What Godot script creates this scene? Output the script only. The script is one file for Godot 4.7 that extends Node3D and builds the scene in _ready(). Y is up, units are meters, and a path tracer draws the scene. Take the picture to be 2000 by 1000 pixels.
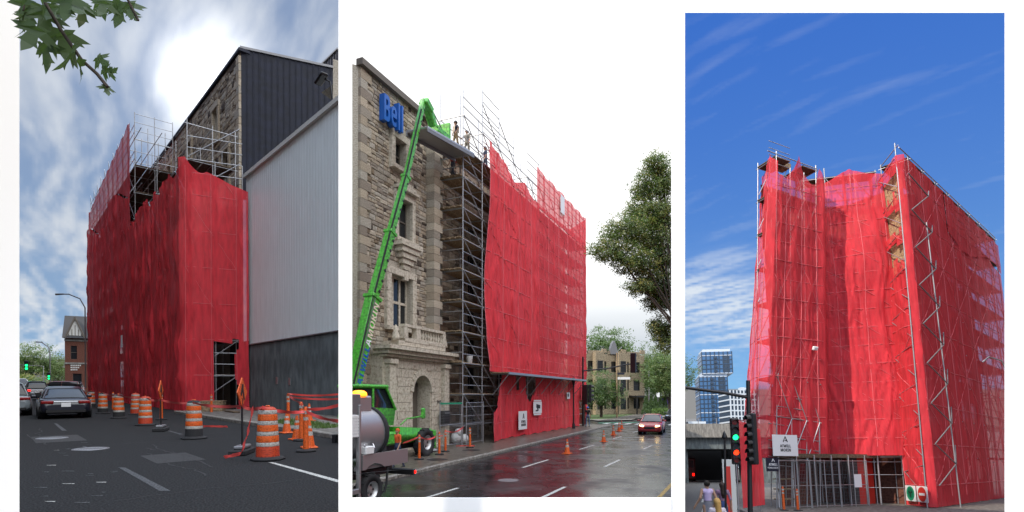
extends Node3D

var S := Transform3D()
var taken := {}
var M := {}
var tally := {}
var spill := {}
var rng := RandomNumberGenerator.new()
var cyl: ArrayMesh
var stones_unit := []
var cube: ArrayMesh


class Geo:
	var v := PackedVector3Array()
	var n := PackedVector3Array()
	var c := PackedColorArray()
	var t := PackedVector2Array()
	var idx := PackedInt32Array()
	var col := Color.WHITE

	func tri(a: Vector3, b: Vector3, d: Vector3) -> void:  # counter-clockwise seen from outside
		var m := (b - a).cross(d - a).normalized()
		var k := v.size()
		for p in [a, b, d]:
			v.append(p); n.append(m); c.append(col); t.append(Vector2(p.x, p.y))
		idx.append_array([k, k + 2, k + 1])

	func quad(a: Vector3, b: Vector3, d: Vector3, e: Vector3) -> void:
		var m := (d - a).cross(e - b).normalized()
		var k := v.size()
		v.append_array([a, b, d, e]); n.append_array([m, m, m, m]); c.append_array([col, col, col, col])
		t.append_array([Vector2(0, 1), Vector2(1, 1), Vector2(1, 0), Vector2(0, 0)])
		idx.append_array([k, k + 2, k + 1, k, k + 3, k + 2])

	func box(at: Vector3, size: Vector3, bevel := 0.0, turn := Basis()) -> void:
		var h := size / 2
		var b := minf(bevel, minf(h.x, minf(h.y, h.z)) * 0.9)
		for axis in 3:
			for side in [-1.0, 1.0]:
				var i := (axis + 1) % 3
				var j := (axis + 2) % 3
				var q := []
				for s in [[-1, -1], [1, -1], [1, 1], [-1, 1]]:
					var p := Vector3()
					p[axis] = side * h[axis]; p[i] = s[0] * (h[i] - b); p[j] = s[1] * (h[j] - b)
					q.append(at + turn * p)
				if side > 0: quad(q[0], q[1], q[2], q[3])
				else: quad(q[3], q[2], q[1], q[0])
		if b <= 0: return
		for axis in 3:
			var i := (axis + 1) % 3
			var j := (axis + 2) % 3
			for si in [-1.0, 1.0]:
				for sj in [-1.0, 1.0]:
					var q := []
					for e in [[-1, 0], [1, 0], [1, 1], [-1, 1]]:
						var p := Vector3()
						p[axis] = e[0] * (h[axis] - b)
						p[i] = si * (h[i] - (b if e[1] == 1 else 0.0)); p[j] = sj * (h[j] - (b if e[1] == 0 else 0.0))
						q.append(at + turn * p)
					if si * sj > 0: quad(q[0], q[1], q[2], q[3])
					else: quad(q[3], q[2], q[1], q[0])
		for s in [[-1, -1, -1], [1, -1, -1], [-1, 1, -1], [1, 1, -1], [-1, -1, 1], [1, -1, 1], [-1, 1, 1], [1, 1, 1]]:
			var q := []
			for axis in 3:
				var p := Vector3()
				for k in 3: p[k] = s[k] * (h[k] - (0.0 if k == axis else b))
				q.append(at + turn * p)
			if s[0] * s[1] * s[2] > 0: tri(q[0], q[1], q[2])
			else: tri(q[0], q[2], q[1])

	func rings(list: Array, closed_ends := true) -> void:  # each ring an Array of Vector3, counter-clockwise seen from the end they run to; smooth
		var m: int = list[0].size()
		var k := v.size()
		for r in list.size():
			for i in m:
				var along: Vector3 = list[mini(r + 1, list.size() - 1)][i] - list[maxi(r - 1, 0)][i]
				var round_: Vector3 = list[r][(i + 1) % m] - list[r][(i + m - 1) % m]
				v.append(list[r][i]); n.append(round_.cross(along).normalized()); c.append(col); t.append(Vector2(float(i) / m, float(r)))
		for r in list.size() - 1:
			for i in m:
				var a := k + r * m + i
				var b := k + r * m + (i + 1) % m
				idx.append_array([a, a + m, b, b, a + m, b + m])
		if closed_ends:
			for e in [0, list.size() - 1]:
				var mid := Vector3()
				for p in list[e]: mid += p / m
				for i in m:
					if e == 0: tri(mid, list[e][(i + 1) % m], list[e][i])
					else: tri(mid, list[e][i], list[e][(i + 1) % m])

	func tube(a: Vector3, b: Vector3, r: float, r2 := -1.0, sides := 8) -> void:
		var y := (b - a).normalized()
		var x := y.cross(Vector3.RIGHT if absf(y.x) < 0.8 else Vector3.UP).normalized()
		var z := x.cross(y)
		var list := [[], []]
		for i in sides:
			var w := TAU * i / sides
			var o := z * cos(w) + x * sin(w)
			list[0].append(a + o * r); list[1].append(b + o * (r if r2 < 0 else r2))
		rings(list)

	func hose(points: Array, r: float, sides := 6) -> void:
		var list := []
		var x := Vector3()
		for k in points.size():
			var y: Vector3 = (points[mini(k + 1, points.size() - 1)] - points[maxi(k - 1, 0)]).normalized()
			if k == 0: x = y.cross(Vector3.RIGHT if absf(y.x) < 0.8 else Vector3.UP).normalized()
			else: x = (x - y * x.dot(y)).normalized()
			var z := x.cross(y)
			var ring := []
			for i in sides:
				var w := TAU * i / sides
				ring.append(points[k] + (z * cos(w) + x * sin(w)) * r)
			list.append(ring)
		rings(list)

	func lathe(profile: Array, sides := 20, place := Transform3D()) -> void:  # [radius, height] upwards
		var list := []
		for p in profile:
			var ring := []
			for i in sides:
				var w := -TAU * i / sides
				ring.append(place * Vector3(cos(w) * p[0], p[1], sin(w) * p[0]))
			list.append(ring)
		rings(list)

	func prism(poly: PackedVector2Array, depth: float, place := Transform3D()) -> void:  # poly in x,y, counter-clockwise; extruded from z=-depth to z=0
		var ids := Geometry2D.triangulate_polygon(poly)
		var m := poly.size()
		for z in [0.0, -depth]:
			for k in range(0, ids.size(), 3):
				var a := poly[ids[k]]; var b := poly[ids[k + 1]]; var d := poly[ids[k + 2]]
				var flip := (b - a).cross(d - a) < 0
				if (z < 0) != flip:
					var s := b; b = d; d = s
				tri(place * Vector3(a.x, a.y, z), place * Vector3(b.x, b.y, z), place * Vector3(d.x, d.y, z))
		for i in m:
			var a := poly[i]; var b := poly[(i + 1) % m]
			quad(place * Vector3(a.x, a.y, -depth), place * Vector3(b.x, b.y, -depth), place * Vector3(b.x, b.y, 0), place * Vector3(a.x, a.y, 0))

	func grid(points: Array, skip := {}) -> void:  # rows of Vector3 (smooth sheet)
		var rows := points.size()
		var m: int = points[0].size()
		var k := v.size()
		for r in rows:
			for i in m:
				var du: Vector3 = points[r][mini(i + 1, m - 1)] - points[r][maxi(i - 1, 0)]
				var dv: Vector3 = points[mini(r + 1, rows - 1)][i] - points[maxi(r - 1, 0)][i]
				var nn := du.cross(dv)
				v.append(points[r][i]); n.append(nn.normalized() if nn.length() > 1e-9 else Vector3.UP); c.append(col); t.append(Vector2(i, r))
		for r in rows - 1:
			for i in m - 1:
				if skip.has(Vector2i(i, r)): continue
				var a := k + r * m + i
				idx.append_array([a, a + m, a + 1, a + 1, a + m, a + m + 1])

	func mesh() -> ArrayMesh:
		var arr := []
		arr.resize(Mesh.ARRAY_MAX)
		arr[Mesh.ARRAY_VERTEX] = v; arr[Mesh.ARRAY_NORMAL] = n; arr[Mesh.ARRAY_COLOR] = c; arr[Mesh.ARRAY_TEX_UV] = t; arr[Mesh.ARRAY_INDEX] = idx
		var m := ArrayMesh.new()
		m.add_surface_from_arrays(Mesh.PRIMITIVE_TRIANGLES, arr)
		return m


func numbered(called: String) -> String:
	var k: int = taken.get(called, 0)
	taken[called] = k + 1
	return called if k == 0 else "%s_%03d" % [called, k]


func tag(o: Node3D, label: String, category := "", group := "", kind := "") -> Node3D:
	o.set_meta("label", label)
	if category: o.set_meta("category", category)
	if group: o.set_meta("group", group)
	if kind: o.set_meta("kind", kind)
	return o


func thing(called: String, label: String, category: String, pos := Vector3.ZERO, yaw := 0.0, group := "") -> Node3D:
	var o := Node3D.new()
	o.name = numbered(called)
	add_child(o)
	o.transform = S * Transform3D(Basis(Vector3.UP, yaw), pos)
	return tag(o, label, category, group)


func face_yaw(p: Vector3, q: Vector3) -> float:
	return atan2(-(q.z - p.z), q.x - p.x)


func part(parent: Node, called: String, g, mat: Material, at := Transform3D(), label := "") -> MeshInstance3D:
	var o := MeshInstance3D.new()
	o.name = called
	o.mesh = g.mesh() if g is Geo else g
	o.material_override = mat
	o.transform = at
	parent.add_child(o, true)
	if label: o.set_meta("label", label)
	return o


func structure(called: String, g: Geo, mat: Material) -> MeshInstance3D:
	var o := part(self, numbered(called), g, mat, S)
	o.set_meta("kind", "structure")
	return o


func copy(o: Node3D, pos: Vector3, yaw: float, label: String, scale := 1.0) -> Node3D:
	var base: String = o.name
	if base.length() > 4 and base[-4] == "_" and base.right(3).is_valid_int(): base = base.left(-4)
	var r: Node3D = o.duplicate()
	r.name = numbered(base)
	add_child(r)
	r.transform = S * Transform3D(Basis(Vector3.UP, yaw).scaled(Vector3.ONE * scale), pos)
	r.set_meta("label", label)
	return r


func pole(parent: Node3D, called: String, a: Vector3, b: Vector3, r: float, mat: Material) -> void:
	# one tube as a part of its own; past 290 of a name they join into one part
	var key := [parent, called]
	var k: int = tally.get(key, 0)
	tally[key] = k + 1
	if k >= 290:
		if not spill.has(key): spill[key] = [Geo.new(), mat]
		spill[key][0].tube(a, b, r, r, 6)
		return
	var y := b - a
	var x := y.cross(Vector3.RIGHT if absf(y.normalized().x) < 0.8 else Vector3.UP).normalized()
	part(parent, called, cyl, mat, Transform3D(Basis(x * r, y, x.cross(y).normalized() * r), a))


func slab(parent: Node3D, called: String, at: Vector3, size: Vector3, mat: Material) -> void:
	var key := [parent, called]
	var k: int = tally.get(key, 0)
	tally[key] = k + 1
	if k >= 290:
		if not spill.has(key): spill[key] = [Geo.new(), mat]
		spill[key][0].box(at, size)
		return
	part(parent, called, cube, mat, Transform3D(Basis.from_scale(size), at))


func flush() -> void:
	for key in spill:
		var o := part(key[0], key[1] + "s_beyond", spill[key][0], spill[key][1])
		o.set_meta("kind", "stuff")
	spill.clear()


func lin(r: float, g: float, b: float, a := 1.0) -> Color:
	var k := Color(r, g, b).linear_to_srgb()
	return Color(k.r, k.g, k.b, a)


func mat(called: String, color: Color, rough := 0.8, metal := 0.0) -> StandardMaterial3D:
	var m := StandardMaterial3D.new()
	m.resource_name = called
	m.albedo_color = color
	m.roughness = rough
	m.metallic = metal
	M[called] = m
	return m


func noise_tex(freq: float, stops: Array, size := 512, seed_ := 1, octaves := 5, kind := FastNoiseLite.TYPE_SIMPLEX_SMOOTH) -> NoiseTexture2D:
	var f := FastNoiseLite.new()
	f.noise_type = kind
	f.seed = seed_; f.frequency = freq; f.fractal_octaves = octaves; f.fractal_gain = 0.6
	var t := NoiseTexture2D.new()
	t.width = size; t.height = size; t.seamless = true; t.noise = f; t.generate_mipmaps = false
	if stops:
		var ramp := Gradient.new()
		var at := PackedFloat32Array(); var cs := PackedColorArray()
		for s in stops:
			at.append(s[0]); cs.append(s[1])
		ramp.offsets = at; ramp.colors = cs
		t.color_ramp = ramp
	return t


func grain(m: StandardMaterial3D, per_metre: float, tex: Texture2D, bump: Texture2D = null, depth := 0.3, world := true) -> StandardMaterial3D:
	m.albedo_texture = tex
	m.uv1_triplanar = true
	m.uv1_world_triplanar = world
	m.uv1_scale = Vector3.ONE * per_metre
	if bump:
		m.heightmap_enabled = true
		m.heightmap_texture = bump
		m.heightmap_scale = depth
	return m


func grey(a: float, b: float) -> Array:
	return [[0.25, Color(a, a, a)], [0.75, Color(b, b, b)]]


func materials() -> void:
	var speck := noise_tex(0.09, grey(0.62, 1.0), 512, 3, 4)
	var patch := noise_tex(0.012, grey(0.7, 1.0), 512, 5, 5)
	var bump := noise_tex(0.08, [], 512, 8, 4)
	var worn := noise_tex(0.02, [[0.2, Color(0.55, 0.52, 0.5)], [0.5, Color(0.85, 0.84, 0.82)], [0.8, Color(1, 1, 1)]], 512, 9, 6)
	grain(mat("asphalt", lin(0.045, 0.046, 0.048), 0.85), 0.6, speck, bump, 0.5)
	grain(mat("asphalt_patch", lin(0.050, 0.051, 0.053), 0.9), 0.7, speck, bump, 0.5)
	M.asphalt.metallic_specular = 0.2; M.asphalt.roughness = 0.95
	var wet := noise_tex(0.011, [[0.3, Color(0.20, 0.20, 0.20)], [0.55, Color(0.30, 0.30, 0.30)], [0.8, Color(0.46, 0.46, 0.46)]], 512, 21, 5)
	grain(mat("wet_asphalt", lin(0.035, 0.034, 0.035), 1.0), 0.06, noise_tex(0.02, grey(0.6, 1.0), 512, 13, 6), noise_tex(0.2, [], 512, 14, 3), 0.25)
	M.wet_asphalt.roughness_texture = wet
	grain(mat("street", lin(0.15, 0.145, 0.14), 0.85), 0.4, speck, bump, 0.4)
	grain(mat("pavement", lin(0.19, 0.18, 0.165), 0.8), 0.35, worn, bump, 0.3)
	grain(mat("wet_pavement", lin(0.16, 0.14, 0.12), 0.38), 0.3, worn, bump, 0.2)
	grain(mat("kerb", lin(0.30, 0.29, 0.27), 0.8), 0.5, worn, bump, 0.3)
	grain(mat("dirt", lin(0.12, 0.105, 0.085), 0.95), 0.5, worn, bump, 1.0)
	grain(mat("paint", lin(0.55, 0.55, 0.52), 0.7), 1.2, noise_tex(0.05, [[0.28, Color(0.35, 0.35, 0.35)], [0.45, Color(1, 1, 1)]], 512, 31, 5))
	grain(mat("faded_paint", lin(0.12, 0.125, 0.13), 0.8), 1.4, noise_tex(0.04, [[0.4, Color(0.4, 0.42, 0.45)], [0.62, Color(1, 1, 1)]], 512, 33, 5))
	grain(mat("yellow_paint", lin(0.42, 0.30, 0.10), 0.7), 1.2, worn)
	mat("margin_white", lin(0.93, 0.93, 0.93), 0.9)  # for the added margin strips only
	grain(mat("grass", lin(0.06, 0.11, 0.025), 0.95), 0.8, worn, bump, 3.0)
	# cloth
	for k in [["net", 0.90], ["net_thin", 0.76], ["net_open", 0.74], ["net_mid", 0.82], ["net_sheer", 0.68]]:
		var m := mat(k[0], lin(0.82, 0.042, 0.062, k[1]), 0.85)
		m.transparency = BaseMaterial3D.TRANSPARENCY_ALPHA
		m.cull_mode = BaseMaterial3D.CULL_DISABLED
		m.backlight_enabled = true
		m.backlight = Color(0.24, 0.14, 0.14)
		m.albedo_texture = noise_tex(0.02, [[0.2, Color(0.84, 0.83, 0.83)], [0.55, Color(0.95, 0.94, 0.94)], [0.8, Color(1, 1, 1)]], 512, 44, 6)
		m.uv1_triplanar = true; m.uv1_world_triplanar = true; m.uv1_scale = Vector3(0.5, 0.07, 0.5)
	mat("net_on_steel", lin(0.66, 0.12, 0.14), 0.6)
	mat("tape", lin(0.65, 0.07, 0.06), 0.45)
	# metals
	mat("galvanised", lin(0.42, 0.43, 0.45), 0.42, 0.75)
	mat("dull_steel", lin(0.22, 0.22, 0.23), 0.5, 0.6)
	grain(mat("plank", lin(0.17, 0.12, 0.08), 0.9), 0.8, worn)
	grain(mat("plank_pale", lin(0.40, 0.30, 0.19), 0.9), 0.8, worn)
	grain(mat("plywood", lin(0.62, 0.47, 0.27), 0.8), 0.8, worn)
	mat("steel", lin(0.42, 0.42, 0.43), 0.42, 0.75)
	mat("black_metal", lin(0.012, 0.012, 0.014), 0.45)
	mat("black_rubber", lin(0.018, 0.018, 0.02), 0.85)
	mat("chrome", lin(0.7, 0.7, 0.72), 0.12, 1.0)
	mat("aluminium", lin(0.46, 0.47, 0.48), 0.4, 0.8)
	# stone
	var st := noise_tex(0.035, [[0.2, Color(0.66, 0.64, 0.62)], [0.5, Color(0.9, 0.89, 0.88)], [0.8, Color(1, 1, 1)]], 512, 51, 6)
	var stb := noise_tex(0.03, [], 512, 52, 6)
	var tones := [[0.40, 0.345, 0.27], [0.34, 0.29, 0.225], [0.28, 0.25, 0.21], [0.46, 0.41, 0.335], [0.235, 0.20, 0.165], [0.19, 0.145, 0.10], [0.36, 0.335, 0.29], [0.07, 0.052, 0.042]]
	for k in tones.size():
		grain(mat("stone_%d" % k, lin(tones[k][0] * 1.40, tones[k][1] * 1.38, tones[k][2] * 1.36), 0.92), 0.9, st, stb, 2.0)
	var mixed := grain(mat("stone_mixed", Color.WHITE, 0.92), 0.9, st, stb, 2.0)
	mixed.vertex_color_use_as_albedo = true
	grain(mat("mortar", lin(0.56, 0.52, 0.44), 0.95), 0.8, st)
	grain(mat("limestone", lin(0.60, 0.55, 0.46), 0.85), 0.5, noise_tex(0.02, [[0.15, Color(0.6, 0.57, 0.54)], [0.4, Color(0.9, 0.88, 0.86)], [0.75, Color(1, 1, 1)]], 512, 57, 6), stb, 0.8)
	mat("glass", lin(0.015, 0.018, 0.022), 0.06)
	mat("timber_frame", lin(0.13, 0.11, 0.09), 0.7)
	# claddings
	grain(mat("navy_metal", lin(0.010, 0.014, 0.036), 0.7), 0.3, patch)
	grain(mat("white_metal", lin(0.84, 0.92, 0.93), 0.4), 1.0, noise_tex(0.02, grey(0.95, 1.0), 512, 61, 5))
	M.white_metal.uv1_scale = Vector3(0.4, 0.04, 0.4)
	grain(mat("concrete", lin(0.16, 0.19, 0.20), 0.9), 0.12, noise_tex(0.014, grey(0.72, 1.0), 512, 71, 6), bump, 0.3)
	M.concrete.uv1_scale = Vector3(0.3, 0.08, 0.3)
	grain(mat("concrete_pale", lin(0.28, 0.27, 0.25), 0.9), 0.2, noise_tex(0.02, grey(0.75, 1.0), 512, 73, 6), bump, 0.5)
	M.concrete_pale.uv1_scale = Vector3(0.3, 0.1, 0.3)
	grain(mat("brick_red", lin(0.20, 0.075, 0.05), 0.9), 0.8, worn)
	grain(mat("brick_yellow", lin(0.42, 0.345, 0.235), 0.9), 0.5, worn)
	mat("slate", lin(0.03, 0.03, 0.034), 0.7)
	mat("plaster_white", lin(0.6, 0.6, 0.57), 0.85)
	# signal colours
	mat("orange", lin(0.80, 0.13, 0.015), 0.55)
	mat("orange_red", lin(0.55, 0.055, 0.015), 0.6)
	mat("reflective", lin(0.48, 0.47, 0.44), 0.5)
	var scuff := noise_tex(0.03, [[0.2, Color(0.5, 0.45, 0.42)], [0.36, Color(0.88, 0.86, 0.84)], [0.6, Color(1, 1, 1)]], 512, 88, 6)
	for k in ["orange", "orange_red", "reflective"]: grain(M[k], 1.6, scuff, null, 0.0, false)
	mat("green_machine", lin(0.10, 0.56, 0.05), 0.35)
	M.green_machine.clearcoat_enabled = true; M.green_machine.clearcoat = 0.4
	M.green_machine.albedo_texture = worn; M.green_machine.uv1_triplanar = true; M.green_machine.uv1_scale = Vector3.ONE * 0.7
	mat("green_dark", lin(0.03, 0.13, 0.02), 0.5)
	mat("sign_blue", lin(0.01, 0.10, 0.42), 0.35)
	mat("sign_white", lin(0.75, 0.76, 0.78), 0.5)
	mat("sign_navy", lin(0.012, 0.016, 0.035), 0.5)
	mat("sign_black", lin(0.012, 0.012, 0.012), 0.6)
	mat("sign_red", lin(0.55, 0.03, 0.02), 0.5)
	mat("sign_green", lin(0.01, 0.25, 0.13), 0.5)
	mat("white_paint", lin(0.72, 0.72, 0.72), 0.4)
	mat("letter_cream", lin(0.75, 0.62, 0.5), 0.5)
	for k in [["car_black", [0.012, 0.013, 0.025]], ["car_grey", [0.20, 0.23, 0.25]], ["car_red", [0.42, 0.03, 0.035]], ["car_dark_red", [0.16, 0.015, 0.015]], ["car_charcoal", [0.03, 0.033, 0.035]], ["car_white", [0.6, 0.6, 0.6]]]:
		var m := mat(k[0], lin(k[1][0], k[1][1], k[1][2]), 0.35)
		m.clearcoat_enabled = true; m.clearcoat = 0.6; m.clearcoat_roughness = 0.05
	for k in [["lamp_red", Color(1, 0.08, 0.04), 2.5], ["lamp_green", Color(0.1, 1.0, 0.55), 2.2], ["lamp_amber", Color(1, 0.55, 0.12), 3.5], ["lamp_white", Color(1.0, 0.85, 0.55), 9.0], ["lamp_hand", Color(1, 0.22, 0.06), 2.0]]:
		var m := mat(k[0], k[1], 0.4)
		m.emission_enabled = true; m.emission = k[1]; m.emission_energy_multiplier = k[2]
	mat("lens_red", lin(0.22, 0.008, 0.008), 0.2)
	# foliage
	for k in [["leaf_maple", [0.035, 0.065, 0.022]], ["leaf_green", [0.055, 0.10, 0.022]], ["leaf_olive", [0.085, 0.11, 0.028]], ["leaf_yellow", [0.16, 0.15, 0.03]], ["leaf_dark", [0.03, 0.06, 0.02]]]:
		var m := mat(k[0], lin(k[1][0], k[1][1], k[1][2]), 0.6)
		m.backlight_enabled = true; m.backlight = Color(0.35, 0.45, 0.2); m.cull_mode = BaseMaterial3D.CULL_DISABLED
	grain(mat("bark", lin(0.07, 0.055, 0.042), 0.95), 1.5, worn)
	var person := mat("clothes", Color.WHITE, 0.8)
	person.vertex_color_use_as_albedo = true
	mat("tower_glass", lin(0.05, 0.13, 0.27), 0.12)
	mat("tower_glass_dark", lin(0.03, 0.05, 0.08), 0.12)
	mat("tower_white", lin(0.5, 0.55, 0.6), 0.5)


func fnoise(seed_: int, freq := 1.0, octaves := 3) -> FastNoiseLite:
	var f := FastNoiseLite.new()
	f.seed = seed_; f.frequency = freq; f.fractal_octaves = octaves
	f.noise_type = FastNoiseLite.TYPE_SIMPLEX_SMOOTH
	return f


func cloth(parent: Node3D, called: String, path: Array, bottom: Callable, top: Callable, m: Material, o := {}) -> MeshInstance3D:
	var cu: float = o.get("cu", 0.16)
	var cv: float = o.get("cv", 0.3)
	var fold: float = o.get("fold", 0.12)
	var seed_: int = o.get("seed", 1)
	var fade: float = o.get("fade", 1e9)
	var bay: float = o.get("bay", 2.44)
	var lean: Callable = o.get("lean", func(_u): return Vector3.ZERO)
	var pull: Callable = o.get("pull", func(_u, _y): return 0.0)
	var hole: Callable = o.get("hole", func(_u, _y): return false)
	var a := fnoise(seed_, 1.0, 2)
	var b := fnoise(seed_ + 7, 1.0, 2)
	var length := 0.0
	var marks := [0.0]
	for k in path.size() - 1:
		length += path[k].distance_to(path[k + 1])
		marks.append(length)
	var cols := int(length / cu) + 1
	var high := 0.0
	for i in 20: high = maxf(high, top.call(length * i / 19.0) - bottom.call(length * i / 19.0))
	var rows := int(high / cv) + 2
	var pts := []
	for r in rows: pts.append([])
	var skip := {}
	for i in cols:
		var u := length * i / (cols - 1)
		var k := 0
		while k < path.size() - 2 and u > marks[k + 1]: k += 1
		var w: float = (u - marks[k]) / (marks[k + 1] - marks[k])
		var p: Vector3 = path[k].lerp(path[k + 1], w)
		var dir: Vector3 = (path[k + 1] - path[k]).normalized()
		var out := dir.cross(Vector3.UP)
		var y0: float = bottom.call(u)
		var y1: float = top.call(u)
		for r in rows:
			var f := float(r) / (rows - 1)
			var y := lerpf(y0, y1, f)
			var warp := b.get_noise_2d(u * 0.30, y * 0.16)
			# bulges between the ties on standards and lifts, fine pleats, a few long drags
			var tie := pow(sin(PI * u / bay), 2) * (0.45 + 0.55 * pow(sin(PI * (y - 0.6) / 1.9), 2))
			var d := a.get_noise_2d(u * 2.3 + warp * 1.6, y * 0.035) * 0.30
			d += a.get_noise_2d(u * 0.8 + warp * 1.2, y * 0.03 + 60.0) * 0.45 * (0.3 + 0.7 * tie)
			var drag := fmod(absf(u * 1.1 + y * (0.5 if warp > 0.0 else -0.45) + 7.0 * warp), 1.0)
			d += maxf(0.0, 1.0 - absf(drag - 0.5) * 7.0) * clampf(b.get_noise_2d(u * 0.25, y * 0.2 + 33.0) * 2.2, 0, 1) * 0.22
			var calm := 0.25 if u > fade else 1.0
			var q: Vector3 = p + out * (0.06 + maxf(fold * calm * (d + 0.35), -0.01) + 0.07 * tie + pull.call(u, y)) + dir * b.get_noise_2d(u * 1.1, y * 0.4) * 0.03 + lean.call(u) * (y - 10.0)
			pts[r].append(Vector3(q.x, y, q.z))
			if r < rows - 1 and i < cols - 1 and hole.call(u + cu / 2, y + (y1 - y0) / rows / 2): skip[Vector2i(i, r)] = true
	var g := Geo.new()
	g.grid(pts, skip)
	var sheet_ := part(parent, called, g, m)
	# overlapping selvedges where two lengths of net are laced together
	var every := int(round(bay / cu))
	var i0 := every / 2
	while i0 + 2 < cols:
		var strip := []
		var miss := {}
		for r in rows:
			var row := []
			for k in 3:
				var at: Vector3 = pts[r][i0 + k]
				row.append(at + (pts[r][i0 + 2] - pts[r][i0]).cross(Vector3.UP).normalized() * 0.012)
				if k < 2 and skip.has(Vector2i(i0 + k, r)): miss[Vector2i(k, r)] = true
			strip.append(row)
		var lap := Geo.new()
		lap.grid(strip, miss)
		part(sheet_, "selvedge", lap, m)
		i0 += every
	# the tubes that the net is stretched over, wrapped in it
	var lift: float = o.get("lift", 0.0)
	if lift > 0:
		var wrapped := Geo.new()
		var rise: float = o.get("rise", lift)
		var spot := func(u: float, y: float):
			var i := clampi(int(round(u / length * (cols - 1))), 0, cols - 1)
			var y0: float = pts[0][i].y; var y1: float = pts[rows - 1][i].y
			var r := (y - y0) / maxf(y1 - y0, 0.01) * (rows - 1)
			if r < 0 or r > rows - 1 or skip.has(Vector2i(i, int(r))): return null
			var k := mini(int(r), rows - 2)
			return pts[k][i].lerp(pts[k + 1][i], r - k)
		var trace := func(u0: float, h0: float, u1: float, h1: float, thick: float):
			var n := maxi(3, int(Vector2(u1 - u0, h1 - h0).length() / 0.45))
			var run := []
			for q in n + 1:
				var at = spot.call(lerpf(u0, u1, q / float(n)), lerpf(h0, h1, q / float(n)))
				if at == null:
					if run.size() > 1: wrapped.hose(run, thick, 4)
					run = []
				else: run.append(at)
			if run.size() > 1: wrapped.hose(run, thick, 4)
		var thick: float = o.get("tube", 0.028)
		var u: float = o.get("wrap_from", 0.0)
		var n := 0
		while u <= length + 0.01:
			trace.call(u, bottom.call(minf(u, length)), u, top.call(minf(u, length)) - 0.05, thick)
			var y := rise
			var q := 0
			while y < top.call(minf(u, length)):
				if u + bay <= length + 0.1:
					trace.call(u, y, minf(u + bay, length), y, thick * 0.8)
					if o.get("guard", false): trace.call(u, y + lift * 0.5, minf(u + bay, length), y + lift * 0.5, thick * 0.55)
					if (n + q) % 2 == 0: trace.call(u, y + lift, u + bay, y, thick * 0.7)
					elif o.get("cross", false): trace.call(u, y, u + bay, y + lift, thick * 0.7)
				y += lift
				q += 1
			u += bay
			n += 1
		part(sheet_, "wrapped_tubes", wrapped, M.net_on_steel).set_meta("kind", "stuff")
	return sheet_


func scaffold(o: Node3D, xs: Array, zs: Array, levels: Array, top: Callable, opt := {}) -> void:
	var r: float = opt.get("r", 0.026)
	var m: Material = M.galvanised
	var decks: Callable = opt.get("deck", func(_x, _y): return true)
	var from: Callable = opt.get("from", func(_x): return 0.0)
	for x in xs:
		for z in zs:
			pole(o, "standard", Vector3(x, from.call(x), z), Vector3(x, top.call(x), z), r, m)
	for y in levels:
		for i in xs.size() - 1:
			var x0: float = xs[i]; var x1: float = xs[i + 1]; var mid := (x0 + x1) / 2
			if y > maxf(top.call(x0), top.call(x1)) + 0.01 or y < from.call(mid): continue
			for z in zs: pole(o, "ledger", Vector3(x0, y, z), Vector3(x1, y, z), r * 0.9, m)
			for e in [0.52, 1.04]:
				if y + e < minf(top.call(x0), top.call(x1)): pole(o, "guard_rail", Vector3(x0, y + e, zs[0]), Vector3(x1, y + e, zs[0]), r * 0.8, m)
			var up: float = opt.get("lift", 1.76)
			if y + up <= minf(top.call(x0), top.call(x1)) + 0.1 and i % int(opt.get("brace_every", 1)) == 0:
				var flip: bool = opt.get("zigzag", false) and int(round(y / up)) % 2 == 1
				pole(o, "brace", Vector3(x1 if flip else x0, y + up, zs[0] + 0.03), Vector3(x0 if flip else x1, y, zs[0] + 0.03), r * 0.85, m)
			if decks.call(mid, y) and zs.size() > 1:
				var n := int(opt.get("planks", 3))
				var wide: float = (zs[0] - zs[-1]) / n
				for k in n:
					slab(o, "plank", Vector3(mid, y + 0.04 + 0.006 * ((i + k) % 2), zs[-1] + wide * (k + 0.5)), Vector3(x1 - x0 + 0.12, 0.05, wide * 0.94), opt.get("wood", M.plank))
		for x in xs:
			if zs.size() < 2 or y > top.call(x) + 0.01 or y < from.call(x): continue
			pole(o, "transom", Vector3(x, y - 0.04, zs[0] + 0.12), Vector3(x, y - 0.04, zs[-1] - 0.12), r * 0.9, m)


func make_stones() -> void:
	rng.seed = 77
	for k in 5:
		var g := Geo.new()
		var a := []; var b := []
		for s in [[-1, -1], [1, -1], [1, 1], [-1, 1]]:
			a.append(Vector3(s[0] * 0.5, s[1] * 0.5, 0))
			b.append(Vector3(s[0] * (0.5 - rng.randf_range(0.03, 0.09)), s[1] * (0.5 - rng.randf_range(0.04, 0.13)), rng.randf_range(0.6, 0.85)))
		var mid := Vector3(rng.randf_range(-0.15, 0.15), rng.randf_range(-0.15, 0.15), 1.0)
		for i in 4:
			g.quad(a[i], a[(i + 1) % 4], b[(i + 1) % 4], b[i])
			g.tri(b[i], b[(i + 1) % 4], mid)
		stones_unit.append(g.mesh())
	cyl = ArrayMesh.new()
	var c := Geo.new()
	c.tube(Vector3.ZERO, Vector3.UP, 1.0, 1.0, 7)
	cyl = c.mesh()
	var q := Geo.new()
	q.box(Vector3.ZERO, Vector3.ONE)
	cube = q.mesh()


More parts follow.
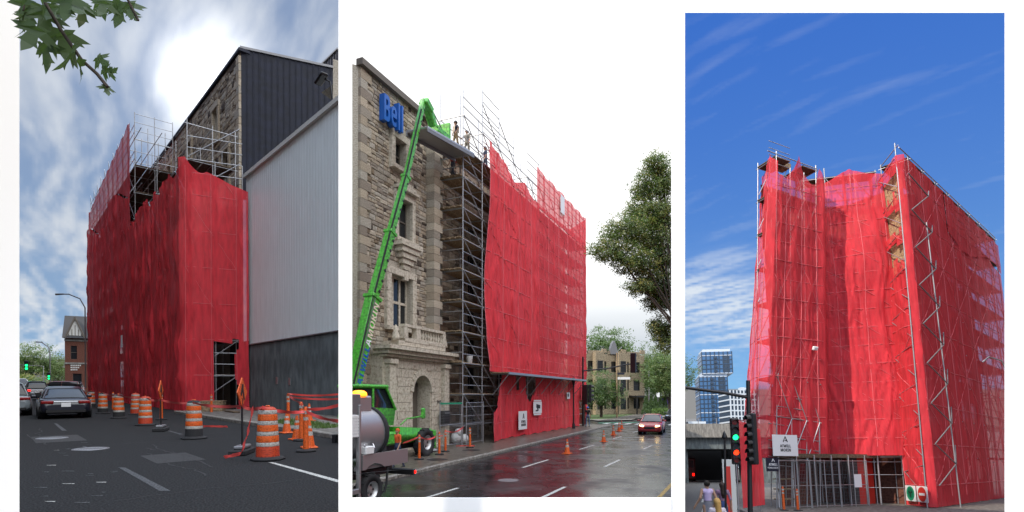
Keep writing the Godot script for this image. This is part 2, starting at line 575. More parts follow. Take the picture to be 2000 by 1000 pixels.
func pierced(g: Geo, x0: float, x1: float, y0: float, y1: float, holes: Array, z: float, deep := 0.3) -> void:
	# a wall face with openings and their reveals
	var xs := [x0, x1]; var ys := [y0, y1]
	for h in holes:
		for x in [h.position.x, h.end.x]:
			if x > x0 and x < x1: xs.append(x)
		for y in [h.position.y, h.end.y]:
			if y > y0 and y < y1: ys.append(y)
	xs.sort(); ys.sort()
	for i in xs.size() - 1:
		for j in ys.size() - 1:
			var mid := Vector2((xs[i] + xs[i + 1]) / 2, (ys[j] + ys[j + 1]) / 2)
			var open := false
			for h in holes: open = open or h.has_point(mid)
			if not open: g.quad(Vector3(xs[i], ys[j], z), Vector3(xs[i + 1], ys[j], z), Vector3(xs[i + 1], ys[j + 1], z), Vector3(xs[i], ys[j + 1], z))
	for h in holes:
		var a: Vector2 = h.position; var b: Vector2 = h.end
		g.quad(Vector3(a.x, a.y, z), Vector3(a.x, a.y, z - deep), Vector3(a.x, b.y, z - deep), Vector3(a.x, b.y, z))
		g.quad(Vector3(b.x, a.y, z - deep), Vector3(b.x, a.y, z), Vector3(b.x, b.y, z), Vector3(b.x, b.y, z - deep))
		g.quad(Vector3(a.x, a.y, z), Vector3(b.x, a.y, z), Vector3(b.x, a.y, z - deep), Vector3(a.x, a.y, z - deep))
		g.quad(Vector3(a.x, b.y, z - deep), Vector3(b.x, b.y, z - deep), Vector3(b.x, b.y, z), Vector3(a.x, b.y, z))


func stone_face(parent: Node3D, x0: float, x1: float, y0: float, y1: float, holes: Array, z: float, o := {}) -> void:
	# coursed rubble: the largest stones are parts of their own, the rest one part
	rng.seed = o.get("seed", 5)
	var pre: String = o.get("pre", "stone_")
	var few: int = o.get("single", 280)
	var big: float = o.get("size", 1.0)
	var list := []
	var y := y0
	while y < y1 - 0.05:
		var h := rng.randf_range(0.17, 0.38) * big
		if y + h > y1 - 0.1: h = y1 - y
		var spans := [[x0, x1]]
		for k in holes:
			if k.position.y < y + h * 0.75 and k.end.y > y + h * 0.25:
				var next := []
				for s in spans:
					if k.end.x <= s[0] or k.position.x >= s[1]: next.append(s)
					else:
						if k.position.x > s[0] + 0.05: next.append([s[0], k.position.x])
						if k.end.x < s[1] - 0.05: next.append([k.end.x, s[1]])
				spans = next
		for s in spans:
			var x: float = s[0]
			while x < s[1] - 0.04:
				var w := rng.randf_range(0.22, 0.72) * big
				if x + w > s[1] - 0.16: w = s[1] - x
				if h > 0.27 * big and rng.randf() < 0.3:
					var cut := rng.randf_range(0.4, 0.6)
					list.append([x, y, w, h * cut]); list.append([x, y + h * cut, w, h * (1 - cut)])
				else: list.append([x, y, w, h])
				x += w
		y += h
	var order := range(list.size())
	var near: Callable = o.get("rank", func(s): return s[2] * s[3])
	order.sort_custom(func(a, b): return near.call(list[a]) > near.call(list[b]))
	var single := {}
	for k in mini(few, order.size()): single[order[k]] = true
	var rest := Geo.new()
	for k in list.size():
		var s: Array = list[k]
		var gap := 0.012
		var deep := rng.randf_range(0.03, 0.075)
		var tone: int = [0, 0, 1, 1, 2, 2, 3, 4, 4, 5, 6, 6, 0, 1, 3, 7 if rng.randf() < 0.75 else 2][rng.randi() % 16]
		var at := Transform3D(Basis.from_scale(Vector3(s[2] - gap, s[3] - gap, deep)), Vector3(s[0] + s[2] / 2, s[1] + s[3] / 2, z))
		var unit: ArrayMesh = stones_unit[rng.randi() % 5]
		if single.has(k): part(parent, "stone", unit, M[pre + str(tone)], at)
		else:
			var base: Color = M[pre + str(tone)].albedo_color.srgb_to_linear()
			var arr: Array = unit.surface_get_arrays(0)
			var start := rest.v.size()
			for i in arr[Mesh.ARRAY_VERTEX].size():
				rest.v.append(at * arr[Mesh.ARRAY_VERTEX][i])
				var nn: Vector3 = arr[Mesh.ARRAY_NORMAL][i]
				rest.n.append((nn / Vector3(s[2], s[3], deep)).normalized()); rest.c.append(base); rest.t.append(Vector2())
			for i in arr[Mesh.ARRAY_INDEX]: rest.idx.append(start + i)
	if rest.v.size():
		part(parent, "small_stones", rest, M.stone_mixed).set_meta("kind", "stuff")


func window(parent: Node3D, x: float, y: float, w: float, h: float, z: float, nx := 1, ny := 1, fm: Material = null, bar := 0.06) -> void:
	# x, y: lower corner; a frame with bars and a pane in each field
	var g := Geo.new()
	for i in nx + 1: g.box(Vector3(x + w * i / nx, y + h / 2, z), Vector3(bar, h, 0.08))
	for j in ny + 1: g.box(Vector3(x + w / 2, y + h * j / ny, z + 0.003), Vector3(w + bar, bar, 0.08))
	var f := part(parent, "window", g, fm if fm else M.timber_frame)
	for i in nx:
		for j in ny:
			var p := Geo.new()
			p.box(Vector3(x + w * (i + 0.5) / nx, y + h * (j + 0.5) / ny, z - 0.02), Vector3(w / nx - bar, h / ny - bar, 0.012))
			part(f, "pane", p, M.glass)


func text(parent: Node3D, called: String, words: String, size: float, m: Material, at: Transform3D, bold := true, deep := 0.01, fit := 0.0) -> MeshInstance3D:
	var font := SystemFont.new()
	font.font_names = PackedStringArray(["Droid Sans"])
	font.font_weight = 700 if bold else 400
	var t := TextMesh.new()
	t.text = words; t.font = font; t.font_size = 48; t.pixel_size = size / 34.0; t.depth = deep
	if fit > 0: at.basis = at.basis * Basis.from_scale(Vector3(fit / t.get_aabb().size.x, 1, 1))
	return part(parent, called, t, m, at)


func tree(called: String, label: String, pos: Vector3, trunk: float, girth: float, lobes: Array, leaves: int, leaf: float, mats: Array, seed_: int, group := "", lean := Vector3.ZERO) -> Node3D:
	rng.seed = seed_
	var o := thing(called, label, "tree", pos, 0.0, group)
	var g := Geo.new()
	var fork := Vector3(0, trunk, 0) + lean
	g.hose([Vector3(0, -0.2, 0), Vector3(0.02, trunk * 0.35, 0) + lean * 0.25, fork], girth, 8)
	part(o, "trunk", g, M.bark)
	var b := Geo.new()
	for l in lobes:
		var c: Vector3 = l[0]; var r: Vector3 = l[1]
		var start := fork * rng.randf_range(0.7, 1.0)
		var pts := []
		for k in 6:
			var f := k / 5.0
			pts.append(start.lerp(c, f) + Vector3(sin(f * 5 + c.x), sin(f * PI) * 0.6, cos(f * 4 + c.z)) * 0.18 * r.x * f)
		b.hose(pts, girth * 0.3, 5)
		for k in 5:
			var dir := Vector3(rng.randfn(), rng.randfn() * 0.7, rng.randfn()).normalized()
			b.hose([pts[4], c + dir * r * 0.45, c + dir * r * 0.85], girth * 0.10, 4)
	part(o, "limb", b, M.bark)
	var total := 0.0
	for l in lobes: total += l[1].x * l[1].y
	for mi in mats.size():
		var g2 := Geo.new()
		for l in lobes:
			var c: Vector3 = l[0]; var r: Vector3 = l[1]
			var count := int(leaves / float(mats.size()) * r.x * r.y / total / 24.0)
			for k in count:
				var dir := Vector3(rng.randfn(), rng.randfn(), rng.randfn()).normalized()
				var mid: Vector3 = c + dir * r * pow(rng.randf(), 0.45) * (1.0 + 0.16 * sin(dir.x * 7 + dir.y * 5) )
				var tilt := Vector3(rng.randf_range(-0.5, 0.5), rng.randf_range(-0.3, 0.6), rng.randf_range(-0.5, 0.5)) + dir * 0.5
				for q in 24:
					var at := mid + Vector3(rng.randfn(), rng.randfn() * 0.6, rng.randfn()) * leaf * 2.0
					var up := (tilt + Vector3(rng.randfn(), rng.randfn() + 1.0, rng.randfn()) * 0.55).normalized()
					var x := up.cross(Vector3(rng.randfn(), rng.randfn(), rng.randfn())).normalized() * leaf * rng.randf_range(0.6, 1.2)
					var z := x.cross(up) * 0.62
					g2.tri(at - x, at - z * 0.5, at + x)
					g2.tri(at - x, at + x, at + z * 0.6)
		part(o, "crown", g2, mats[mi])
	return o


func blob(bones: Array, cell: float) -> Geo:
	# bones: [a, b, radius a, radius b, colour]; one smooth skin round all of them
	var lo := Vector3.INF; var hi := -Vector3.INF
	for b in bones:
		for k in 2:
			lo = lo.min(b[k] - Vector3.ONE * (b[2 + k] + 0.06)); hi = hi.max(b[k] + Vector3.ONE * (b[2 + k] + 0.06))
	var nx := int((hi.x - lo.x) / cell) + 2; var ny := int((hi.y - lo.y) / cell) + 2; var nz := int((hi.z - lo.z) / cell) + 2
	var d := PackedFloat32Array()
	d.resize(nx * ny * nz)
	d.fill(1.0)
	for b in bones:
		var a: Vector3 = b[0]; var e: Vector3 = b[1] - b[0]; var ra: float = b[2]; var rb: float = b[3]
		var ee := maxf(e.dot(e), 1e-8)
		var m := maxf(ra, rb) + 0.055
		var p0: Vector3 = (b[0].min(b[1]) - Vector3.ONE * m - lo) / cell
		var p1: Vector3 = (b[0].max(b[1]) + Vector3.ONE * m - lo) / cell
		for z in range(maxi(0, int(p0.z)), mini(nz, int(p1.z) + 2)):
			for y in range(maxi(0, int(p0.y)), mini(ny, int(p1.y) + 2)):
				for x in range(maxi(0, int(p0.x)), mini(nx, int(p1.x) + 2)):
					var p := lo + Vector3(x, y, z) * cell - a
					var t := clampf(p.dot(e) / ee, 0, 1)
					var w := (p - e * t).length() - lerpf(ra, rb, t)
					var i := (z * ny + y) * nx + x
					var k := 0.022
					var s := clampf(0.5 + 0.5 * (d[i] - w) / k, 0, 1)
					d[i] = lerpf(d[i], w, s) - k * s * (1 - s)
	var g := Geo.new()
	var ids := {}
	var step := [1, nx, nx * ny]
	for z in nz - 1:
		for y in ny - 1:
			for x in nx - 1:
				var i := (z * ny + y) * nx + x
				var first := d[i] < 0
				var mixed := false
				for o in [1, nx, nx + 1, nx * ny, nx * ny + 1, nx * ny + nx, nx * ny + nx + 1]:
					if (d[i + o] < 0) != first: mixed = true; break
				if not mixed: continue
				var sum := Vector3(); var cnt := 0
				for e in [[0, 0, 0, 0], [0, 1, 0, 0], [0, 0, 1, 0], [0, 1, 1, 0], [0, 0, 0, 1], [1, 0, 0, 1], [0, 0, 1, 1], [1, 0, 1, 1], [0, 0, 0, 2], [1, 0, 0, 2], [0, 1, 0, 2], [1, 1, 0, 2]]:
					var c := Vector3i(e[0], e[1], e[2])
					if e[3] == 0: c = Vector3i(0, e[1], e[2])
					var j: int = i + c.x + c.y * nx + c.z * nx * ny
					var q: int = j + step[e[3]]
					var f := d[j]; var h := d[q]
					if (f < 0) == (h < 0): continue
					var p := Vector3(c)
					p[e[3]] += f / (f - h)
					sum += p; cnt += 1
				var p := lo + (Vector3(x, y, z) + sum / cnt) * cell
				var best := 1e9; var col := Color.WHITE
				var grad := Vector3(d[i + 1] - d[i] + d[i + 1 + nx] - d[i + nx], d[i + nx] - d[i] + d[i + nx + 1] - d[i + 1], d[i + nx * ny] - d[i] + d[i + nx * ny + nx + 1] - d[i + nx + 1])
				for b in bones:
					var e: Vector3 = b[1] - b[0]
					var t := clampf((p - b[0]).dot(e) / maxf(e.dot(e), 1e-8), 0, 1)
					var w: float = (p - b[0] - e * t).length() - lerpf(b[2], b[3], t)
					if w < best: best = w; col = b[4]
				ids[i] = g.v.size()
				g.v.append(p); g.n.append(grad.normalized()); g.c.append(col); g.t.append(Vector2())
	for z in range(1, nz - 1):
		for y in range(1, ny - 1):
			for x in range(1, nx - 1):
				var i := (z * ny + y) * nx + x
				for k in 3:
					if (d[i] < 0) == (d[i + step[k]] < 0): continue
					var s1: int = step[(k + 1) % 3]; var s2: int = step[(k + 2) % 3]
					var q := [i, i - s1, i - s1 - s2, i - s2]
					if not (ids.has(q[0]) and ids.has(q[1]) and ids.has(q[2]) and ids.has(q[3])): continue
					if d[i] < 0: g.idx.append_array([ids[q[0]], ids[q[2]], ids[q[1]], ids[q[0]], ids[q[3]], ids[q[2]]])
					else: g.idx.append_array([ids[q[0]], ids[q[1]], ids[q[2]], ids[q[0]], ids[q[2]], ids[q[3]]])
	return g


func person(label: String, pos: Vector3, yaw: float, p := {}) -> Node3D:
	# faces -z; p: colours and pose
	var o := thing("person", label, "person", pos, yaw, p.get("group", ""))
	var k: float = p.get("tall", 1.7) / 1.7
	var skin: Color = p.get("skin", Color(0.38, 0.22, 0.15)); var top: Color = p.get("top", Color(0.3, 0.3, 0.3)); var legs: Color = p.get("legs", Color(0.05, 0.06, 0.1)); var hair: Color = p.get("hair", Color(0.02, 0.015, 0.01)); var shoe: Color = p.get("shoe", Color(0.03, 0.03, 0.03))
	var sleeve: Color = p.get("sleeve", top); var calf: Color = p.get("calf", legs)
	var st: float = p.get("stride", 0.12)
	var b := []
	var hipy := 0.92
	for s in [-1.0, 1.0]:
		var f: float = st * s
		var hip := Vector3(s * 0.09, hipy - 0.04, 0); var knee := Vector3(s * 0.10, 0.49, -f * 0.75 - absf(f) * 0.2); var ank := Vector3(s * 0.10, 0.09, -f * 1.2 + (0.12 if f < 0 else 0.0) * absf(f) * 8)
		b.append([hip, knee, 0.085, 0.06, legs]); b.append([knee, ank, 0.058, 0.038, calf]); b.append([ank + Vector3(0, -0.035, 0.03), ank + Vector3(0, -0.055, -0.14), 0.042, 0.034, shoe])
		var sh := Vector3(s * 0.175, 1.40, 0.0)
		var arm: Array = p.get("arm_r" if s > 0 else "arm_l", [Vector3(s * 0.24, 1.12, 0.03 + f * 0.5), Vector3(s * 0.25, 0.87, -0.05 + f * 0.9)])
		var el: Vector3 = arm[0]; var wr: Vector3 = arm[1]
		b.append([sh, el, 0.052, 0.042, sleeve]); b.append([el, wr, 0.040, 0.028, p.get("forearm", skin)])
		var dir := (wr - el).normalized()
		b.append([wr, wr + dir * 0.07, 0.030, 0.034, skin])
		for q in 4: b.append([wr + dir * 0.07 + Vector3(0, 0, (q - 1.5) * 0.018), wr + dir * (0.145 + 0.012 * (1.5 - absf(q - 1.5))) + Vector3(-s * 0.02, 0, (q - 1.5) * 0.019), 0.010, 0.008, skin])
		b.append([wr + dir * 0.03 + Vector3(0, 0, -0.03), wr + dir * 0.09 + Vector3(0, 0, -0.055), 0.011, 0.009, skin])
	b.append([Vector3(0, hipy, 0), Vector3(0, 1.08, 0), 0.135, 0.115, legs if p.get("skirt") == null else p.skirt])
	b.append([Vector3(0, 1.10, 0), Vector3(0, 1.30, -0.01), 0.118, 0.135, top]); b.append([Vector3(-0.10, 1.36, 0), Vector3(0.10, 1.36, 0), 0.09, 0.09, top])
	b.append([Vector3(0, 1.38, 0), Vector3(0, 1.52, -0.015), 0.055, 0.05, skin])
	b.append([Vector3(0, 1.56, -0.03), Vector3(0, 1.60, -0.01), 0.075, 0.085, skin])
	b.append([Vector3(0, 1.565, -0.112), Vector3(0, 1.545, -0.122), 0.010, 0.014, skin])
	b.append([Vector3(0, 1.61, 0.012), Vector3(0, 1.625, -0.005), 0.092, 0.088, hair])
	if p.get("long_hair"): b.append([Vector3(0, 1.58, 0.06), Vector3(0, 1.30, 0.11), 0.085, 0.07, hair]); b.append([Vector3(0, 1.32, 0.11), Vector3(0, 1.2, 0.12), 0.07, 0.04, hair])
	if p.get("skirt") != null:
		b.append([Vector3(0, 0.95, 0), Vector3(0, float(p.get("hem", 0.55)), 0), 0.135, 0.185, p.skirt])
	for e in b:
		for i in 4: e[i] = e[i] * k
	var body := part(o, "body", blob(b, float(p.get("cell", 0.022))), M.clothes)
	if p.has("helmet"):
		var h := Geo.new()
		h.lathe([[0.001, -0.01], [0.125, 0.0], [0.12, 0.02], [0.105, 0.03], [0.1, 0.075], [0.07, 0.115], [0.001, 0.13]], 14, Transform3D(Basis.from_scale(Vector3.ONE * k), Vector3(0, 1.615, -0.01) * k))
		part(o, "helmet", h, p.helmet)
	if p.has("vest"):
		var vg := Geo.new()
		for s in [-1.0, 1.0]:
			for zz in [-1.0, 1.0]: vg.box(Vector3(s * 0.075, 1.23, zz * 0.142) * k, Vector3(0.11, 0.42, 0.02) * k, 0.008)
		part(o, "vest", vg, p.vest)
	return o


func barrel(label: String, pos: Vector3, dark_foot: bool, tone := "orange") -> Node3D:
	var o := thing("traffic_drum", label, "traffic drum", pos, rng.randf() * 6.0, "striped drums along the lane")
	var lower := 0.26
	var g := Geo.new()
	g.lathe([[0.215, 0.06], [0.21, 0.07], [0.205, lower], [0.19, lower + 0.01]], 22)
	part(o, "foot_band", g, M.black_rubber if dark_foot else M.orange_red)
	var y := lower
	var k := 0
	while k < 7:
		var h := 0.078 if k % 2 == 0 else 0.122
		var r := 0.205 - (y - lower) * 0.06
		var b := Geo.new()
		b.lathe([[r - 0.012, y + 0.002], [r, y + 0.010], [r - 0.004, y + h - 0.008], [r - 0.014, y + h + 0.002]], 22)
		part(o, "stripe", b, M.reflective if k % 2 == 0 else M[tone])
		y += h
		k += 1
	var top := Geo.new()
	top.lathe([[0.155, y - 0.002], [0.150, y + 0.03], [0.10, y + 0.06], [0.03, y + 0.062], [0.001, y + 0.062]], 18)
	part(o, "cap", top, M.black_rubber if dark_foot else M.orange_red)
	var h2 := Geo.new()
	h2.box(Vector3(0, y + 0.075, 0), Vector3(0.10, 0.03, 0.03), 0.01)
	part(o, "handle", h2, M[tone])
	var base := Geo.new()
	base.lathe([[0.001, 0.003], [0.31, 0.003], [0.31, 0.035], [0.26, 0.065], [0.21, 0.075], [0.001, 0.075]], 8)
	part(o, "base", base, M.black_rubber)
	return o


func cone(label: String, pos: Vector3, tall := 0.72, group := "") -> Node3D:
	var o := thing("traffic_cone", label, "traffic cone", pos, rng.randf() * 3.0, group)
	var w := tall * 0.27
	var g := Geo.new()
	g.box(Vector3(0, 0.02, 0), Vector3(w * 2, 0.036, w * 2), 0.012)
	part(o, "base", g, M.orange)
	var r := func(y: float) -> float: return lerpf(w * 0.74, 0.028, y)
	for s in [[0.0, 0.42, "orange"], [0.42, 0.58, "reflective"], [0.58, 0.70, "orange"], [0.70, 0.80, "reflective"], [0.80, 1.0, "orange"]]:
		var c := Geo.new()
		c.lathe([[r.call(s[0]), 0.038 + s[0] * (tall - 0.04)], [r.call(s[1]), 0.038 + s[1] * (tall - 0.04)]], 16)
		part(o, "collar" if s[2] == "reflective" else "cone_band", c, M[s[2]])
	return o


func channelizer(label: String, pos: Vector3, tall := 1.05, group := "") -> Node3D:
	var o := thing("delineator_post", label, "delineator", pos, 0.0, group)
	var g := Geo.new()
	g.lathe([[0.001, 0.002], [0.21, 0.002], [0.21, 0.04], [0.08, 0.06], [0.001, 0.06]], 8)
	part(o, "base", g, M.black_rubber)
	var t := Geo.new()
	t.lathe([[0.06, 0.06], [0.05, tall * 0.6], [0.048, tall - 0.06], [0.03, tall - 0.02], [0.03, tall], [0.001, tall]], 12)
	part(o, "tube", t, M.orange)
	for y in [0.70, 0.84]:
		var b := Geo.new()
		b.tube(Vector3(0, tall * y, 0), Vector3(0, tall * (y + 0.07), 0), 0.0535, 0.0525, 12)
		part(o, "band", b, M.reflective)
	return o


func road_sign(label: String, pos: Vector3, yaw: float, tall := 1.56, size := 0.42) -> Node3D:
	var o := thing("work_sign", label, "road sign", pos, yaw, "diamond work signs")
	var b := Geo.new()
	b.box(Vector3(0, 0.055, 0), Vector3(0.7, 0.11, 0.32), 0.02)
	part(o, "foot", b, M.black_rubber)
	var b2 := Geo.new()
	b2.box(Vector3(0.02, 0.15, 0.0), Vector3(0.52, 0.075, 0.2), 0.02)
	part(o, "weight", b2, M.dull_steel)
	var p := Geo.new()
	p.tube(Vector3(0, 0.1, 0), Vector3(0, tall - size, 0), 0.022, 0.02)
	part(o, "pole", p, M.black_metal)
	var d := Geo.new()
	var c := tall - size * 0.72
	d.prism(PackedVector2Array([Vector2(0, c - size * 0.72), Vector2(size * 0.72, c), Vector2(0, c + size * 0.72), Vector2(-size * 0.72, c)]), 0.02, Transform3D(Basis(), Vector3(0, 0, 0.01)))
	var f := part(o, "panel", d, M.orange)
	var s := Geo.new()
	s.box(Vector3(0.05, c - 0.03, 0.016), Vector3(0.06, 0.26, 0.008), 0.0, Basis(Vector3.BACK, 0.35))
	s.box(Vector3(-0.06, c + 0.02, 0.016), Vector3(0.07, 0.16, 0.008), 0.0, Basis(Vector3.BACK, -0.5))
	s.box(Vector3(0.0, c + 0.13, 0.016), Vector3(0.09, 0.08, 0.008))
	part(f, "symbol", s, M.sign_black)
	return o


func ribbon(label: String, points: Array, sag := 0.12) -> Node3D:
	var o := thing("barrier_tape", label, "tape", points[0])
	var a := []; var b := []
	for k in points.size() - 1:
		for q in 9 if k == points.size() - 2 else 8:
			var f := q / 8.0
			var p: Vector3 = points[k].lerp(points[k + 1], f) - points[0]
			p.y -= sag * 4 * f * (1 - f)
			var tw := sin((k * 8 + q) * 1.1) * 0.8
			a.append(p + Vector3(sin(tw) * 0.03, -0.035 * cos(tw), 0)); b.append(p + Vector3(-sin(tw) * 0.03, 0.035 * cos(tw), 0))
	var g := Geo.new()
	g.grid([a, b])
	part(o, "ribbon", g, M.tape)
	return o


func wheel(parent: Node3D, at: Vector3, r: float, w: float, rim: Material, side := 1.0) -> void:
	# axle along x
	var turn := Basis(Vector3(0, 0, 1), -PI / 2 * side)
	var g := Geo.new()
	g.lathe([[r * 0.62, -w / 2], [r * 0.93, -w / 2], [r, -w * 0.32], [r, w * 0.32], [r * 0.93, w / 2], [r * 0.62, w / 2], [r * 0.62, -w / 2]], 24, Transform3D(turn, at))
	var t := part(parent, "wheel", g, M.black_rubber)
	var h := Geo.new()
	h.lathe([[0.001, w * 0.10], [r * 0.16, w * 0.16], [r * 0.18, w * 0.10], [r * 0.46, w * 0.04], [r * 0.56, w * 0.40], [r * 0.64, w * 0.46], [r * 0.64, -w * 0.4], [0.001, -w * 0.4]], 24, Transform3D(turn, at))
	part(t, "rim", h, rim)
	var n := Geo.new()
	for k in 8:
		var a := TAU * k / 8
		n.tube(at + turn * Vector3(cos(a) * r * 0.34, w * 0.05, sin(a) * r * 0.34), at + turn * Vector3(cos(a) * r * 0.34, w * 0.085, sin(a) * r * 0.34), r * 0.055)
	part(t, "hub_hole", n, M.black_metal)


func car(called: String, label: String, pos: Vector3, yaw: float, paint: Material, o := {}) -> Node3D:
	# front towards -z
	var c := thing(called, label, o.get("category", "car"), pos, yaw, o.get("group", ""))
	var len: float = o.get("length", 4.7); var hw: float = o.get("width", 1.82) / 2; var tall: float = o.get("tall", 1.42)
	var suv: bool = o.get("suv", false)
	var belt := tall * (0.62 if suv else 0.635)
	var nose := belt * 0.84
	var tail := belt * (1.0 if suv else 0.98)
	var f := -len / 2
	var ring := func(z: float, yb: float, yt: float, w: float) -> Array:
		var r := []
		for p in [[0.86, yb], [0.97, yb + 0.10], [1.0, lerpf(yb, yt, 0.45)], [0.985, lerpf(yb, yt, 0.70)], [0.95, yt - 0.05], [0.86, yt - 0.005], [0.5, yt + 0.012]]: r.append(Vector3(p[0] * w, p[1], z))
		for k in range(6, -1, -1): r.append(Vector3(-r[k].x, r[k].y, z))
		return r
	var body := Geo.new()
	var st := [[0.0, 0.32, nose * 0.72, hw * 0.70], [0.05, 0.22, nose * 0.86, hw * 0.86], [0.16, 0.19, nose * 0.95, hw * 0.95], [0.6, 0.18, nose, hw * 0.985], [1.25, 0.18, belt * 0.95, hw], [1.5, 0.18, belt, hw], [len * 0.5, 0.18, belt, hw], [len - 1.1, 0.18, belt * 1.015, hw], [len - 0.5, 0.2, tail, hw * 0.98], [len - 0.14, 0.24, tail * 0.97, hw * 0.93], [len - 0.04, 0.28, tail * 0.88, hw * 0.87], [len, 0.36, tail * 0.70, hw * 0.74]]
	var rings := []
	for s in st: rings.append(ring.call(f + s[0], s[1], s[2], s[3]))
	body.rings(rings)
	part(c, "body", body, paint)
	var w0 := 1.22 if not suv else 1.05
	var w1 := len - (0.62 if not suv else 0.16)
	var gl := [[w0, belt - 0.03, belt + 0.0, hw * 0.86, hw * 0.80], [w0 + 0.75, belt - 0.03, tall - 0.06, hw * 0.93, hw * 0.66], [w0 + 1.15, belt - 0.03, tall - 0.005, hw * 0.93, hw * 0.66], [lerpf(w0, w1, 0.68), belt - 0.03, tall - 0.01, hw * 0.93, hw * 0.65], [w1 - (0.55 if not suv else 0.2), belt - 0.03, tall - (0.10 if not suv else 0.05), hw * 0.9, hw * 0.62], [w1, belt - 0.03, belt + 0.02, hw * 0.82, hw * 0.72]]
	var glass := Geo.new()
	var gr := []
	for s in gl:
		var r := []
		var z: float = f + s[0]
		for p in [[s[3], s[1]], [lerpf(s[3], s[4], 0.5) + 0.02, lerpf(s[1], s[2], 0.55)], [s[4] + 0.02, lerpf(s[1], s[2], 0.92)], [s[4] * 0.86, s[2]], [s[4] * 0.4, s[2] + 0.012]]: r.append(Vector3(p[0], p[1], z))
		for k in range(4, -1, -1): r.append(Vector3(-r[k].x, r[k].y, z))
		gr.append(r)
	glass.rings(gr)
	part(c, "window", glass, M.glass)
	var roof := Geo.new()
	var rr := []
	for k in range(1, 5):
		var row := []
		for i in 9:
			var q: int = [2, 2, 3, 4, 4, 5, 6, 7, 7][i]
			var p: Vector3 = gr[k][q]
			row.append(p + Vector3(0, 0.014, 0) + Vector3(signf(p.x) * 0.008, 0, 0))
		row.reverse()
		rr.append(row)
	roof.grid(rr)
	part(c, "roof", roof, paint)
	var pil := Geo.new()
	for s in [0, 9]:
		for pr in [[0, 1], [4, 5]]:
			var a: Vector3 = gr[pr[0]][s]; var b: Vector3 = gr[pr[1]][2 if s == 0 else 7]
			if pr[0] == 4:
				a = gr[4][2 if s == 0 else 7]; b = gr[5][s]
			pil.tube(a, b, 0.045, 0.035, 6)
		pil.tube(gr[2][s].lerp(gr[3][s], 0.55), gr[2][2 if s == 0 else 7].lerp(gr[3][2 if s == 0 else 7], 0.55), 0.035, 0.03, 6)
	part(c, "pillar", pil, paint)
	for s in [-1.0, 1.0]:
		for z in [f + 0.85, f + len - 0.95]:
			wheel(c, Vector3(s * (hw - 0.11), 0.33, z), 0.33, 0.22, M.aluminium, s)
			var arch := Geo.new()
			arch.tube(Vector3(s * (hw - 0.3), 0.34, z), Vector3(s * (hw + 0.004), 0.34, z), 0.385, 0.385, 18)
			part(c, "wheel_arch", arch, M.black_metal)
		var mi := Geo.new()
		mi.box(Vector3(s * (hw + 0.1), belt + 0.05, f + w0 + 0.45), Vector3(0.2, 0.13, 0.1), 0.035)
		part(c, "mirror", mi, paint)
		var tl := Geo.new()
		tl.box(Vector3(s * hw * 0.68, tail * 0.83, f + len - 0.035), Vector3(hw * 0.46, 0.13, 0.10), 0.03, Basis(Vector3.UP, s * 0.25))
		part(c, "tail_light", tl, M.lamp_red if o.get("brake", false) else M.lens_red)
		var hl := Geo.new()
		hl.box(Vector3(s * hw * 0.66, nose * 0.80, f + 0.075), Vector3(hw * 0.40, 0.13, 0.12), 0.04, Basis(Vector3.UP, -s * 0.35))
		part(c, "headlight", hl, M.lamp_white if o.get("lit", false) else M.chrome)
	var gp := Geo.new()
	gp.box(Vector3(0, nose * 0.62, f + 0.02), Vector3(hw * 0.9, 0.20, 0.06), 0.02)
	part(c, "grille", gp, M.black_metal)
	var bp := Geo.new()
	bp.box(Vector3(0, 0.30, f + 0.07), Vector3(hw * 1.5, 0.13, 0.1), 0.03)
	bp.box(Vector3(0, 0.32, f + len - 0.05), Vector3(hw * 1.5, 0.16, 0.1), 0.03)
	part(c, "bumper_insert", bp, M.black_metal)
	var pl := Geo.new()
	pl.box(Vector3(0, tail * 0.70, f + len + 0.005), Vector3(0.31, 0.16, 0.02), 0.004)
	part(c, "licence_plate", pl, M.sign_white)
	var tr := Geo.new()
	tr.box(Vector3(0, tail * 0.865, f + len - 0.025), Vector3(hw * 0.9, 0.025, 0.03), 0.01)
	part(c, "trunk_trim", tr, M.chrome)
	return c


func signal_head(parent: Node3D, called: String, at: Vector3, yaw: float, lenses: Array, size := 0.3, housing: Material = null) -> void:
	var h: Material = housing if housing else M.black_metal
	var n := lenses.size()
	var g := Geo.new()
	var turn := Basis(Vector3.UP, yaw)
	g.box(at, Vector3(size * 1.15, size * n * 1.08, size * 0.7), 0.03, turn)
	var p := part(parent, called, g, h)
	for k in n:
		var c: Vector3 = at + Vector3(0, size * 1.05 * ((n - 1) / 2.0 - k), 0)
		var l := Geo.new()
		l.tube(c + turn * Vector3(0, 0, size * 0.34), c + turn * Vector3(0, 0, size * 0.40), size * 0.40, size * 0.34, 14)
		part(p, "lens_light", l, lenses[k])
		var v := Geo.new()
		var rows := [[], []]
		for i in 9:
			var a := lerpf(-0.25, PI + 0.25, i / 8.0)
			rows[0].append(c + turn * Vector3(cos(a) * size * 0.46, sin(a) * size * 0.46, size * 0.34)); rows[1].append(c + turn * Vector3(cos(a) * size * 0.46, sin(a) * size * 0.44 - 0.02, size * 0.95))
		v.grid(rows)
		part(p, "visor", v, h)


func site(eye: float, grade: float) -> void:
	# each of the three streets lies on its own grade below the viewpoint
	S = Transform3D(Basis(Vector3.RIGHT, grade), Vector3(0, 1.5, 0)) * Transform3D(Basis(), Vector3(0, -eye, 0))


func prof(list: Array, u: float) -> float:
	for k in list.size() - 1:
		if u <= list[k + 1][0]: return lerpf(list[k][1], list[k + 1][1], clampf((u - list[k][0]) / (list[k + 1][0] - list[k][0]), 0, 1))
	return list[-1][1]


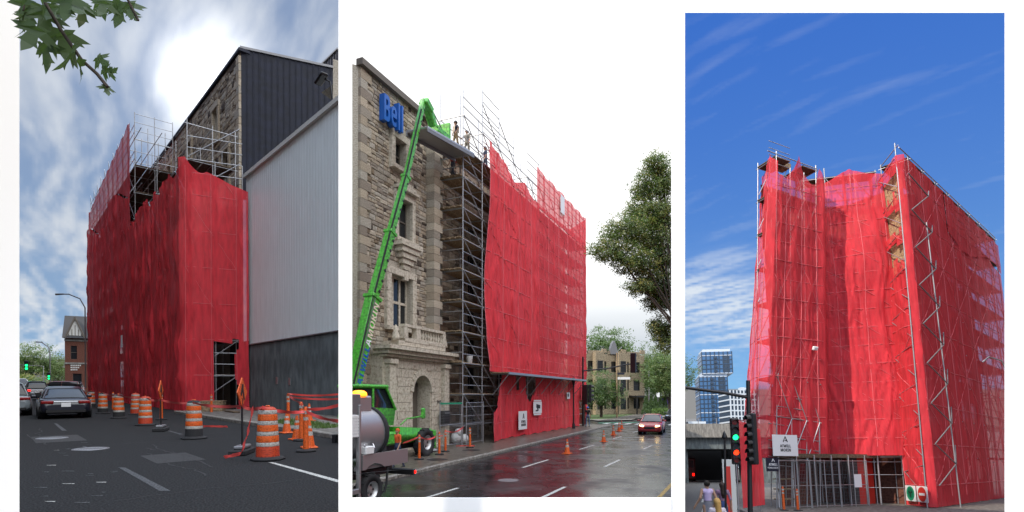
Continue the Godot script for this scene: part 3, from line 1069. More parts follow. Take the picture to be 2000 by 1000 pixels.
func sky_color(t: float, e: float, a: FastNoiseLite, b: FastNoiseLite, glow: Vector3) -> Vector3:
	var az := deg_to_rad(t); var el := deg_to_rad(e)
	var dir := Vector3(sin(az) * cos(el), sin(el), -cos(az) * cos(el))
	var flat := Vector2(dir.x, -dir.z) / (dir.y + 0.14)
	var edge := a.get_noise_3d(dir.x * 9, dir.y * 9, dir.z * 9) * 0.2
	# unseen overcast, darker at the horizon; dimmed left, brightened right to set fill light
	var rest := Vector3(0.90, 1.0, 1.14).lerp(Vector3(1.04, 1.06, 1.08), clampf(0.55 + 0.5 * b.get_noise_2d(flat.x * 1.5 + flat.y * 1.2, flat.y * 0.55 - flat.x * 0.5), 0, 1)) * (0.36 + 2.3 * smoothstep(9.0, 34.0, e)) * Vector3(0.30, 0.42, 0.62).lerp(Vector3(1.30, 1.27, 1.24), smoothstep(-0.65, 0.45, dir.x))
	var high := 1 - smoothstep(38, 60, e)
	var wl := high * smoothstep(-75, -50, t) * (1 - smoothstep(-17.1, -16.0, t + edge))
	var wr := high * smoothstep(16.0, 17.0, t + edge) * (1 - smoothstep(50, 75, t))
	var wm := 0.0 if absf(t) > 50 else high - wl - wr
	var c := rest * (1 - wl - wr - wm)
	var warp := Vector2(a.get_noise_2d(flat.x * 0.8, flat.y * 0.8), b.get_noise_2d(flat.x * 0.8 + 9, flat.y * 0.8)) * 0.05
	var along := Vector2(flat.x * 0.80 + flat.y * 0.60, flat.y * 0.80 - flat.x * 0.60) + warp
	var s1 := b.get_noise_2d(along.x * 2.8, along.y * 0.8)
	var s2 := a.get_noise_2d(along.x * 12.0, along.y * 2.6)
	if wl > 0:  # veil of thin streaked cloud, sun glowing through it
		var veil := smoothstep(0.0, 1.0, 0.44 + s1 * 0.6 + s2 * 0.5)
		var blue := Vector3(0.19, 0.28, 0.48).lerp(Vector3(0.17, 0.40, 0.68), exp(-e / 10.0))
		var white := Vector3(0.55, 0.61, 0.71).lerp(Vector3(0.90, 0.92, 0.91), exp(-e / 9.0))
		var left := blue.lerp(white, 0.15 + 0.85 * veil)
		var ang := rad_to_deg(acos(clampf(dir.dot(glow), -1, 1)))
		left += Vector3(1.0, 0.98, 0.94) * (1.8 * exp(-pow(ang / (3.1 + 1.2 * s1), 2)) + 0.17 * exp(-pow(ang / (7.0 + 3.0 * s2), 2)))
		c += left * wl
	if wm > 0:  # full overcast
		var dull := clampf(0.5 + a.get_noise_2d(flat.x * 0.35, flat.y * 0.35) * 0.6, 0, 1)
		c += Vector3(0.60, 0.66, 0.72).lerp(Vector3(1.4, 1.4, 1.4), smoothstep(3.0, 17.0, e + dull * 3.0)) * wm
	if wr > 0:  # clear
		var clear := Vector3(0.030, 0.135, 0.58).lerp(Vector3(0.24, 0.52, 0.86), exp(-e / 13.0))
		var wisp := clampf(s2 * 0.9 + s1 * 0.8 - 0.18, 0, 1) * 0.13
		var low := exp(-pow((e - 8.0 - s1 * 3.0) / 3.2, 2)) * clampf(0.75 + s2, 0, 1) * clampf((33.0 - t) / 12.0, 0, 1)
		c += clear.lerp(Vector3(0.75, 0.82, 0.9), clampf(wisp + low * 0.9, 0, 1)) * wr
	return c


func sky_image(expo: float) -> ImageTexture:
	# fine where the streets look, coarser elsewhere
	var w := 4096; var h := 2048
	var a := fnoise(3, 1.0, 5); var b := fnoise(11, 1.0, 5)
	var data := PackedFloat32Array()
	data.resize(w * h * 3)
	data.fill(0.25)
	var glow := Vector3(sin(deg_to_rad(-27.5)) * cos(deg_to_rad(25)), sin(deg_to_rad(25)), -cos(deg_to_rad(-27.5)) * cos(deg_to_rad(25)))
	for j in range(0, h / 2 + 8, 8):
		for i in range(0, w, 8):
			var t := 360.0 * (i + 4) / w
			if t > 180: t -= 360.0
			var e := 90.0 - 180.0 * (j + 4) / h
			var step := 2 if absf(t) < 47 and e < 44 else 8
			for y in range(0, 8, step):
				for x in range(0, 8, step):
					var tt := 360.0 * (i + x + step * 0.5) / w
					if tt > 180: tt -= 360.0
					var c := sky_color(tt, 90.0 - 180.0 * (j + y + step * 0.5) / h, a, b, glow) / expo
					for yy in step:
						var k := ((j + y + yy) * w + i + x) * 3
						for xx in step:
							data[k] = c.x; data[k + 1] = c.y; data[k + 2] = c.z
							k += 3
	return ImageTexture.create_from_image(Image.create_from_data(w, h, false, Image.FORMAT_RGBF, data.to_byte_array()))


func _ready() -> void:
	# camera
	var cam := Camera3D.new()
	cam.name = "camera"
	cam.position = Vector3(0, 1.5, 0)
	cam.near = 0.1; cam.far = 3000
	cam.projection = Camera3D.PROJECTION_FRUSTUM
	cam.size = 0.1 * 1000.0 / 1100.0
	cam.frustum_offset = Vector2(0, 0.1 * 260.0 / 1100.0)
	add_child(cam)
	cam.current = true
	# sky and exposure
	var expo := 1.25
	var env := Environment.new()
	var sky := Sky.new()
	var pano := PanoramaSkyMaterial.new()
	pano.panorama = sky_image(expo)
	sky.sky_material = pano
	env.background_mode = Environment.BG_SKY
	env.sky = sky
	env.tonemap_mode = Environment.TONE_MAPPER_LINEAR
	env.tonemap_exposure = expo
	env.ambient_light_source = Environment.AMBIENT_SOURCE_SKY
	env.sdfgi_enabled = true; env.ssao_enabled = true; env.ssil_enabled = true
	var we := WorldEnvironment.new()
	we.name = "world"
	we.environment = env
	add_child(we)
	# sun: behind the viewpoint to the left, about 45 degrees up
	var sun := DirectionalLight3D.new()
	sun.name = "sun"
	sun.light_energy = 1.25
	sun.light_color = Color(1.0, 0.95, 0.88)
	sun.light_angular_distance = 0.6
	sun.shadow_enabled = true
	add_child(sun)
	sun.look_at_from_position(Vector3(-0.641, 0.707, 0.299) * 100, Vector3.ZERO)
	rng.seed = 4
	make_stones()
	materials()
	viewpoint()
	left_street()
	middle_street()
	right_street()
	flush()


func wedge(called: String, m: Material, t0: float, t1: float, z0: float, z1: float, thick := 0.6, y := 0.0) -> void:
	# ground between two bearings from the viewpoint
	var g := Geo.new()
	var steps := [z0]
	while steps[-1] < z1: steps.append(minf(z1, steps[-1] * 1.5 + 2.0))
	var rows := []
	for z in steps:
		var row := []
		for k in 9: row.append(Vector3(lerpf(t0, t1, k / 8.0) * z, y, -z))
		rows.append(row)
	g.grid(rows)
	for s in [0, 8]:
		for r in rows.size() - 1:
			var a: Vector3 = rows[r][s]; var b: Vector3 = rows[r + 1][s]
			g.quad(a, b, b - Vector3(0, thick, 0), a - Vector3(0, thick, 0))
	structure(called, g, m)


func sheet(g: Geo, pts: Array, y: float) -> void:
	# a flat outline on the ground, pts as [x, z], convex
	for k in range(1, pts.size() - 1):
		g.tri(Vector3(pts[0][0], y, pts[0][1]), Vector3(pts[k][0], y, pts[k][1]), Vector3(pts[k + 1][0], y, pts[k + 1][1]))


func viewpoint() -> void:
	S = Transform3D()
	var g := Geo.new()
	g.box(Vector3(9, -1.75, 4.0), Vector3(21.6, 3.5, 20.0), 0.02)
	structure("terrace", g, M.concrete_pale)
	var far := Geo.new()
	far.quad(Vector3(-1500, -130, 600), Vector3(1500, -130, 600), Vector3(1500, -130, -2500), Vector3(-1500, -130, -2500))
	structure("ground", far, M.street)
	# added white strips stand in for blank margins between the three views
	var z := -6.2
	var k := 6.2 / 1100.0
	for p in [[-60.0, 38.0, 4.5, "added white margin strip at the maple branch end of the row"], [661.0, 688.0, 6.2, "added white margin strip beside the pale metal wall"], [1311.0, 1338.0, 6.2, "added white margin strip between the wet street and blue sky"], [1962.0, 2060.0, 6.2, "added white margin strip past the long sunlit netting"]]:
		var f: float = p[2] / 1100.0
		var o := thing("margin_post", p[3], "post", Vector3(((p[0] + p[1]) / 2 - 1000) * f, -0.6, -p[2]), 0.0, "added white margin strips")
		var s := Geo.new()
		var half: float = (p[1] - p[0]) / 2 * f
		s.prism(PackedVector2Array([Vector2(-half, 0), Vector2(half, 0), Vector2(half * 0.5, 0.07), Vector2(-half * 0.5, 0.07)]), 7.3, Transform3D(Basis(Vector3(1, 0, 0), Vector3(0, 0, -1), Vector3(0, 1, 0)), Vector3(0, 7.3, 0)))
		part(o, "shaft", s, M.margin_white)
	var b := thing("margin_beam", "added white margin strip across the top over the blue sky", "beam", Vector3(650 * k, 1.5 + 735 * k, z))
	var bs := Geo.new()
	bs.prism(PackedVector2Array([Vector2(0, 0), Vector2(0.9, 0), Vector2(0.9, -0.08), Vector2(0.3, -0.08)]), 624 * k - 0.004, Transform3D(Basis(Vector3(0, 1, 0), Vector3(0, 0, 1), Vector3(1, 0, 0)), Vector3(312 * k - 0.002, 0, 0)))
	part(b, "span", bs, M.margin_white)
	var q := thing("margin_plinth", "added low white margin strip under the wet street view", "plinth", Vector3(0, -0.5, z))
	var qs := Geo.new()
	qs.box(Vector3(-0.5 * k, 0.5 + 1.5 - 212 * k - 0.4, 0), Vector3(623 * k - 0.004, 0.8, 0.02), 0.002)
	part(q, "margin_block", qs, M.margin_white)


func left_street() -> void:
	site(1.43, atan(10.0 / 1100.0))
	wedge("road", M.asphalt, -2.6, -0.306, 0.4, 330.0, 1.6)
	var apron := Geo.new()
	apron.quad(Vector3(-60, -0.004, 14), Vector3(-1.9, -0.004, 14), Vector3(-1.9, -0.004, -6.0), Vector3(-60, -0.004, -23))
	structure("road_behind", apron, M.asphalt)
	var yaw := atan2(-0.735, 0.678)
	var P0 := Vector3(-17.19, 0, -29.67)
	var at := func(x: float, y: float, z: float) -> Vector3: return P0 + Vector3(0.678, 0, 0.735) * x + Vector3(-0.735, 0, 0.678) * z + Vector3(0, y, 0)
	# pavement and kerb
	var pv := Geo.new()
	var bl := []
	for p in [[2.0, 0.77], [20.0, 0.77], [11.8, -2.9], [2.0, -2.9]]:
		var q: Vector3 = at.call(p[0], 0, p[1]); bl.append([q.x, q.z])
	sheet(pv, bl, 0.12)
	structure("pavement", pv, M.pavement)
	var kb := Geo.new()
	for k in 8:
		var a := 2.0 + k * 2.2
		kb.box(at.call(a + 1.1, 0.055, 0.87), Vector3(2.18, 0.15, 0.2), 0.025, Basis(Vector3.UP, yaw))
	structure("kerb", kb, M.kerb)
	var gr := Geo.new()
	rng.seed = 6
	for k in 900:
		var p: Vector3 = at.call(rng.randf_range(13.0, 17.5), 0.12, rng.randf_range(-0.5, 0.5))
		var h := rng.randf_range(0.04, 0.13); var w := Vector3(rng.randfn(), 0, rng.randfn()) * 0.03
		gr.tri(p - w, p + w, p + Vector3(rng.randfn() * 0.04, h, rng.randfn() * 0.04))
	tag(part(self, "grass", gr, M.leaf_green, S), "weedy grass strip behind the kerb by the cones", "grass", "", "stuff")
	# markings
	for m in [["paint", [[-4.46, -10.27], [-4.32, -10.22], [-2.42, -8.20], [-2.54, -8.17]]], ["faded_paint", [[-6.75, -9.64], [-6.6, -9.6], [-4.55, -7.5], [-4.7, -7.5]]], ["faded_paint", [[-9.85, -12.9], [-9.72, -12.85], [-8.95, -12.0], [-9.05, -11.98]]], ["faded_paint", [[-16.6, -20.4], [-16.45, -20.35], [-13.6, -17.2], [-13.75, -17.2]]], ["faded_paint", [[-10.9, -17.6], [-10.8, -17.55], [-9.3, -15.95], [-9.42, -15.95]]], ["faded_paint", [[-9.3, -9.1], [-9.1, -9.1], [-8.6, -8.5], [-8.8, -8.45]]]]:
		var g := Geo.new()
		sheet(g, m[1], 0.004)
		var o := structure("road_marking", g, M[m[0]])
	rng.seed = 15
	for k in 26:
		var x := rng.randf_range(-10.5, -5.2); var z := -x * -1.28 - rng.randf_range(-0.7, 0.9)
		var g := Geo.new()
		var w := rng.randf_range(0.05, 0.22); var d := rng.randf_range(0.015, 0.05)
		sheet(g, [[x, z], [x + w, z + d * 0.4], [x + w * 0.8, z - d], [x - w * 0.2, z - d * 0.7]], 0.004)
		structure("paint_scrap", g, M.faded_paint if k % 4 else M.paint)
	rng.seed = 23
	for k in 9:
		var p := Vector3(rng.randf_range(-13.0, -4.0), 0.003, 0)
		p.z = p.x * 1.05 - rng.randf_range(1.5, 6.0)
		var a := []; var b := []
		var dir := Vector3(-0.678, 0, -0.735) if k % 3 else Vector3(0.735, 0, -0.678)
		for q in 26:
			p += dir * 0.16 + Vector3(rng.randfn(), 0, rng.randfn()) * 0.035
			var w := Vector3(-dir.z, 0, dir.x) * rng.randf_range(0.008, 0.02)
			a.append(p - w); b.append(p + w)
		var g := Geo.new()
		g.grid([a, b])
		structure("road_crack", g, M.black_rubber)
	for q in [[-7.4, -11.2, 1.5, 0.8], [-13.0, -15.2, 2.2, 1.0]]:
		var g := Geo.new()
		sheet(g, [[q[0], q[1]], [q[0] + q[2] * 0.68, q[1] + q[2] * 0.73], [q[0] + q[2] * 0.68 + q[3] * 0.73, q[1] + q[2] * 0.73 - q[3] * 0.68], [q[0] + q[3] * 0.73, q[1] - q[3] * 0.68]], 0.002)
		structure("road_patch", g, M.asphalt_patch)
	# manholes
	for m in [[Vector3(-12.12, 0, -14.83), "round pale manhole cover, the farther of two in the dark lane"], [Vector3(-9.26, 0, -12.37), "round pale manhole cover, the nearer of two in the dark lane"]]:
		var o := thing("manhole_cover", m[1], "manhole", m[0], 0.3, "manhole covers in the dark lane")
		var g := Geo.new()
		g.lathe([[0.001, 0.012], [0.29, 0.012], [0.30, 0.004]], 28)
		part(o, "lid", g, M.aluminium)
		var r := Geo.new()
		r.lathe([[0.305, 0.002], [0.305, 0.014], [0.335, 0.014], [0.345, 0.003]], 28)
		part(o, "ring", r, M.dull_steel)
		var s := Geo.new()
		for k in 10: s.box(Vector3(-0.22 + k * 0.05, 0.014, 0), Vector3(0.014, 0.006, 0.36), 0.0)
		part(o, "rib", s, M.dull_steel)
	# the stone building with its dark metal end
	var b := thing("stone_building", "tall grey rubble stone building with navy metal end behind red netting", "building", P0, yaw)
	var holes := []
	var wins := [[-5.6, 16.7, 1.0, 1.9], [-12.0, 16.8, 1.0, 1.7], [-4.0, 12.0, 1.5, 3.4], [-9.4, 11.6, 1.5, 3.0], [-18.0, 16.7, 1.0, 1.9], [-24.0, 16.7, 1.0, 1.9], [-30.0, 16.7, 1.0, 1.9]]
	for w in wins: holes.append(Rect2(w[0], w[1], w[2], w[3]))
	var wall := Geo.new()
	pierced(wall, -40.0, -0.5, 0.0, 20.2, holes, -2.96, 0.3)
	wall.quad(Vector3(-40, 20.2, -2.96), Vector3(-0.5, 20.2, -2.96), Vector3(-0.5, 20.2, -7.8), Vector3(-40, 20.2, -7.8))
	wall.quad(Vector3(-40, 0, -7.8), Vector3(-40, 0, -2.96), Vector3(-40, 20.2, -2.96), Vector3(-40, 20.2, -7.8))
	part(b, "wall", wall, M.mortar)
	stone_face(b, -40.0, -1.15, 8.0, 20.1, holes, -2.95, {"seed": 31, "pre": "stone_", "size": 1.15, "rank": func(s): return s[2] * s[3] * (1.0 if s[0] > -13 and s[1] > 12 else 0.02)})
	var qn := 0
	for k in 28:
		var long := 0.85 if k % 2 == 0 else 0.5
		slab(b, "quoin", Vector3(-0.5 - long / 2, 8.2 + k * 0.43, -2.91), Vector3(long, 0.40, 0.14), M["stone_%d" % [3, 0, 6][k % 3]])
	for w in wins:
		window(b, w[0] + 0.03, w[1] + 0.03, w[2] - 0.06, w[3] - 0.06, -3.2, 2 if w[2] > 1.2 else 1, 2)
		for s in [[w[0] + w[2] / 2, w[1] - 0.1, w[2] + 0.5, 0.2], [w[0] + w[2] / 2, w[1] + w[3] + 0.16, w[2] + 0.6, 0.32]]: slab(b, "sill", Vector3(s[0], s[1], -2.88), Vector3(s[2], s[3], 0.2), M.stone_3)
		for s in [-0.14, w[2] + 0.14]: slab(b, "jamb", Vector3(w[0] + s, w[1] + w[3] / 2, -2.885), Vector3(0.26, w[3], 0.17), M.stone_0)
	slab(b, "coping", Vector3(-20.2, 20.28, -3.1), Vector3(39.8, 0.16, 0.6), M.navy_metal)
	# navy end, panel by panel
	var e := thing("navy_cladding", "dark navy ribbed metal wall above the pale wall", "building", at.call(-0.5, 0, -2.95), atan2(0.399, 0.917))
	var core := Geo.new()
	core.box(Vector3(2.6, 16.2, -0.2), Vector3(5.2, 8.4, 0.3))
	part(e, "wall", core, M.navy_metal)
	for k in 16:
		slab(e, "panel", Vector3(0.17 + k * 0.325, 16.2, -0.02), Vector3(0.27, 8.4, 0.05), M.navy_metal)
		slab(e, "rib", Vector3(0.33 + k * 0.325, 16.2, 0.02), Vector3(0.04, 8.4, 0.07), M.navy_metal)
	slab(e, "flashing", Vector3(2.6, 20.46, -0.12), Vector3(5.26, 0.13, 0.42), M.dull_steel)
	var e2 := thing("rooftop_block", "higher navy metal rooftop block at the frame edge", "building", at.call(-8.0, 0, -12.4), yaw)
	var rb := Geo.new()
	rb.box(Vector3(-7.0, 13.7, -0.32), Vector3(14.0, 27.4, 0.6))
	part(e2, "wall", rb, M.navy_metal)
	for k in 30: slab(e2, "rib", Vector3(-0.2 - k * 0.47, 23.0, 0.0), Vector3(0.06, 8.6, 0.1), M.navy_metal)
	slab(e2, "flashing", Vector3(-7.0, 27.45, -0.3), Vector3(14.05, 0.12, 0.8), M.dull_steel)
	# pale metal wall on a concrete base
	var w2 := thing("metal_wall", "pale grey-white ribbed metal wall on a concrete base", "building", P0, yaw)
	var cb := Geo.new()
	cb.box(Vector3(6.2, 1.78, -3.06), Vector3(11.7, 3.56, 0.3), 0.02)
	part(w2, "base_wall", cb, M.concrete, Transform3D(), "bare grey concrete base")
	var up := Geo.new()
	up.box(Vector3(6.2, 8.2, -3.12), Vector3(11.7, 9.28, 0.3))
	part(w2, "wall", up, M.white_metal)
	for k in 39: slab(w2, "panel", Vector3(0.5 + k * 0.3, 8.22, -2.96), Vector3(0.28, 9.24, 0.022), M.white_metal)
	slab(w2, "coping", Vector3(6.2, 12.96, -3.06), Vector3(11.8, 0.2, 0.5), M.plaster_white)
	slab(w2, "drip_edge", Vector3(6.2, 3.59, -2.9), Vector3(11.72, 0.05, 0.12), M.dull_steel)
	for p in [[6.6, 1.55], [5.0, 1.6]]: slab(w2, "notice", Vector3(p[0], p[1], -2.9), Vector3(0.22, 0.35, 0.02), M.aluminium)
	# roof between the pale wall and the navy end
	var rf := Geo.new()
	var ra := []
	for p in [[0.35, -3.2], [11.9, -3.2], [3.5, -6.0], [1.2, -7.6]]:
		var q: Vector3 = at.call(p[0], 0, p[1]); ra.append([q.x, q.z])
	sheet(rf, ra, 12.2)
	part(w2, "roof", rf, M.dull_steel, (S * Transform3D(Basis(Vector3.UP, yaw), P0)).affine_inverse() * S)
	var fl := thing("flood_lamp", "black flood lamp on an arm high on the pale wall", "lamp", at.call(11.0, 13.05, -2.9), yaw)
	var fa := Geo.new()
	fa.hose([Vector3(0.3, 0, 0), Vector3(0.3, 0.8, 0.1), Vector3(0.1, 0.95, 0.3)], 0.035)
	part(fl, "arm", fa, M.black_metal)
	var fh := Geo.new()
	fh.box(Vector3(0.0, 0.95, 0.35), Vector3(0.75, 0.16, 0.34), 0.06, Basis(Vector3.BACK, 0.25))
	part(fl, "head", fh, M.black_metal)
	# scaffold
	var sc := thing("scaffold", "steel tube scaffold with plank decks behind the dark red netting", "scaffold", P0, yaw)
	var xs := []
	for k in 17: xs.append(-k * 2.44)
	xs.reverse()
	var lv := []
	for k in 10: lv.append(1.9 * (k + 1))
	var tops := func(x: float) -> float:
		if x < -14.0: return 20.9
		return [15.4, 15.0, 13.0, 15.6, 13.2, 13.0, 14.6][int(round(-x / 2.44)) % 7]
	scaffold(sc, xs, [-0.12, -1.35, -2.5], lv, tops, {"lift": 1.9, "deck": func(x, y): return (x < -14 and y < 19 and y > 7) or (y > 13 and y < 14 and x > -5.0) or y < 6})
	for y in [19.0, 19.6, 20.2, 20.8]: pole(sc, "guard_rail", Vector3(-14.64, y, -0.12), Vector3(-14.64, y, -2.5), 0.022, M.galvanised)
	for k in 8: pole(sc, "end_brace", Vector3(0.0, 1.9 * k + 0.1, -0.12), Vector3(0.85, 1.9 * k + 2.0, -2.5), 0.022, M.galvanised)
	for k in 7:
		for z in [[0.0, -0.12], [0.42, -1.35], [0.85, -2.6]]: pole(sc, "end_standard", Vector3(z[0], 1.9 * k, z[1]), Vector3(z[0], 1.9 * k + 1.9, z[1]), 0.026, M.galvanised)
		for h in [0.0, 0.6, 1.2]: pole(sc, "end_rail", Vector3(0.0, 1.9 * (k + 1) + h, -0.12), Vector3(0.85, 1.9 * (k + 1) + h, -2.6), 0.022, M.galvanised)
	# netting
	var n1 := thing("debris_netting", "dark red debris netting with a ragged upper edge, doorway at its end", "netting", P0, yaw, "dark red nets on the shaded street")
	var peaks := [[0.0, 13.2], [1.1, 12.9], [3.3, 13.1], [6.2, 13.2], [8.6, 13.1], [10.8, 12.9], [12.8, 13.0], [14.9, 13.4], [15.95, 12.7], [17.85, 11.9]]
	var hem := func(u: float) -> float:
		for k in peaks.size() - 1:
			if u <= peaks[k + 1][0]:
				var f: float = (u - peaks[k][0]) / (peaks[k + 1][0] - peaks[k][0])
				return lerpf(peaks[k][1], peaks[k + 1][1], f) - 0.75 * 4.0 * f * (1 - f) * (0.5 + 0.5 * sin(k * 2.1 + 1.0))
		return 11.9
	cloth(n1, "sheet", [Vector3(-14.9, 0, 0.0), Vector3(0, 0, 0.0), Vector3(1.0, 0, -2.86)], func(_u): return 0.02, func(u): return hem.call(u), M.net_mid, {"lift": 1.9, "tube": 0.014, "wrap_from": 14.9, "bay": 1.22, "fold": 0.42, "seed": 4, "cu": 0.1, "fade": 14.85, "hole": func(u, y): return u > 16.2 and u < 17.32 + 0.12 * sin(y * 2) and y < 3.75})
	var n2 := thing("debris_netting", "tall dark red debris netting with a bright thin upper band", "netting", P0, yaw, "dark red nets on the shaded street")
	cloth(n2, "sheet", [Vector3(-39.3, 0, -2.6), Vector3(-39.3, 0, 0.0), Vector3(-14.7, 0, 0.0)], func(_u): return 0.02, func(u): return 16.4 + 0.8 * sin(u * 0.4) - 0.03 * u, M.net_mid, {"fold": 0.34, "seed": 14, "cu": 0.14})
	cloth(n2, "upper_sheet", [Vector3(-38.5, 0, 0.05), Vector3(-14.7, 0, 0.05)], func(u): return 16.2 + 0.8 * sin(u * 0.4 + 1.0) - 0.03 * u, func(u): return prof([[0, 18.6], [3, 18.9], [6, 19.2], [23.8, 20.2]], u) + 0.1 * sin(u * 2.6), M.net_thin, {"fold": 0.10, "seed": 24, "cu": 0.2})
	var ps := thing("paper_notice", "small white notice pinned on the dark red netting", "notice", at.call(-16.9, 4.6, 0.42), yaw)
	var pg := Geo.new()
	pg.box(Vector3(0, 0, 0), Vector3(0.55, 0.9, 0.02), 0.0)
	part(ps, "board", pg, M.sign_white)
	# dark board stands in for the shaded interior behind the doorway
	var ib := thing("doorway_dark", "dark board standing for the shade inside the netting doorway", "doorway_dark", at.call(0.9, 0, -2.85), yaw)
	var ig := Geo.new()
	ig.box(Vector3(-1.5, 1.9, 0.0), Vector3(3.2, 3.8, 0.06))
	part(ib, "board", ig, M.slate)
	# lane drums, signs, posts and cones
	for q in [[Vector3(-4.61, 0, -10.62), false, "largest orange and white drum with a red foot, nearest the kerb cones"], [Vector3(-8.3, 0, -14.69), true, "black-footed striped drum beside the fallen tape"], [Vector3(-12.64, 0, -19.41), false, "red-footed striped drum just before the smaller diamond sign"], [Vector3(-16.39, 0, -23.47), true, "black-footed striped drum two behind the black car's corner"], [Vector3(-17.52, 0, -26.21), false, "dull red-footed drum standing closest to the netting"], [Vector3(-19.7, 0, -27.11), true, "black-footed striped drum just past the black car"], [Vector3(-25.0, 0, -33.46), true, "farthest striped drum, half hidden behind the black car"]]:
		barrel(q[2], q[0], q[1])
	road_sign("orange diamond work sign on a black pole beside the largest drum", Vector3(-5.5, 0, -11.47), 1.72)
	road_sign("smaller looking orange diamond work sign between two drums", Vector3(-10.66, 0, -17.09), 1.92, 1.54)
	for q in [[Vector3(-13.99, 0, -26.21), 0.95, "orange post in front of the wooden crate"], [Vector3(-13.99, 0, -22.46), 1.1, "orange post behind the smaller diamond sign"], [Vector3(-21.84, 0, -30.83), 1.0, "orange post between the drums near the netting"], [Vector3(-25.61, 0, -34.95), 0.95, "farthest orange post near the netting"], [Vector3(-7.53, 0.12, -18.94), 1.0, "orange post on the pavement holding the tape strands"], [Vector3(-5.3, 0.0, -14.16), 0.98, "orange post between two kerb cones"], [Vector3(-4.36, 0.0, -11.9), 0.95, "nearest orange post at the kerb cones"]]:
		channelizer(q[2], q[0], q[1], "orange posts on the shaded street")
	for q in [[Vector3(-6.55, 0, -16.37), "orange cone at the foot of the taped pavement post"], [Vector3(-5.51, 0, -14.42), "middle orange cone of the three kerb cones"], [Vector3(-4.53, 0, -12.57), "nearest orange cone behind the kerb post"], [Vector3(-7.17, 0.12, -19.9), "orange cone lying back on the pavement by the grass"], [Vector3(-7.66, 0.12, -24.19), "orange cone against the concrete wall"]]:
		cone(q[1], q[0], 0.62, "cones at the shaded kerb")
	ribbon("red tape strung between drums, signs and posts along the netting", [Vector3(-25.6, 0.9, -34.9), Vector3(-19.7, 1.0, -27.1), Vector3(-16.4, 0.98, -23.4), Vector3(-12.6, 0.95, -19.4), Vector3(-10.66, 0.95, -17.1), Vector3(-8.3, 0.95, -14.6), Vector3(-5.5, 0.98, -11.47), Vector3(-4.61, 1.0, -10.4)], 0.05)
	ribbon("red tape from the largest drum past the kerb posts to the wall", [Vector3(-4.61, 1.0, -10.4), Vector3(-4.36, 0.85, -11.9), Vector3(-3.0, 0.75, -10.2)], 0.05)
	ribbon("red tape tied between the pavement posts", [Vector3(-3.4, 1.05, -11.5), Vector3(-4.36, 0.9, -11.9), Vector3(-5.3, 0.95, -14.16), Vector3(-7.53, 1.1, -18.94), Vector3(-5.6, 1.1, -18.2)], 0.05)
	ribbon("second red tape strand from the pavement post to the wall", [Vector3(-7.53, 1.0, -18.94), Vector3(-5.6, 0.95, -18.2)], 0.04)
	ribbon("loose red tape fallen from the largest drum to the road", [Vector3(-4.85, 1.0, -10.55), Vector3(-4.98, 0.5, -10.6), Vector3(-5.1, 0.12, -10.6), Vector3(-5.5, 0.03, -10.75)], 0.0)
	ribbon("red tape lying on the road behind the second drum", [Vector3(-10.2, 0.04, -18.6), Vector3(-9.3, 0.04, -18.4)], 0.0)
	var cr := thing("wooden_crate", "pale wooden crate against the netting corner", "crate", Vector3(-14.5, 0, -27.3), yaw + 1.1)
	for k in 4: slab(cr, "board", Vector3(0, 0.08 + k * 0.145, 0.38), Vector3(1.0, 0.13, 0.03), M.plank_pale)
	for s in [-1, 1]:
		for k in 4: slab(cr, "board", Vector3(s * 0.49, 0.08 + k * 0.145, 0), Vector3(0.03, 0.13, 0.74), M.plank_pale)
	slab(cr, "lid", Vector3(0, 0.6, 0), Vector3(1.04, 0.03, 0.84), M.plank_pale)
	var pal := thing("timber_pile", "low stack of planks beside the crate", "timber", Vector3(-13.0, 0, -26.2), yaw)
	for k in 3: slab(pal, "plank", Vector3(0.1 * k, 0.04 + k * 0.06, 0.04 * k), Vector3(1.4, 0.05, 0.28), M.plank)
	# cars
	var drive := atan2(0.678, 0.735)
	car("saloon_car", "black saloon car driving away past the drums", Vector3(-18.2, 0, -23.1) + Vector3(-0.678, 0, -0.735) * 2.4, drive - 0.03, M.car_black, {"length": 4.7, "width": 1.76, "tall": 1.32, "group": "cars on the shaded street"})
	car("hatchback_car", "silver-grey car cut off at the frame edge", Vector3(-22.3, 0, -24.8) + Vector3(-0.678, 0, -0.735) * 2.1, drive, M.car_grey, {"length": 4.3, "tall": 1.5, "suv": true, "group": "cars on the shaded street"})
	car("sport_utility_car", "dark car with glowing red brake lights farther down the street", Vector3(-41.5, 0, -49.2) + Vector3(-0.678, 0, -0.735) * 2.2, drive, M.car_charcoal, {"length": 4.6, "tall": 1.68, "suv": true, "brake": true, "group": "cars on the shaded street"})
	car("sport_utility_car", "dark red sport utility car crossing beyond the orange posts", Vector3(-52.3, 0, -65.0), drive + 1.15, M.car_dark_red, {"length": 4.7, "tall": 1.75, "suv": true, "group": "cars on the shaded street"})
	car("van", "white van with its lights on at the far left edge", Vector3(-62.0, 0, -71.0), drive + PI, M.car_white, {"length": 4.9, "tall": 2.1, "suv": true, "lit": true, "category": "van", "group": "cars on the shaded street"})
	car("hatchback_car", "small dark car waiting at the far crossing", Vector3(-80.0, 0, -92.0), drive, M.car_charcoal, {"length": 4.2, "brake": true, "group": "cars on the shaded street"})
	rng.seed = 91
	for k in 5:
		channelizer(["leftmost", "second", "third", "fourth", "last"][k] + " of five orange posts at the far crossing", Vector3(-40.0 + k * 1.35, 0, -50.5 - k * 0.6), 1.0, "orange posts at the far crossing")
	# far corner: gabled brick house, trees, lights
	var hs := thing("brick_house", "red brick corner house with dark gabled roof and timbered gables", "building", Vector3(-74.6, 0, -94.0), 0.50)
	hs.transform = hs.transform * Transform3D(Basis.from_scale(Vector3(0.86, 1.14, 1)), Vector3.ZERO)
	var hw := Geo.new()
	var hh := []
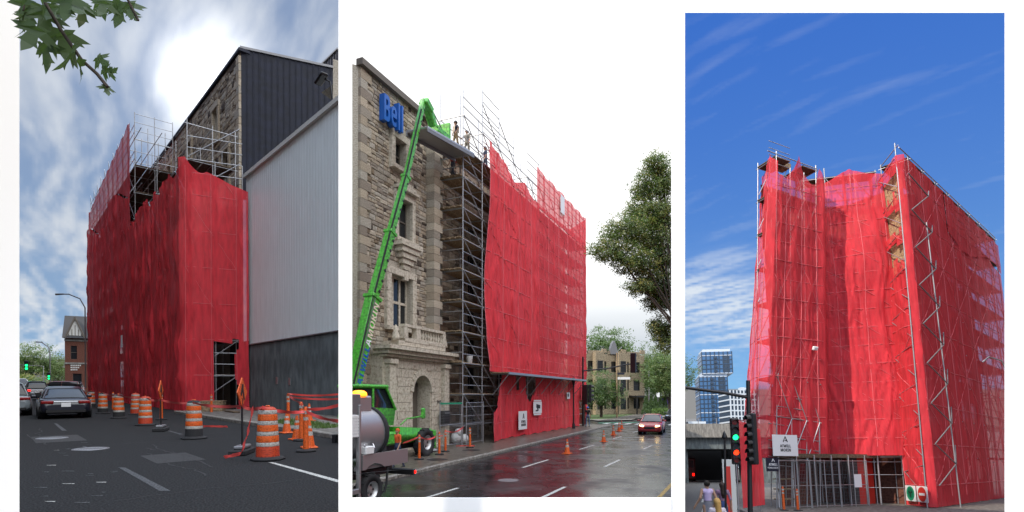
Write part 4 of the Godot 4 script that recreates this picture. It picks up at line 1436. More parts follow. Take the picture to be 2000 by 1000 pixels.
	for w in [[0.9, 4.9], [4.4, 4.9]]: hh.append(Rect2(w[0], w[1], 1.0, 2.0))
	hh.append(Rect2(4.0, 0.4, 2.6, 2.6)); hh.append(Rect2(1.2, 0.1, 1.4, 2.7))
	pierced(hw, 0, 8.0, 0, 8.0, hh, 0, 0.25)
	hw.quad(Vector3(0, 0, -7), Vector3(0, 0, 0), Vector3(0, 8.0, 0), Vector3(0, 8.0, -7))
	hw.quad(Vector3(8, 0, 0), Vector3(8, 0, -7), Vector3(8, 8.0, -7), Vector3(8, 8.0, 0))
	part(hs, "wall", hw, M.brick_red)
	for w in [[0.9, 4.9], [4.4, 4.9]]: window(hs, w[0], w[1], 1.0, 2.0, -0.15, 1, 2)
	window(hs, 4.0, 0.4, 2.6, 2.6, -0.15, 2, 1, M.plaster_white); window(hs, 1.2, 0.1, 1.4, 2.7, -0.15, 1, 1)
	slab(hs, "band_course", Vector3(4, 4.3, 0.05), Vector3(8.1, 0.25, 0.12), M.concrete_pale)
	slab(hs, "band_course", Vector3(4, 7.7, 0.05), Vector3(8.1, 0.3, 0.14), M.concrete_pale)
	var ro := Geo.new()
	ro.prism(PackedVector2Array([Vector2(0.6, 8.0), Vector2(-7.6, 8.0), Vector2(-5.4, 11.4), Vector2(-1.6, 11.4)]), 8.6, Transform3D(Basis(Vector3.UP, -PI / 2), Vector3(-0.3, 0, 0)))
	var roof := part(hs, "roof", ro, M.slate)
	for x in [1.7, 6.6]:
		var gb := Geo.new()
		gb.prism(PackedVector2Array([Vector2(x - 1.5, 8.0), Vector2(x + 1.5, 8.0), Vector2(x, 10.9)]), 2.0, Transform3D(Basis(), Vector3(0, 0, 0.35)))
		var ga := part(hs, "gable", gb, M.plaster_white)
		var tb := Geo.new()
		for k in 5: tb.box(Vector3(x - 1.0 + k * 0.5, 8.3 + (1.0 - absf(k - 2) * 0.45) * 0.6, 0.37), Vector3(0.1, 0.6 + (2 - absf(k - 2)) * 0.7, 0.05))
		for s in [-1, 1]: tb.box(Vector3(x + s * 0.78, 9.5, 0.40), Vector3(0.25, 3.5, 0.3), 0.0, Basis(Vector3.BACK, s * 0.475))
		part(ga, "timber", tb, M.timber_frame)
	var ch := Geo.new()
	ch.box(Vector3(5.0, 11.9, -2.6), Vector3(1.0, 1.6, 0.8))
	for k in 3: ch.tube(Vector3(4.7 + k * 0.3, 12.6, -2.6), Vector3(4.7 + k * 0.3, 13.0, -2.6), 0.11)
	part(roof, "chimney", ch, M.brick_red)
	for w in [[1.0, 3.45], [5.3, 3.45]]:
		var l := Geo.new()
		for r in 3:
			for k in 6 - r: l.box(Vector3(w[0] + k * 0.28, w[1] + 0.55 - r * 0.32, 0.04), Vector3(0.2, 0.2, 0.03))
		part(hs, "shop_lettering", l, M.plaster_white)
	rng.seed = 50
	tree("street_tree", "broad green tree behind the hanging traffic lights", Vector3(-98, 0, -115), 3.5, 0.3, [[Vector3(0, 6.6, 0), Vector3(4.2, 3.4, 3.6)], [Vector3(-2, 4.4, 1), Vector3(3.0, 2.2, 2.6)], [Vector3(3, 4.6, 0), Vector3(2.6, 2.0, 2.4)]], 9000, 0.22, [M.leaf_green, M.leaf_olive], 51, "trees at the far crossing")
	tree("street_tree", "slim olive tree left of the brick house", Vector3(-100, 0, -124), 2.5, 0.2, [[Vector3(0, 4.6, 0), Vector3(2.2, 3.4, 2.0)]], 4000, 0.22, [M.leaf_olive], 52, "trees at the far crossing")
	tree("street_tree", "low pale shrubby tree at the far left", Vector3(-96, 0, -108), 1.0, 0.15, [[Vector3(0, 2.2, 0), Vector3(3.4, 1.7, 2.4)], [Vector3(4, 1.8, 0), Vector3(2.8, 1.3, 2.2)]], 4500, 0.2, [M.leaf_yellow, M.leaf_green], 53, "trees at the far crossing")
	tree("street_tree", "dark tree standing behind the low shrubby tree", Vector3(-150, 0, -165), 3, 0.3, [[Vector3(0, 5, 0), Vector3(8, 4.0, 4)], [Vector3(14, 4, 0), Vector3(8, 3.4, 4)]], 9000, 0.35, [M.leaf_dark], 54, "trees at the far crossing")
	var fb := thing("low_building", "low grey flat-roofed building beyond the crossing", "building", Vector3(-128, 0, -150), 0.5)
	var fg := Geo.new()
	fg.box(Vector3(6, 4.0, 0), Vector3(16, 8.0, 6), 0.05)
	part(fb, "wall", fg, M.concrete_pale)
	for k in 6: window(fb, -0.8 + k * 2.4, 4.2, 1.6, 1.6, 3.03, 1, 1)
	var lp := thing("street_lamp", "tall grey street lamp with traffic lights on its pole", "street lamp", Vector3(-57.4, 0, -70.0), 0.0)
	var lg := Geo.new()
	lg.hose([Vector3(0, 0, 0), Vector3(0, 5.2, 0), Vector3(-0.15, 6.0, 0), Vector3(-1.0, 6.6, 0)], 0.07)
	lg.tube(Vector3(-1.7, 6.65, 0), Vector3(-0.9, 6.62, 0), 0.09, 0.06)
	part(lp, "pole", lg, M.dull_steel)
	signal_head(lp, "signal_head", Vector3(0.0, 2.4, 0.2), 0.7, [M.black_metal, M.lamp_green, M.lamp_green], 0.28)
	signal_head(lp, "pedestrian_signal", Vector3(0.8, 1.6, 0.2), 0.7, [M.lamp_red], 0.42)
	var ma := thing("traffic_light", "overhead traffic lights showing green in the far left", "traffic light", Vector3(-57.4, 0, -69.0), 0.0)
	var mg := Geo.new()
	mg.hose([Vector3(0.0, 0.0, 0), Vector3(0.0, 3.6, 0), Vector3(-4.6, 3.9, 0)], 0.05)
	part(ma, "mast", mg, M.dull_steel)
	signal_head(ma, "signal_head", Vector3(-1.9, 3.7, 0.2), 0.7, [M.black_metal, M.lamp_green, M.lamp_green], 0.36)
	signal_head(ma, "signal_head", Vector3(-3.3, 3.6, 0.2), 0.7, [M.black_metal, M.lamp_green], 0.36)
	var l2 := thing("street_lamp", "curved street lamp arm reaching out of the netting end", "street lamp", Vector3(-42.6, 0, -56.0), 0.0)
	var l2g := Geo.new()
	l2g.hose([Vector3(0.2, 0, 0), Vector3(0.2, 9.0, 0), Vector3(-0.3, 9.9, 0), Vector3(-1.4, 10.35, 0), Vector3(-2.0, 10.35, 0)], 0.06)
	l2g.tube(Vector3(-2.7, 10.33, 0), Vector3(-1.9, 10.36, 0), 0.10, 0.07)
	part(l2, "pole", l2g, M.dull_steel)
	var ws := thing("work_sign", "round orange work disc by the far crossing", "road sign", Vector3(-56.0, 0, -69.5), 0.7, "diamond work signs")
	var wg := Geo.new()
	wg.prism(PackedVector2Array([Vector2(0, 0.5), Vector2(0.5, 1.0), Vector2(0, 1.5), Vector2(-0.5, 1.0)]), 0.03)
	part(ws, "panel", wg, M.orange)
	var wp := Geo.new()
	wp.tube(Vector3(0, 0, -0.05), Vector3(0, 1.4, -0.05), 0.03)
	part(ws, "pole", wp, M.black_metal)
	person("person in dark clothes standing at the far crossing", Vector3(-47.2, 0, -61.5), 0.5, {"top": Color(0.02, 0.02, 0.03), "cell": 0.04})
	# unseen block added on the opposite side to put the street in shade
	var ob := thing("shade_block", "long tall unseen block added across the street to shade it", "building", Vector3(-9, 0, 3) + Vector3(-0.678, 0, -0.735) * 7.8, atan2(0.735, -0.678))
	var og := Geo.new()
	og.box(Vector3(48, 20.5, -3.05), Vector3(96, 41, 6), 0.1)
	part(ob, "wall", og, M.brick_red)
	for f in 12:
		for k in 14: window(ob, 2.5 + k * 7.0, 2.0 + f * 3.2, 4.0, 1.8, 0.02, 2, 1)
	# unseen maples added along the opposite pavement to hold skylight off the netting
	var mp := tree("maple_tree", "first unseen maple added along the opposite pavement to block skylight", Vector3(-26.0, 0, -17.5), 5.0, 0.25, [[Vector3(0, 12, 0), Vector3(4.2, 5.0, 4.2)], [Vector3(1.0, 8.2, -1.0), Vector3(3.4, 2.6, 3.2)], [Vector3(-1.5, 16.5, 1.0), Vector3(3.0, 3.0, 3.0)]], 15000, 0.16, [M.leaf_maple], 57, "unseen maples added for shade")
	copy(mp, Vector3(-33.5, 0, -25.0), 2.0, "second unseen maple added along the opposite pavement to block skylight")
	copy(mp, Vector3(-41.5, 0, -33.0), 4.0, "third unseen maple added along the opposite pavement to block skylight")
	# maple over the viewpoint
	maple()


func maple_leaf(size: float) -> PackedVector2Array:
	var p := PackedVector2Array()
	var right := [[0.0, -0.02], [0.10, -0.10], [0.40, -0.16], [0.30, -0.02], [0.58, 0.10], [0.80, 0.22], [0.52, 0.28], [0.60, 0.40], [0.40, 0.36], [0.18, 0.30], [0.24, 0.55], [0.34, 0.70], [0.20, 0.68], [0.16, 0.80]]
	for q in right: p.append(Vector2(q[0], q[1]) * size)
	p.append(Vector2(0, 1.08) * size)
	for k in range(right.size() - 1, 0, -1): p.append(Vector2(-right[k][0], right[k][1]) * size)
	return p


func maple() -> void:
	S = Transform3D()
	var o := thing("maple_tree", "maple branch with dark lobed leaves hanging in from the upper corner", "tree", Vector3(-5.5, 0.0, 0.5))
	var off := Vector3(-5.5, 0.0, 0.5)
	var t := Geo.new()
	t.hose([Vector3(0, -0.2, 0), Vector3(0.05, 2.0, 0), Vector3(0.2, 4.0, -0.2)], 0.2, 10)
	part(o, "trunk", t, M.bark)
	var d := 2.6
	var px := func(x: float, y: float, dz := 0.0) -> Vector3: return Vector3((x - 1000) / 1100.0 * (d + dz), 1.5 + (760 - y) / 1100.0 * (d + dz), -(d + dz)) - off
	var l := Geo.new()
	l.hose([Vector3(0.2, 3.8, -0.2), Vector3(1.6, 4.6, -1.4), px.call(60, -260)], 0.07, 7)
	l.hose([px.call(60, -260), px.call(75, -80), px.call(85, 0), px.call(120, 60), px.call(160, 118), px.call(190, 145), px.call(210, 170)], 0.008, 5)
	l.hose([px.call(60, -260), px.call(230, -70), px.call(250, 0), px.call(270, 40)], 0.006, 5)
	l.hose([px.call(75, -80), px.call(50, -20), px.call(45, 20)], 0.006, 5)
	part(o, "limb", l, M.bark)
	rng.seed = 19
	var crown := Geo.new()
	for k in 2600:
		var dd := Vector3(rng.randfn(), rng.randfn(), rng.randfn()).normalized() * pow(rng.randf(), 0.4)
		var c := Vector3(1.0, 6.4, -0.9) + dd * Vector3(2.4, 1.7, 2.2)
		var x := Vector3(rng.randfn(), rng.randfn() * 0.5, rng.randfn()).normalized() * 0.13
		var y := x.cross(Vector3(rng.randfn(), rng.randfn(), rng.randfn())).normalized() * 0.11
		crown.tri(c - x, c + y, c + x); crown.tri(c - x, c + x, c - y)
	part(o, "crown", crown, M.leaf_maple)
	rng.seed = 12
	var leaves := [[60, 5, 2.9, 62], [85, 20, 3.5, 66], [70, 52, 2.8, 60], [100, 8, 3.1, 52], [112, 20, 3.8, 46], [150, 0, 3.4, 56], [160, 12, 3.0, 46], [55, 30, 2.5, 58], [82, 85, 3.0, 62], [95, 88, 3.7, 44], [122, 62, 3.3, 64], [140, 92, 3.25, 70], [150, 120, 3.3, 48], [190, 112, 4.0, 34], [200, 135, 4.6, 32], [212, 142, 4.9, 26], [208, 168, 3.4, 26], [190, 3, 3.2, 40], [232, 8, 3.1, 56], [222, 0, 3.9, 42], [250, 5, 3.6, 44], [205, 2, 2.8, 40], [44, 0, 3.3, 46], [75, -10, 3.1, 60], [125, -12, 3.2, 60], [262, 30, 3.7, 20], [48, 18, 3.4, 40]]
	for q in leaves:
		var at: Vector3 = px.call(q[0], q[1], rng.randf_range(-0.08, 0.10))
		var size: float = q[3] / 1100.0 * d * 0.85
		var poly := maple_leaf(size)
		var g := Geo.new()
		var ids := Geometry2D.triangulate_polygon(poly)
		var turn := Basis(Vector3.BACK, q[2] + rng.randf_range(-0.2, 0.2)) * Basis(Vector3.UP, rng.randf_range(-0.9, 0.9)) * Basis(Vector3.RIGHT, rng.randf_range(-0.4, 0.5))
		for k in range(0, ids.size(), 3):
			var c := []
			for i in 3:
				var p := poly[ids[k + i]]
				c.append(at + turn * Vector3(p.x, p.y, -absf(p.x) * 0.35 + p.y * p.y * 0.8 / maxf(size, 0.01) * 0.2))
			g.tri(c[0], c[1], c[2])
		part(o, "leaf", g, M.leaf_maple)


func middle_street() -> void:
	site(2.8, -atan(15.0 / 1100.0))
	var Q0 := Vector3(-1.9, 0, -33.67)
	var D := Vector3(0.3965, 0, -0.918); var N := Vector3(0.918, 0, 0.3965)
	var yaw := atan2(0.918, 0.3965)
	var at := func(x: float, y: float, z: float) -> Vector3: return Q0 + D * x + N * z + Vector3(0, y, 0)
	wedge("wet_road", M.wet_asphalt, -0.294, 0.296, 5.9, 420.0, 1.0)
	# pavement with kerb stones
	var pv := Geo.new()
	var kz := func(x: float) -> float: return 3.3 - 0.038 * x
	for k in 26:
		var x0 := -17.0 + k * 1.55; var x1 := x0 + 1.535
		var c := []
		for p in [[x0, kz.call(x0) - 0.22], [x1, kz.call(x1) - 0.22], [x1, -2.2], [x0, -2.2]]:
			var q: Vector3 = at.call(p[0], 0, p[1]); c.append([q.x, q.z])
		sheet(pv, c, 0.12)
	var pav := structure("wet_pavement", pv, M.wet_pavement)
	var bed := Geo.new()
	var bc := []
	for p in [[-17.0, 3.6], [23.3, 2.2], [23.3, -2.2], [-17.0, -2.2]]:
		var q: Vector3 = at.call(p[0], 0, p[1]); bc.append([q.x, q.z])
	sheet(bed, bc, 0.095)
	structure("pavement_bed", bed, M.dirt)
	var ks := Node3D.new()
	ks.name = "kerb_row"; add_child(ks); ks.transform = S; ks.set_meta("kind", "structure")
	for k in 26:
		var x0 := -17.0 + k * 1.55; var x1 := x0 + 1.53
		var a: Vector3 = at.call(x0, 0.055, kz.call(x0) - 0.11); var b: Vector3 = at.call(x1, 0.055, kz.call(x1) - 0.11)
		var g := Geo.new()
		g.box(Vector3.ZERO, Vector3(a.distance_to(b), 0.16, 0.2), 0.03)
		part(ks, "kerb_stone", g, M.kerb, Transform3D(Basis(Vector3.UP, face_yaw(a, b)), (a + b) / 2))
	# lane markings
	for m in [["paint", -9.5, -6.5, 6.63], ["paint", -1.2, 1.8, 6.5], ["paint", 6.8, 9.6, 6.4], ["paint", 14.0, 16.6, 6.3], ["paint", -8.0, -5.2, 9.55], ["paint", 0.2, 3.0, 9.6], ["paint", -16.4, -13.4, 9.65], ["paint", -17.6, -14.9, 6.7], ["yellow_paint", -15.0, -10.6, 12.62]]:
		var g := Geo.new()
		var c := []
		for p in [[m[1], m[3] - 0.06], [m[1], m[3] + 0.06], [m[2], m[3] + 0.06], [m[2], m[3] - 0.06]]:
			var q: Vector3 = at.call(p[0], 0, p[1]); c.append([q.x, q.z])
		sheet(g, c, 0.004)
		structure("lane_marking", g, M[m[0]])
	for row in [[27.0, 29.6, 7], [42.0, 44.4, 5]]:
		for k in row[2]:
			var g := Geo.new()
			var c := []
			var z0: float = 0.5 + k * 1.1
			for p in [[row[0], z0], [row[0], z0 + 0.5], [row[1], z0 + 0.5], [row[1], z0]]:
				var q: Vector3 = at.call(p[0], 0, p[1]); c.append([q.x, q.z])
			sheet(g, c, 0.004)
			structure("crosswalk_bar", g, M.paint)
	for q in [[Vector3(-0.12, 0, -18.94), "dark manhole cover in the wet road between lane dashes"]]:
		var o := thing("manhole_cover", q[1], "manhole", q[0])
		var g := Geo.new()
		g.lathe([[0.001, 0.01], [0.33, 0.01], [0.36, 0.003]], 24)
		part(o, "lid", g, M.dull_steel)
	for q in [[-9.3, 2.6, "dark round utility cover in the pavement by the post pair"], [-5.0, 2.0, "dark round utility cover in the pavement by the fence"]]:
		var o := thing("manhole_cover", q[2], "manhole", at.call(q[0], 0.12, q[1]))
		var g := Geo.new()
		g.lathe([[0.001, 0.01], [0.42, 0.01], [0.46, 0.003]], 24)
		part(o, "lid", g, M.black_metal)
	mid_building(at, yaw)
	mid_scaffold(at, yaw)
	mid_machine(at, yaw)
	mid_truck(at, yaw)
	mid_street_things(at, yaw)


func mid_building(at: Callable, yaw: float) -> void:
	var b := thing("stone_building", "beige rubble stone building with balcony and arched stone entrance", "building", at.call(0, 0, 0), yaw)
	var H := 18.2
	# front wing
	var w := Geo.new()
	var h1 := [Rect2(-6.45, 14.55, 0.95, 1.45), Rect2(-6.15, 10.95, 1.25, 2.1), Rect2(-6.75, 6.35, 1.9, 2.65), Rect2(-5.64, 0.1, 1.69, 3.8)]
	pierced(w, -9.1, -3.3, 0, H, h1, -1.72, 0.35)
	w.quad(Vector3(-10.0, 0, -2.5), Vector3(-9.1, 0, -1.72), Vector3(-9.1, H, -1.72), Vector3(-10.0, H, -2.5))
	w.quad(Vector3(-3.3, 0, -1.72), Vector3(-3.3, 0, -2.4), Vector3(-3.3, H, -2.4), Vector3(-3.3, H, -1.72))
	# recessed wing behind the scaffold
	var h2 := []
	for f in 8:
		for k in 5: h2.append(Rect2(-1.7 + k * 4.6, 1.2 + f * 2.1, 1.3, 1.45))
	pierced(w, -3.3, 24.0, 0, H, h2, -2.4, 0.3)
	w.quad(Vector3(24, 0, -2.4), Vector3(24, 0, -9), Vector3(24, H, -9), Vector3(24, H, -2.4))
	w.quad(Vector3(-9.1, H, -1.72), Vector3(24, H, -1.72), Vector3(24, H, -5), Vector3(-8.0, H, -5))
	part(b, "wall", w, M.mortar)
	var near := func(s): return s[2] * s[3] * (1.0 if s[0] < -3 else 0.3)
	var cover := h1.duplicate()
	cover.append(Rect2(-6.85, 14.25, 1.75, 2.1)); cover.append(Rect2(-6.45, 10.6, 1.85, 2.8)); cover.append(Rect2(-7.2, 6.2, 2.8, 3.3)); cover.append(Rect2(-8.3, 0, 6.0, 5.35))
	stone_face(b, -9.1, -3.35, 0.0, H, cover, -1.71, {"seed": 8, "single": 240, "size": 0.82})
	stone_face(b, -3.3, 9.0, 0.0, H, h2, -2.39, {"seed": 18, "single": 50, "size": 1.2})
	# quoined pier and corner
	for k in 42:
		var y := 0.22 + k * 0.43
		var long := 0.9 if k % 2 == 0 else 0.62
		slab(b, "quoin", Vector3(-2.95 + long / 2 - 0.4, y, -1.62), Vector3(long, 0.41, 0.9), M["stone_%d" % [0, 6, 2, 3, 1][k % 5]])
		var l2 := 0.8 if k % 2 == 1 else 0.5
		slab(b, "quoin", Vector3(-9.1 + l2 / 2 - 0.05, y, -1.72), Vector3(l2, 0.41, 0.22), M["stone_%d" % [6, 1, 2, 0, 4][k % 5]])
	slab(b, "coping", Vector3(-6.2, H + 0.12, -1.62), Vector3(6.1, 0.3, 0.36), M.timber_frame)
	slab(b, "coping", Vector3(10.4, H + 0.12, -2.3), Vector3(27.4, 0.3, 0.36), M.timber_frame)
	# windows with dressed surrounds
	window(b, -6.42, 14.58, 0.89, 1.39, -2.0, 1, 2)
	window(b, -6.12, 10.98, 1.19, 2.04, -2.0, 2, 2)
	window(b, -6.72, 6.38, 1.84, 2.59, -2.0, 3, 2, M.limestone, 0.13)
	for f in 8:
		for k in 5: window(b, -1.68 + k * 4.6, 1.22 + f * 2.1, 1.26, 1.41, -2.62, 2, 1)
	for s in [[-6.45, 14.55, 0.95, 1.45, 0.3], [-6.15, 10.95, 1.25, 2.1, 0.28], [-6.75, 6.35, 1.9, 2.65, 0.36]]:
		for e in [-s[4] / 2, s[2] + s[4] / 2]:
			for k in 3: slab(b, "jamb", Vector3(s[0] + e, s[1] + s[3] * (k + 0.5) / 3, -1.66), Vector3(s[4], s[3] / 3 - 0.015, 0.2), M.limestone)
		slab(b, "lintel", Vector3(s[0] + s[2] / 2, s[1] + s[3] + 0.17, -1.65), Vector3(s[2] + 2 * s[4], 0.34, 0.22), M.limestone)
		slab(b, "sill", Vector3(s[0] + s[2] / 2, s[1] - 0.1, -1.58), Vector3(s[2] + 2 * s[4] + 0.1, 0.2, 0.36), M.limestone)
	# hood over the middle window, corbelled sill below it
	for k in 3: slab(b, "hood_mould", Vector3(-5.52, 13.5 + k * 0.16, -1.56), Vector3(1.9 - k * 0.5, 0.15, 0.5 - k * 0.1), M.limestone)
	for k in 5: slab(b, "corbel", Vector3(-5.5, 10.65 - k * 0.28, -1.45 - k * 0.045), Vector3(1.9 - k * 0.32, 0.27, 0.62 - k * 0.09), M.limestone)
	slab(b, "corbel", Vector3(-5.5, 9.1, -1.62), Vector3(0.34, 0.5, 0.2), M.limestone)
	# balcony
	slab(b, "balcony_floor", Vector3(-5.2, 5.42, -1.2), Vector3(4.4, 0.22, 1.1), M.limestone)
	slab(b, "balcony_base", Vector3(-5.0, 5.62, -0.78), Vector3(3.9, 0.2, 0.3), M.limestone)
	slab(b, "balcony_rail", Vector3(-5.0, 6.32, -0.78), Vector3(3.9, 0.14, 0.32), M.limestone)
	for x in [-6.85, -5.75, -3.15]: slab(b, "balcony_pier", Vector3(x, 5.98, -0.78), Vector3(0.34, 0.6, 0.3), M.limestone)
	var bal := Geo.new()
	bal.lathe([[0.07, 0], [0.09, 0.05], [0.05, 0.1], [0.10, 0.24], [0.05, 0.42], [0.08, 0.5], [0.07, 0.55]], 8)
	var bm := bal.mesh()
	for k in 9: part(b, "baluster", bm, M.limestone, Transform3D(Basis(), Vector3(-5.4 + k * 0.26, 5.7, -0.78)))
	var scroll := Geo.new()
	for s in [-7.35, -2.75]: scroll.lathe([[0.001, 0], [0.22, 0.02], [0.2, 0.2], [0.12, 0.5], [0.05, 0.75], [0.001, 0.8]], 10, Transform3D(Basis(), Vector3(s, 5.52, -0.9)))
	part(b, "finial", scroll, M.limestone)
	# entrance of dressed stone
	var ent := Geo.new()
	var dx := -4.8; var r := 0.85
	var holes := [Rect2(-5.64, 0.0, 1.69, 3.05)]
	pierced(ent, -8.2, -2.25, 0, 4.85, [Rect2(-5.64, 0.0, 1.69, 3.9)], -1.05, 0.7)
	ent.quad(Vector3(-8.2, 0, -1.75), Vector3(-8.2, 0, -1.05), Vector3(-8.2, 4.85, -1.05), Vector3(-8.2, 4.85, -1.75))
	ent.quad(Vector3(-2.25, 0, -1.05), Vector3(-2.25, 0, -2.3), Vector3(-2.25, 4.85, -2.3), Vector3(-2.25, 4.85, -1.05))
	for s in [-1.0, 1.0]:  # spandrels round the arch
		for k in 8:
			var a0 := PI / 2 * k / 8; var a1 := PI / 2 * (k + 1) / 8
			var p0 := Vector3(dx + s * cos(a0) * r, 3.05 + sin(a0) * r, -1.055); var p1 := Vector3(dx + s * cos(a1) * r, 3.05 + sin(a1) * r, -1.055)
			var cn := Vector3(dx + s * 0.846, 3.9, -1.055)
			ent.tri(p0, p1, cn)
			ent.quad(p0, p1, p1 - Vector3(0, 0, 0.7), p0 - Vector3(0, 0, 0.7))
	part(b, "entrance", ent, M.limestone)
	rng.seed = 44
	var y := 0.0
	var row := 0
	while y < 4.7:
		var h: float = [0.42, 0.38, 0.46][row % 3]
		for side in [[-7.35, -5.72], [-3.87, -2.28]]:
			var x: float = side[0] + (0.3 if row % 2 == 0 else 0.0) - 0.0
			if row % 2 == 0: slab(b, "ashlar", Vector3(side[0] + 0.14, y + h / 2, -1.03), Vector3(0.27, h - 0.02, 0.07), M.limestone)
			while x < side[1] - 0.1:
				var wd := minf(rng.randf_range(0.5, 0.75), side[1] - x)
				slab(b, "ashlar", Vector3(x + wd / 2, y + h / 2, -1.03 + rng.randf() * 0.012), Vector3(wd - 0.02, h - 0.02, 0.07), M.limestone)
				x += wd
		if y > 3.95:
			for k in 3: slab(b, "ashlar", Vector3(-5.42 + k * 0.62, y + h / 2, -1.03), Vector3(0.6, h - 0.02, 0.07), M.limestone)
		y += h
		row += 1
	for k in 11:  # voussoirs
		var a := PI * (k + 0.5) / 11
		var g := Geo.new()
		g.box(Vector3(dx + cos(a) * (r + 0.17), 3.05 + sin(a) * (r + 0.17), -1.0), Vector3(0.33, 0.27, 0.12), 0.015, Basis(Vector3.BACK, a))
		part(b, "voussoir", g, M.limestone)
	for x in [-7.75, -2.6]:
		slab(b, "pilaster", Vector3(x, 2.2, -0.92), Vector3(0.5, 4.4, 0.3), M.limestone)
		slab(b, "pilaster_cap", Vector3(x, 4.5, -0.88), Vector3(0.66, 0.22, 0.42), M.limestone)
	slab(b, "cornice", Vector3(-5.2, 4.96, -1.05), Vector3(6.3, 0.2, 0.9), M.limestone)
	slab(b, "cornice", Vector3(-5.2, 5.16, -0.95), Vector3(6.6, 0.18, 1.1), M.limestone)
	slab(b, "cornice", Vector3(-5.2, 4.78, -0.98), Vector3(6.1, 0.12, 0.4), M.limestone)
	var dr := Geo.new()
	dr.box(Vector3(dx, 1.9, -1.9), Vector3(1.8, 3.8, 0.1))
	var door := part(b, "door", dr, M.timber_frame)
	var dn := Geo.new()
	dn.box(Vector3(dx - 0.1, 2.75, -1.82), Vector3(0.55, 0.6, 0.06))
	part(door, "notice", dn, M.plank)
	slab(b, "step", Vector3(dx, 0.2, -0.8), Vector3(2.2, 0.18, 0.6), M.limestone)
	text(b, "house_number", "915", 0.2, M.black_metal, Transform3D(Basis(), Vector3(-3.1, 2.5, -0.98)))
	# blue letters
	var sg := thing("building_sign", "large blue raised letters high on the stone wall", "sign", at.call(-6.95, 16.85, -1.62), yaw)
	var bl := text(sg, "lettering", "Bell", 1.25, M.sign_blue, Transform3D(Basis(), Vector3(0, 0, 0.16)), true, 0.3, 1.6)
	var mb := thing("mailbox", "black wall mailbox beside the stone entrance", "mailbox", at.call(-2.9, 1.3, -0.85), yaw)
	var mg := Geo.new()
	mg.box(Vector3(0, 0.35, 0.1), Vector3(0.7, 0.75, 0.3), 0.04)
	part(mb, "box", mg, M.black_metal)
	var mf := Geo.new()
	mf.box(Vector3(0, 0.6, 0.27), Vector3(0.55, 0.1, 0.04), 0.01)
	part(mb, "flap", mf, M.dull_steel)


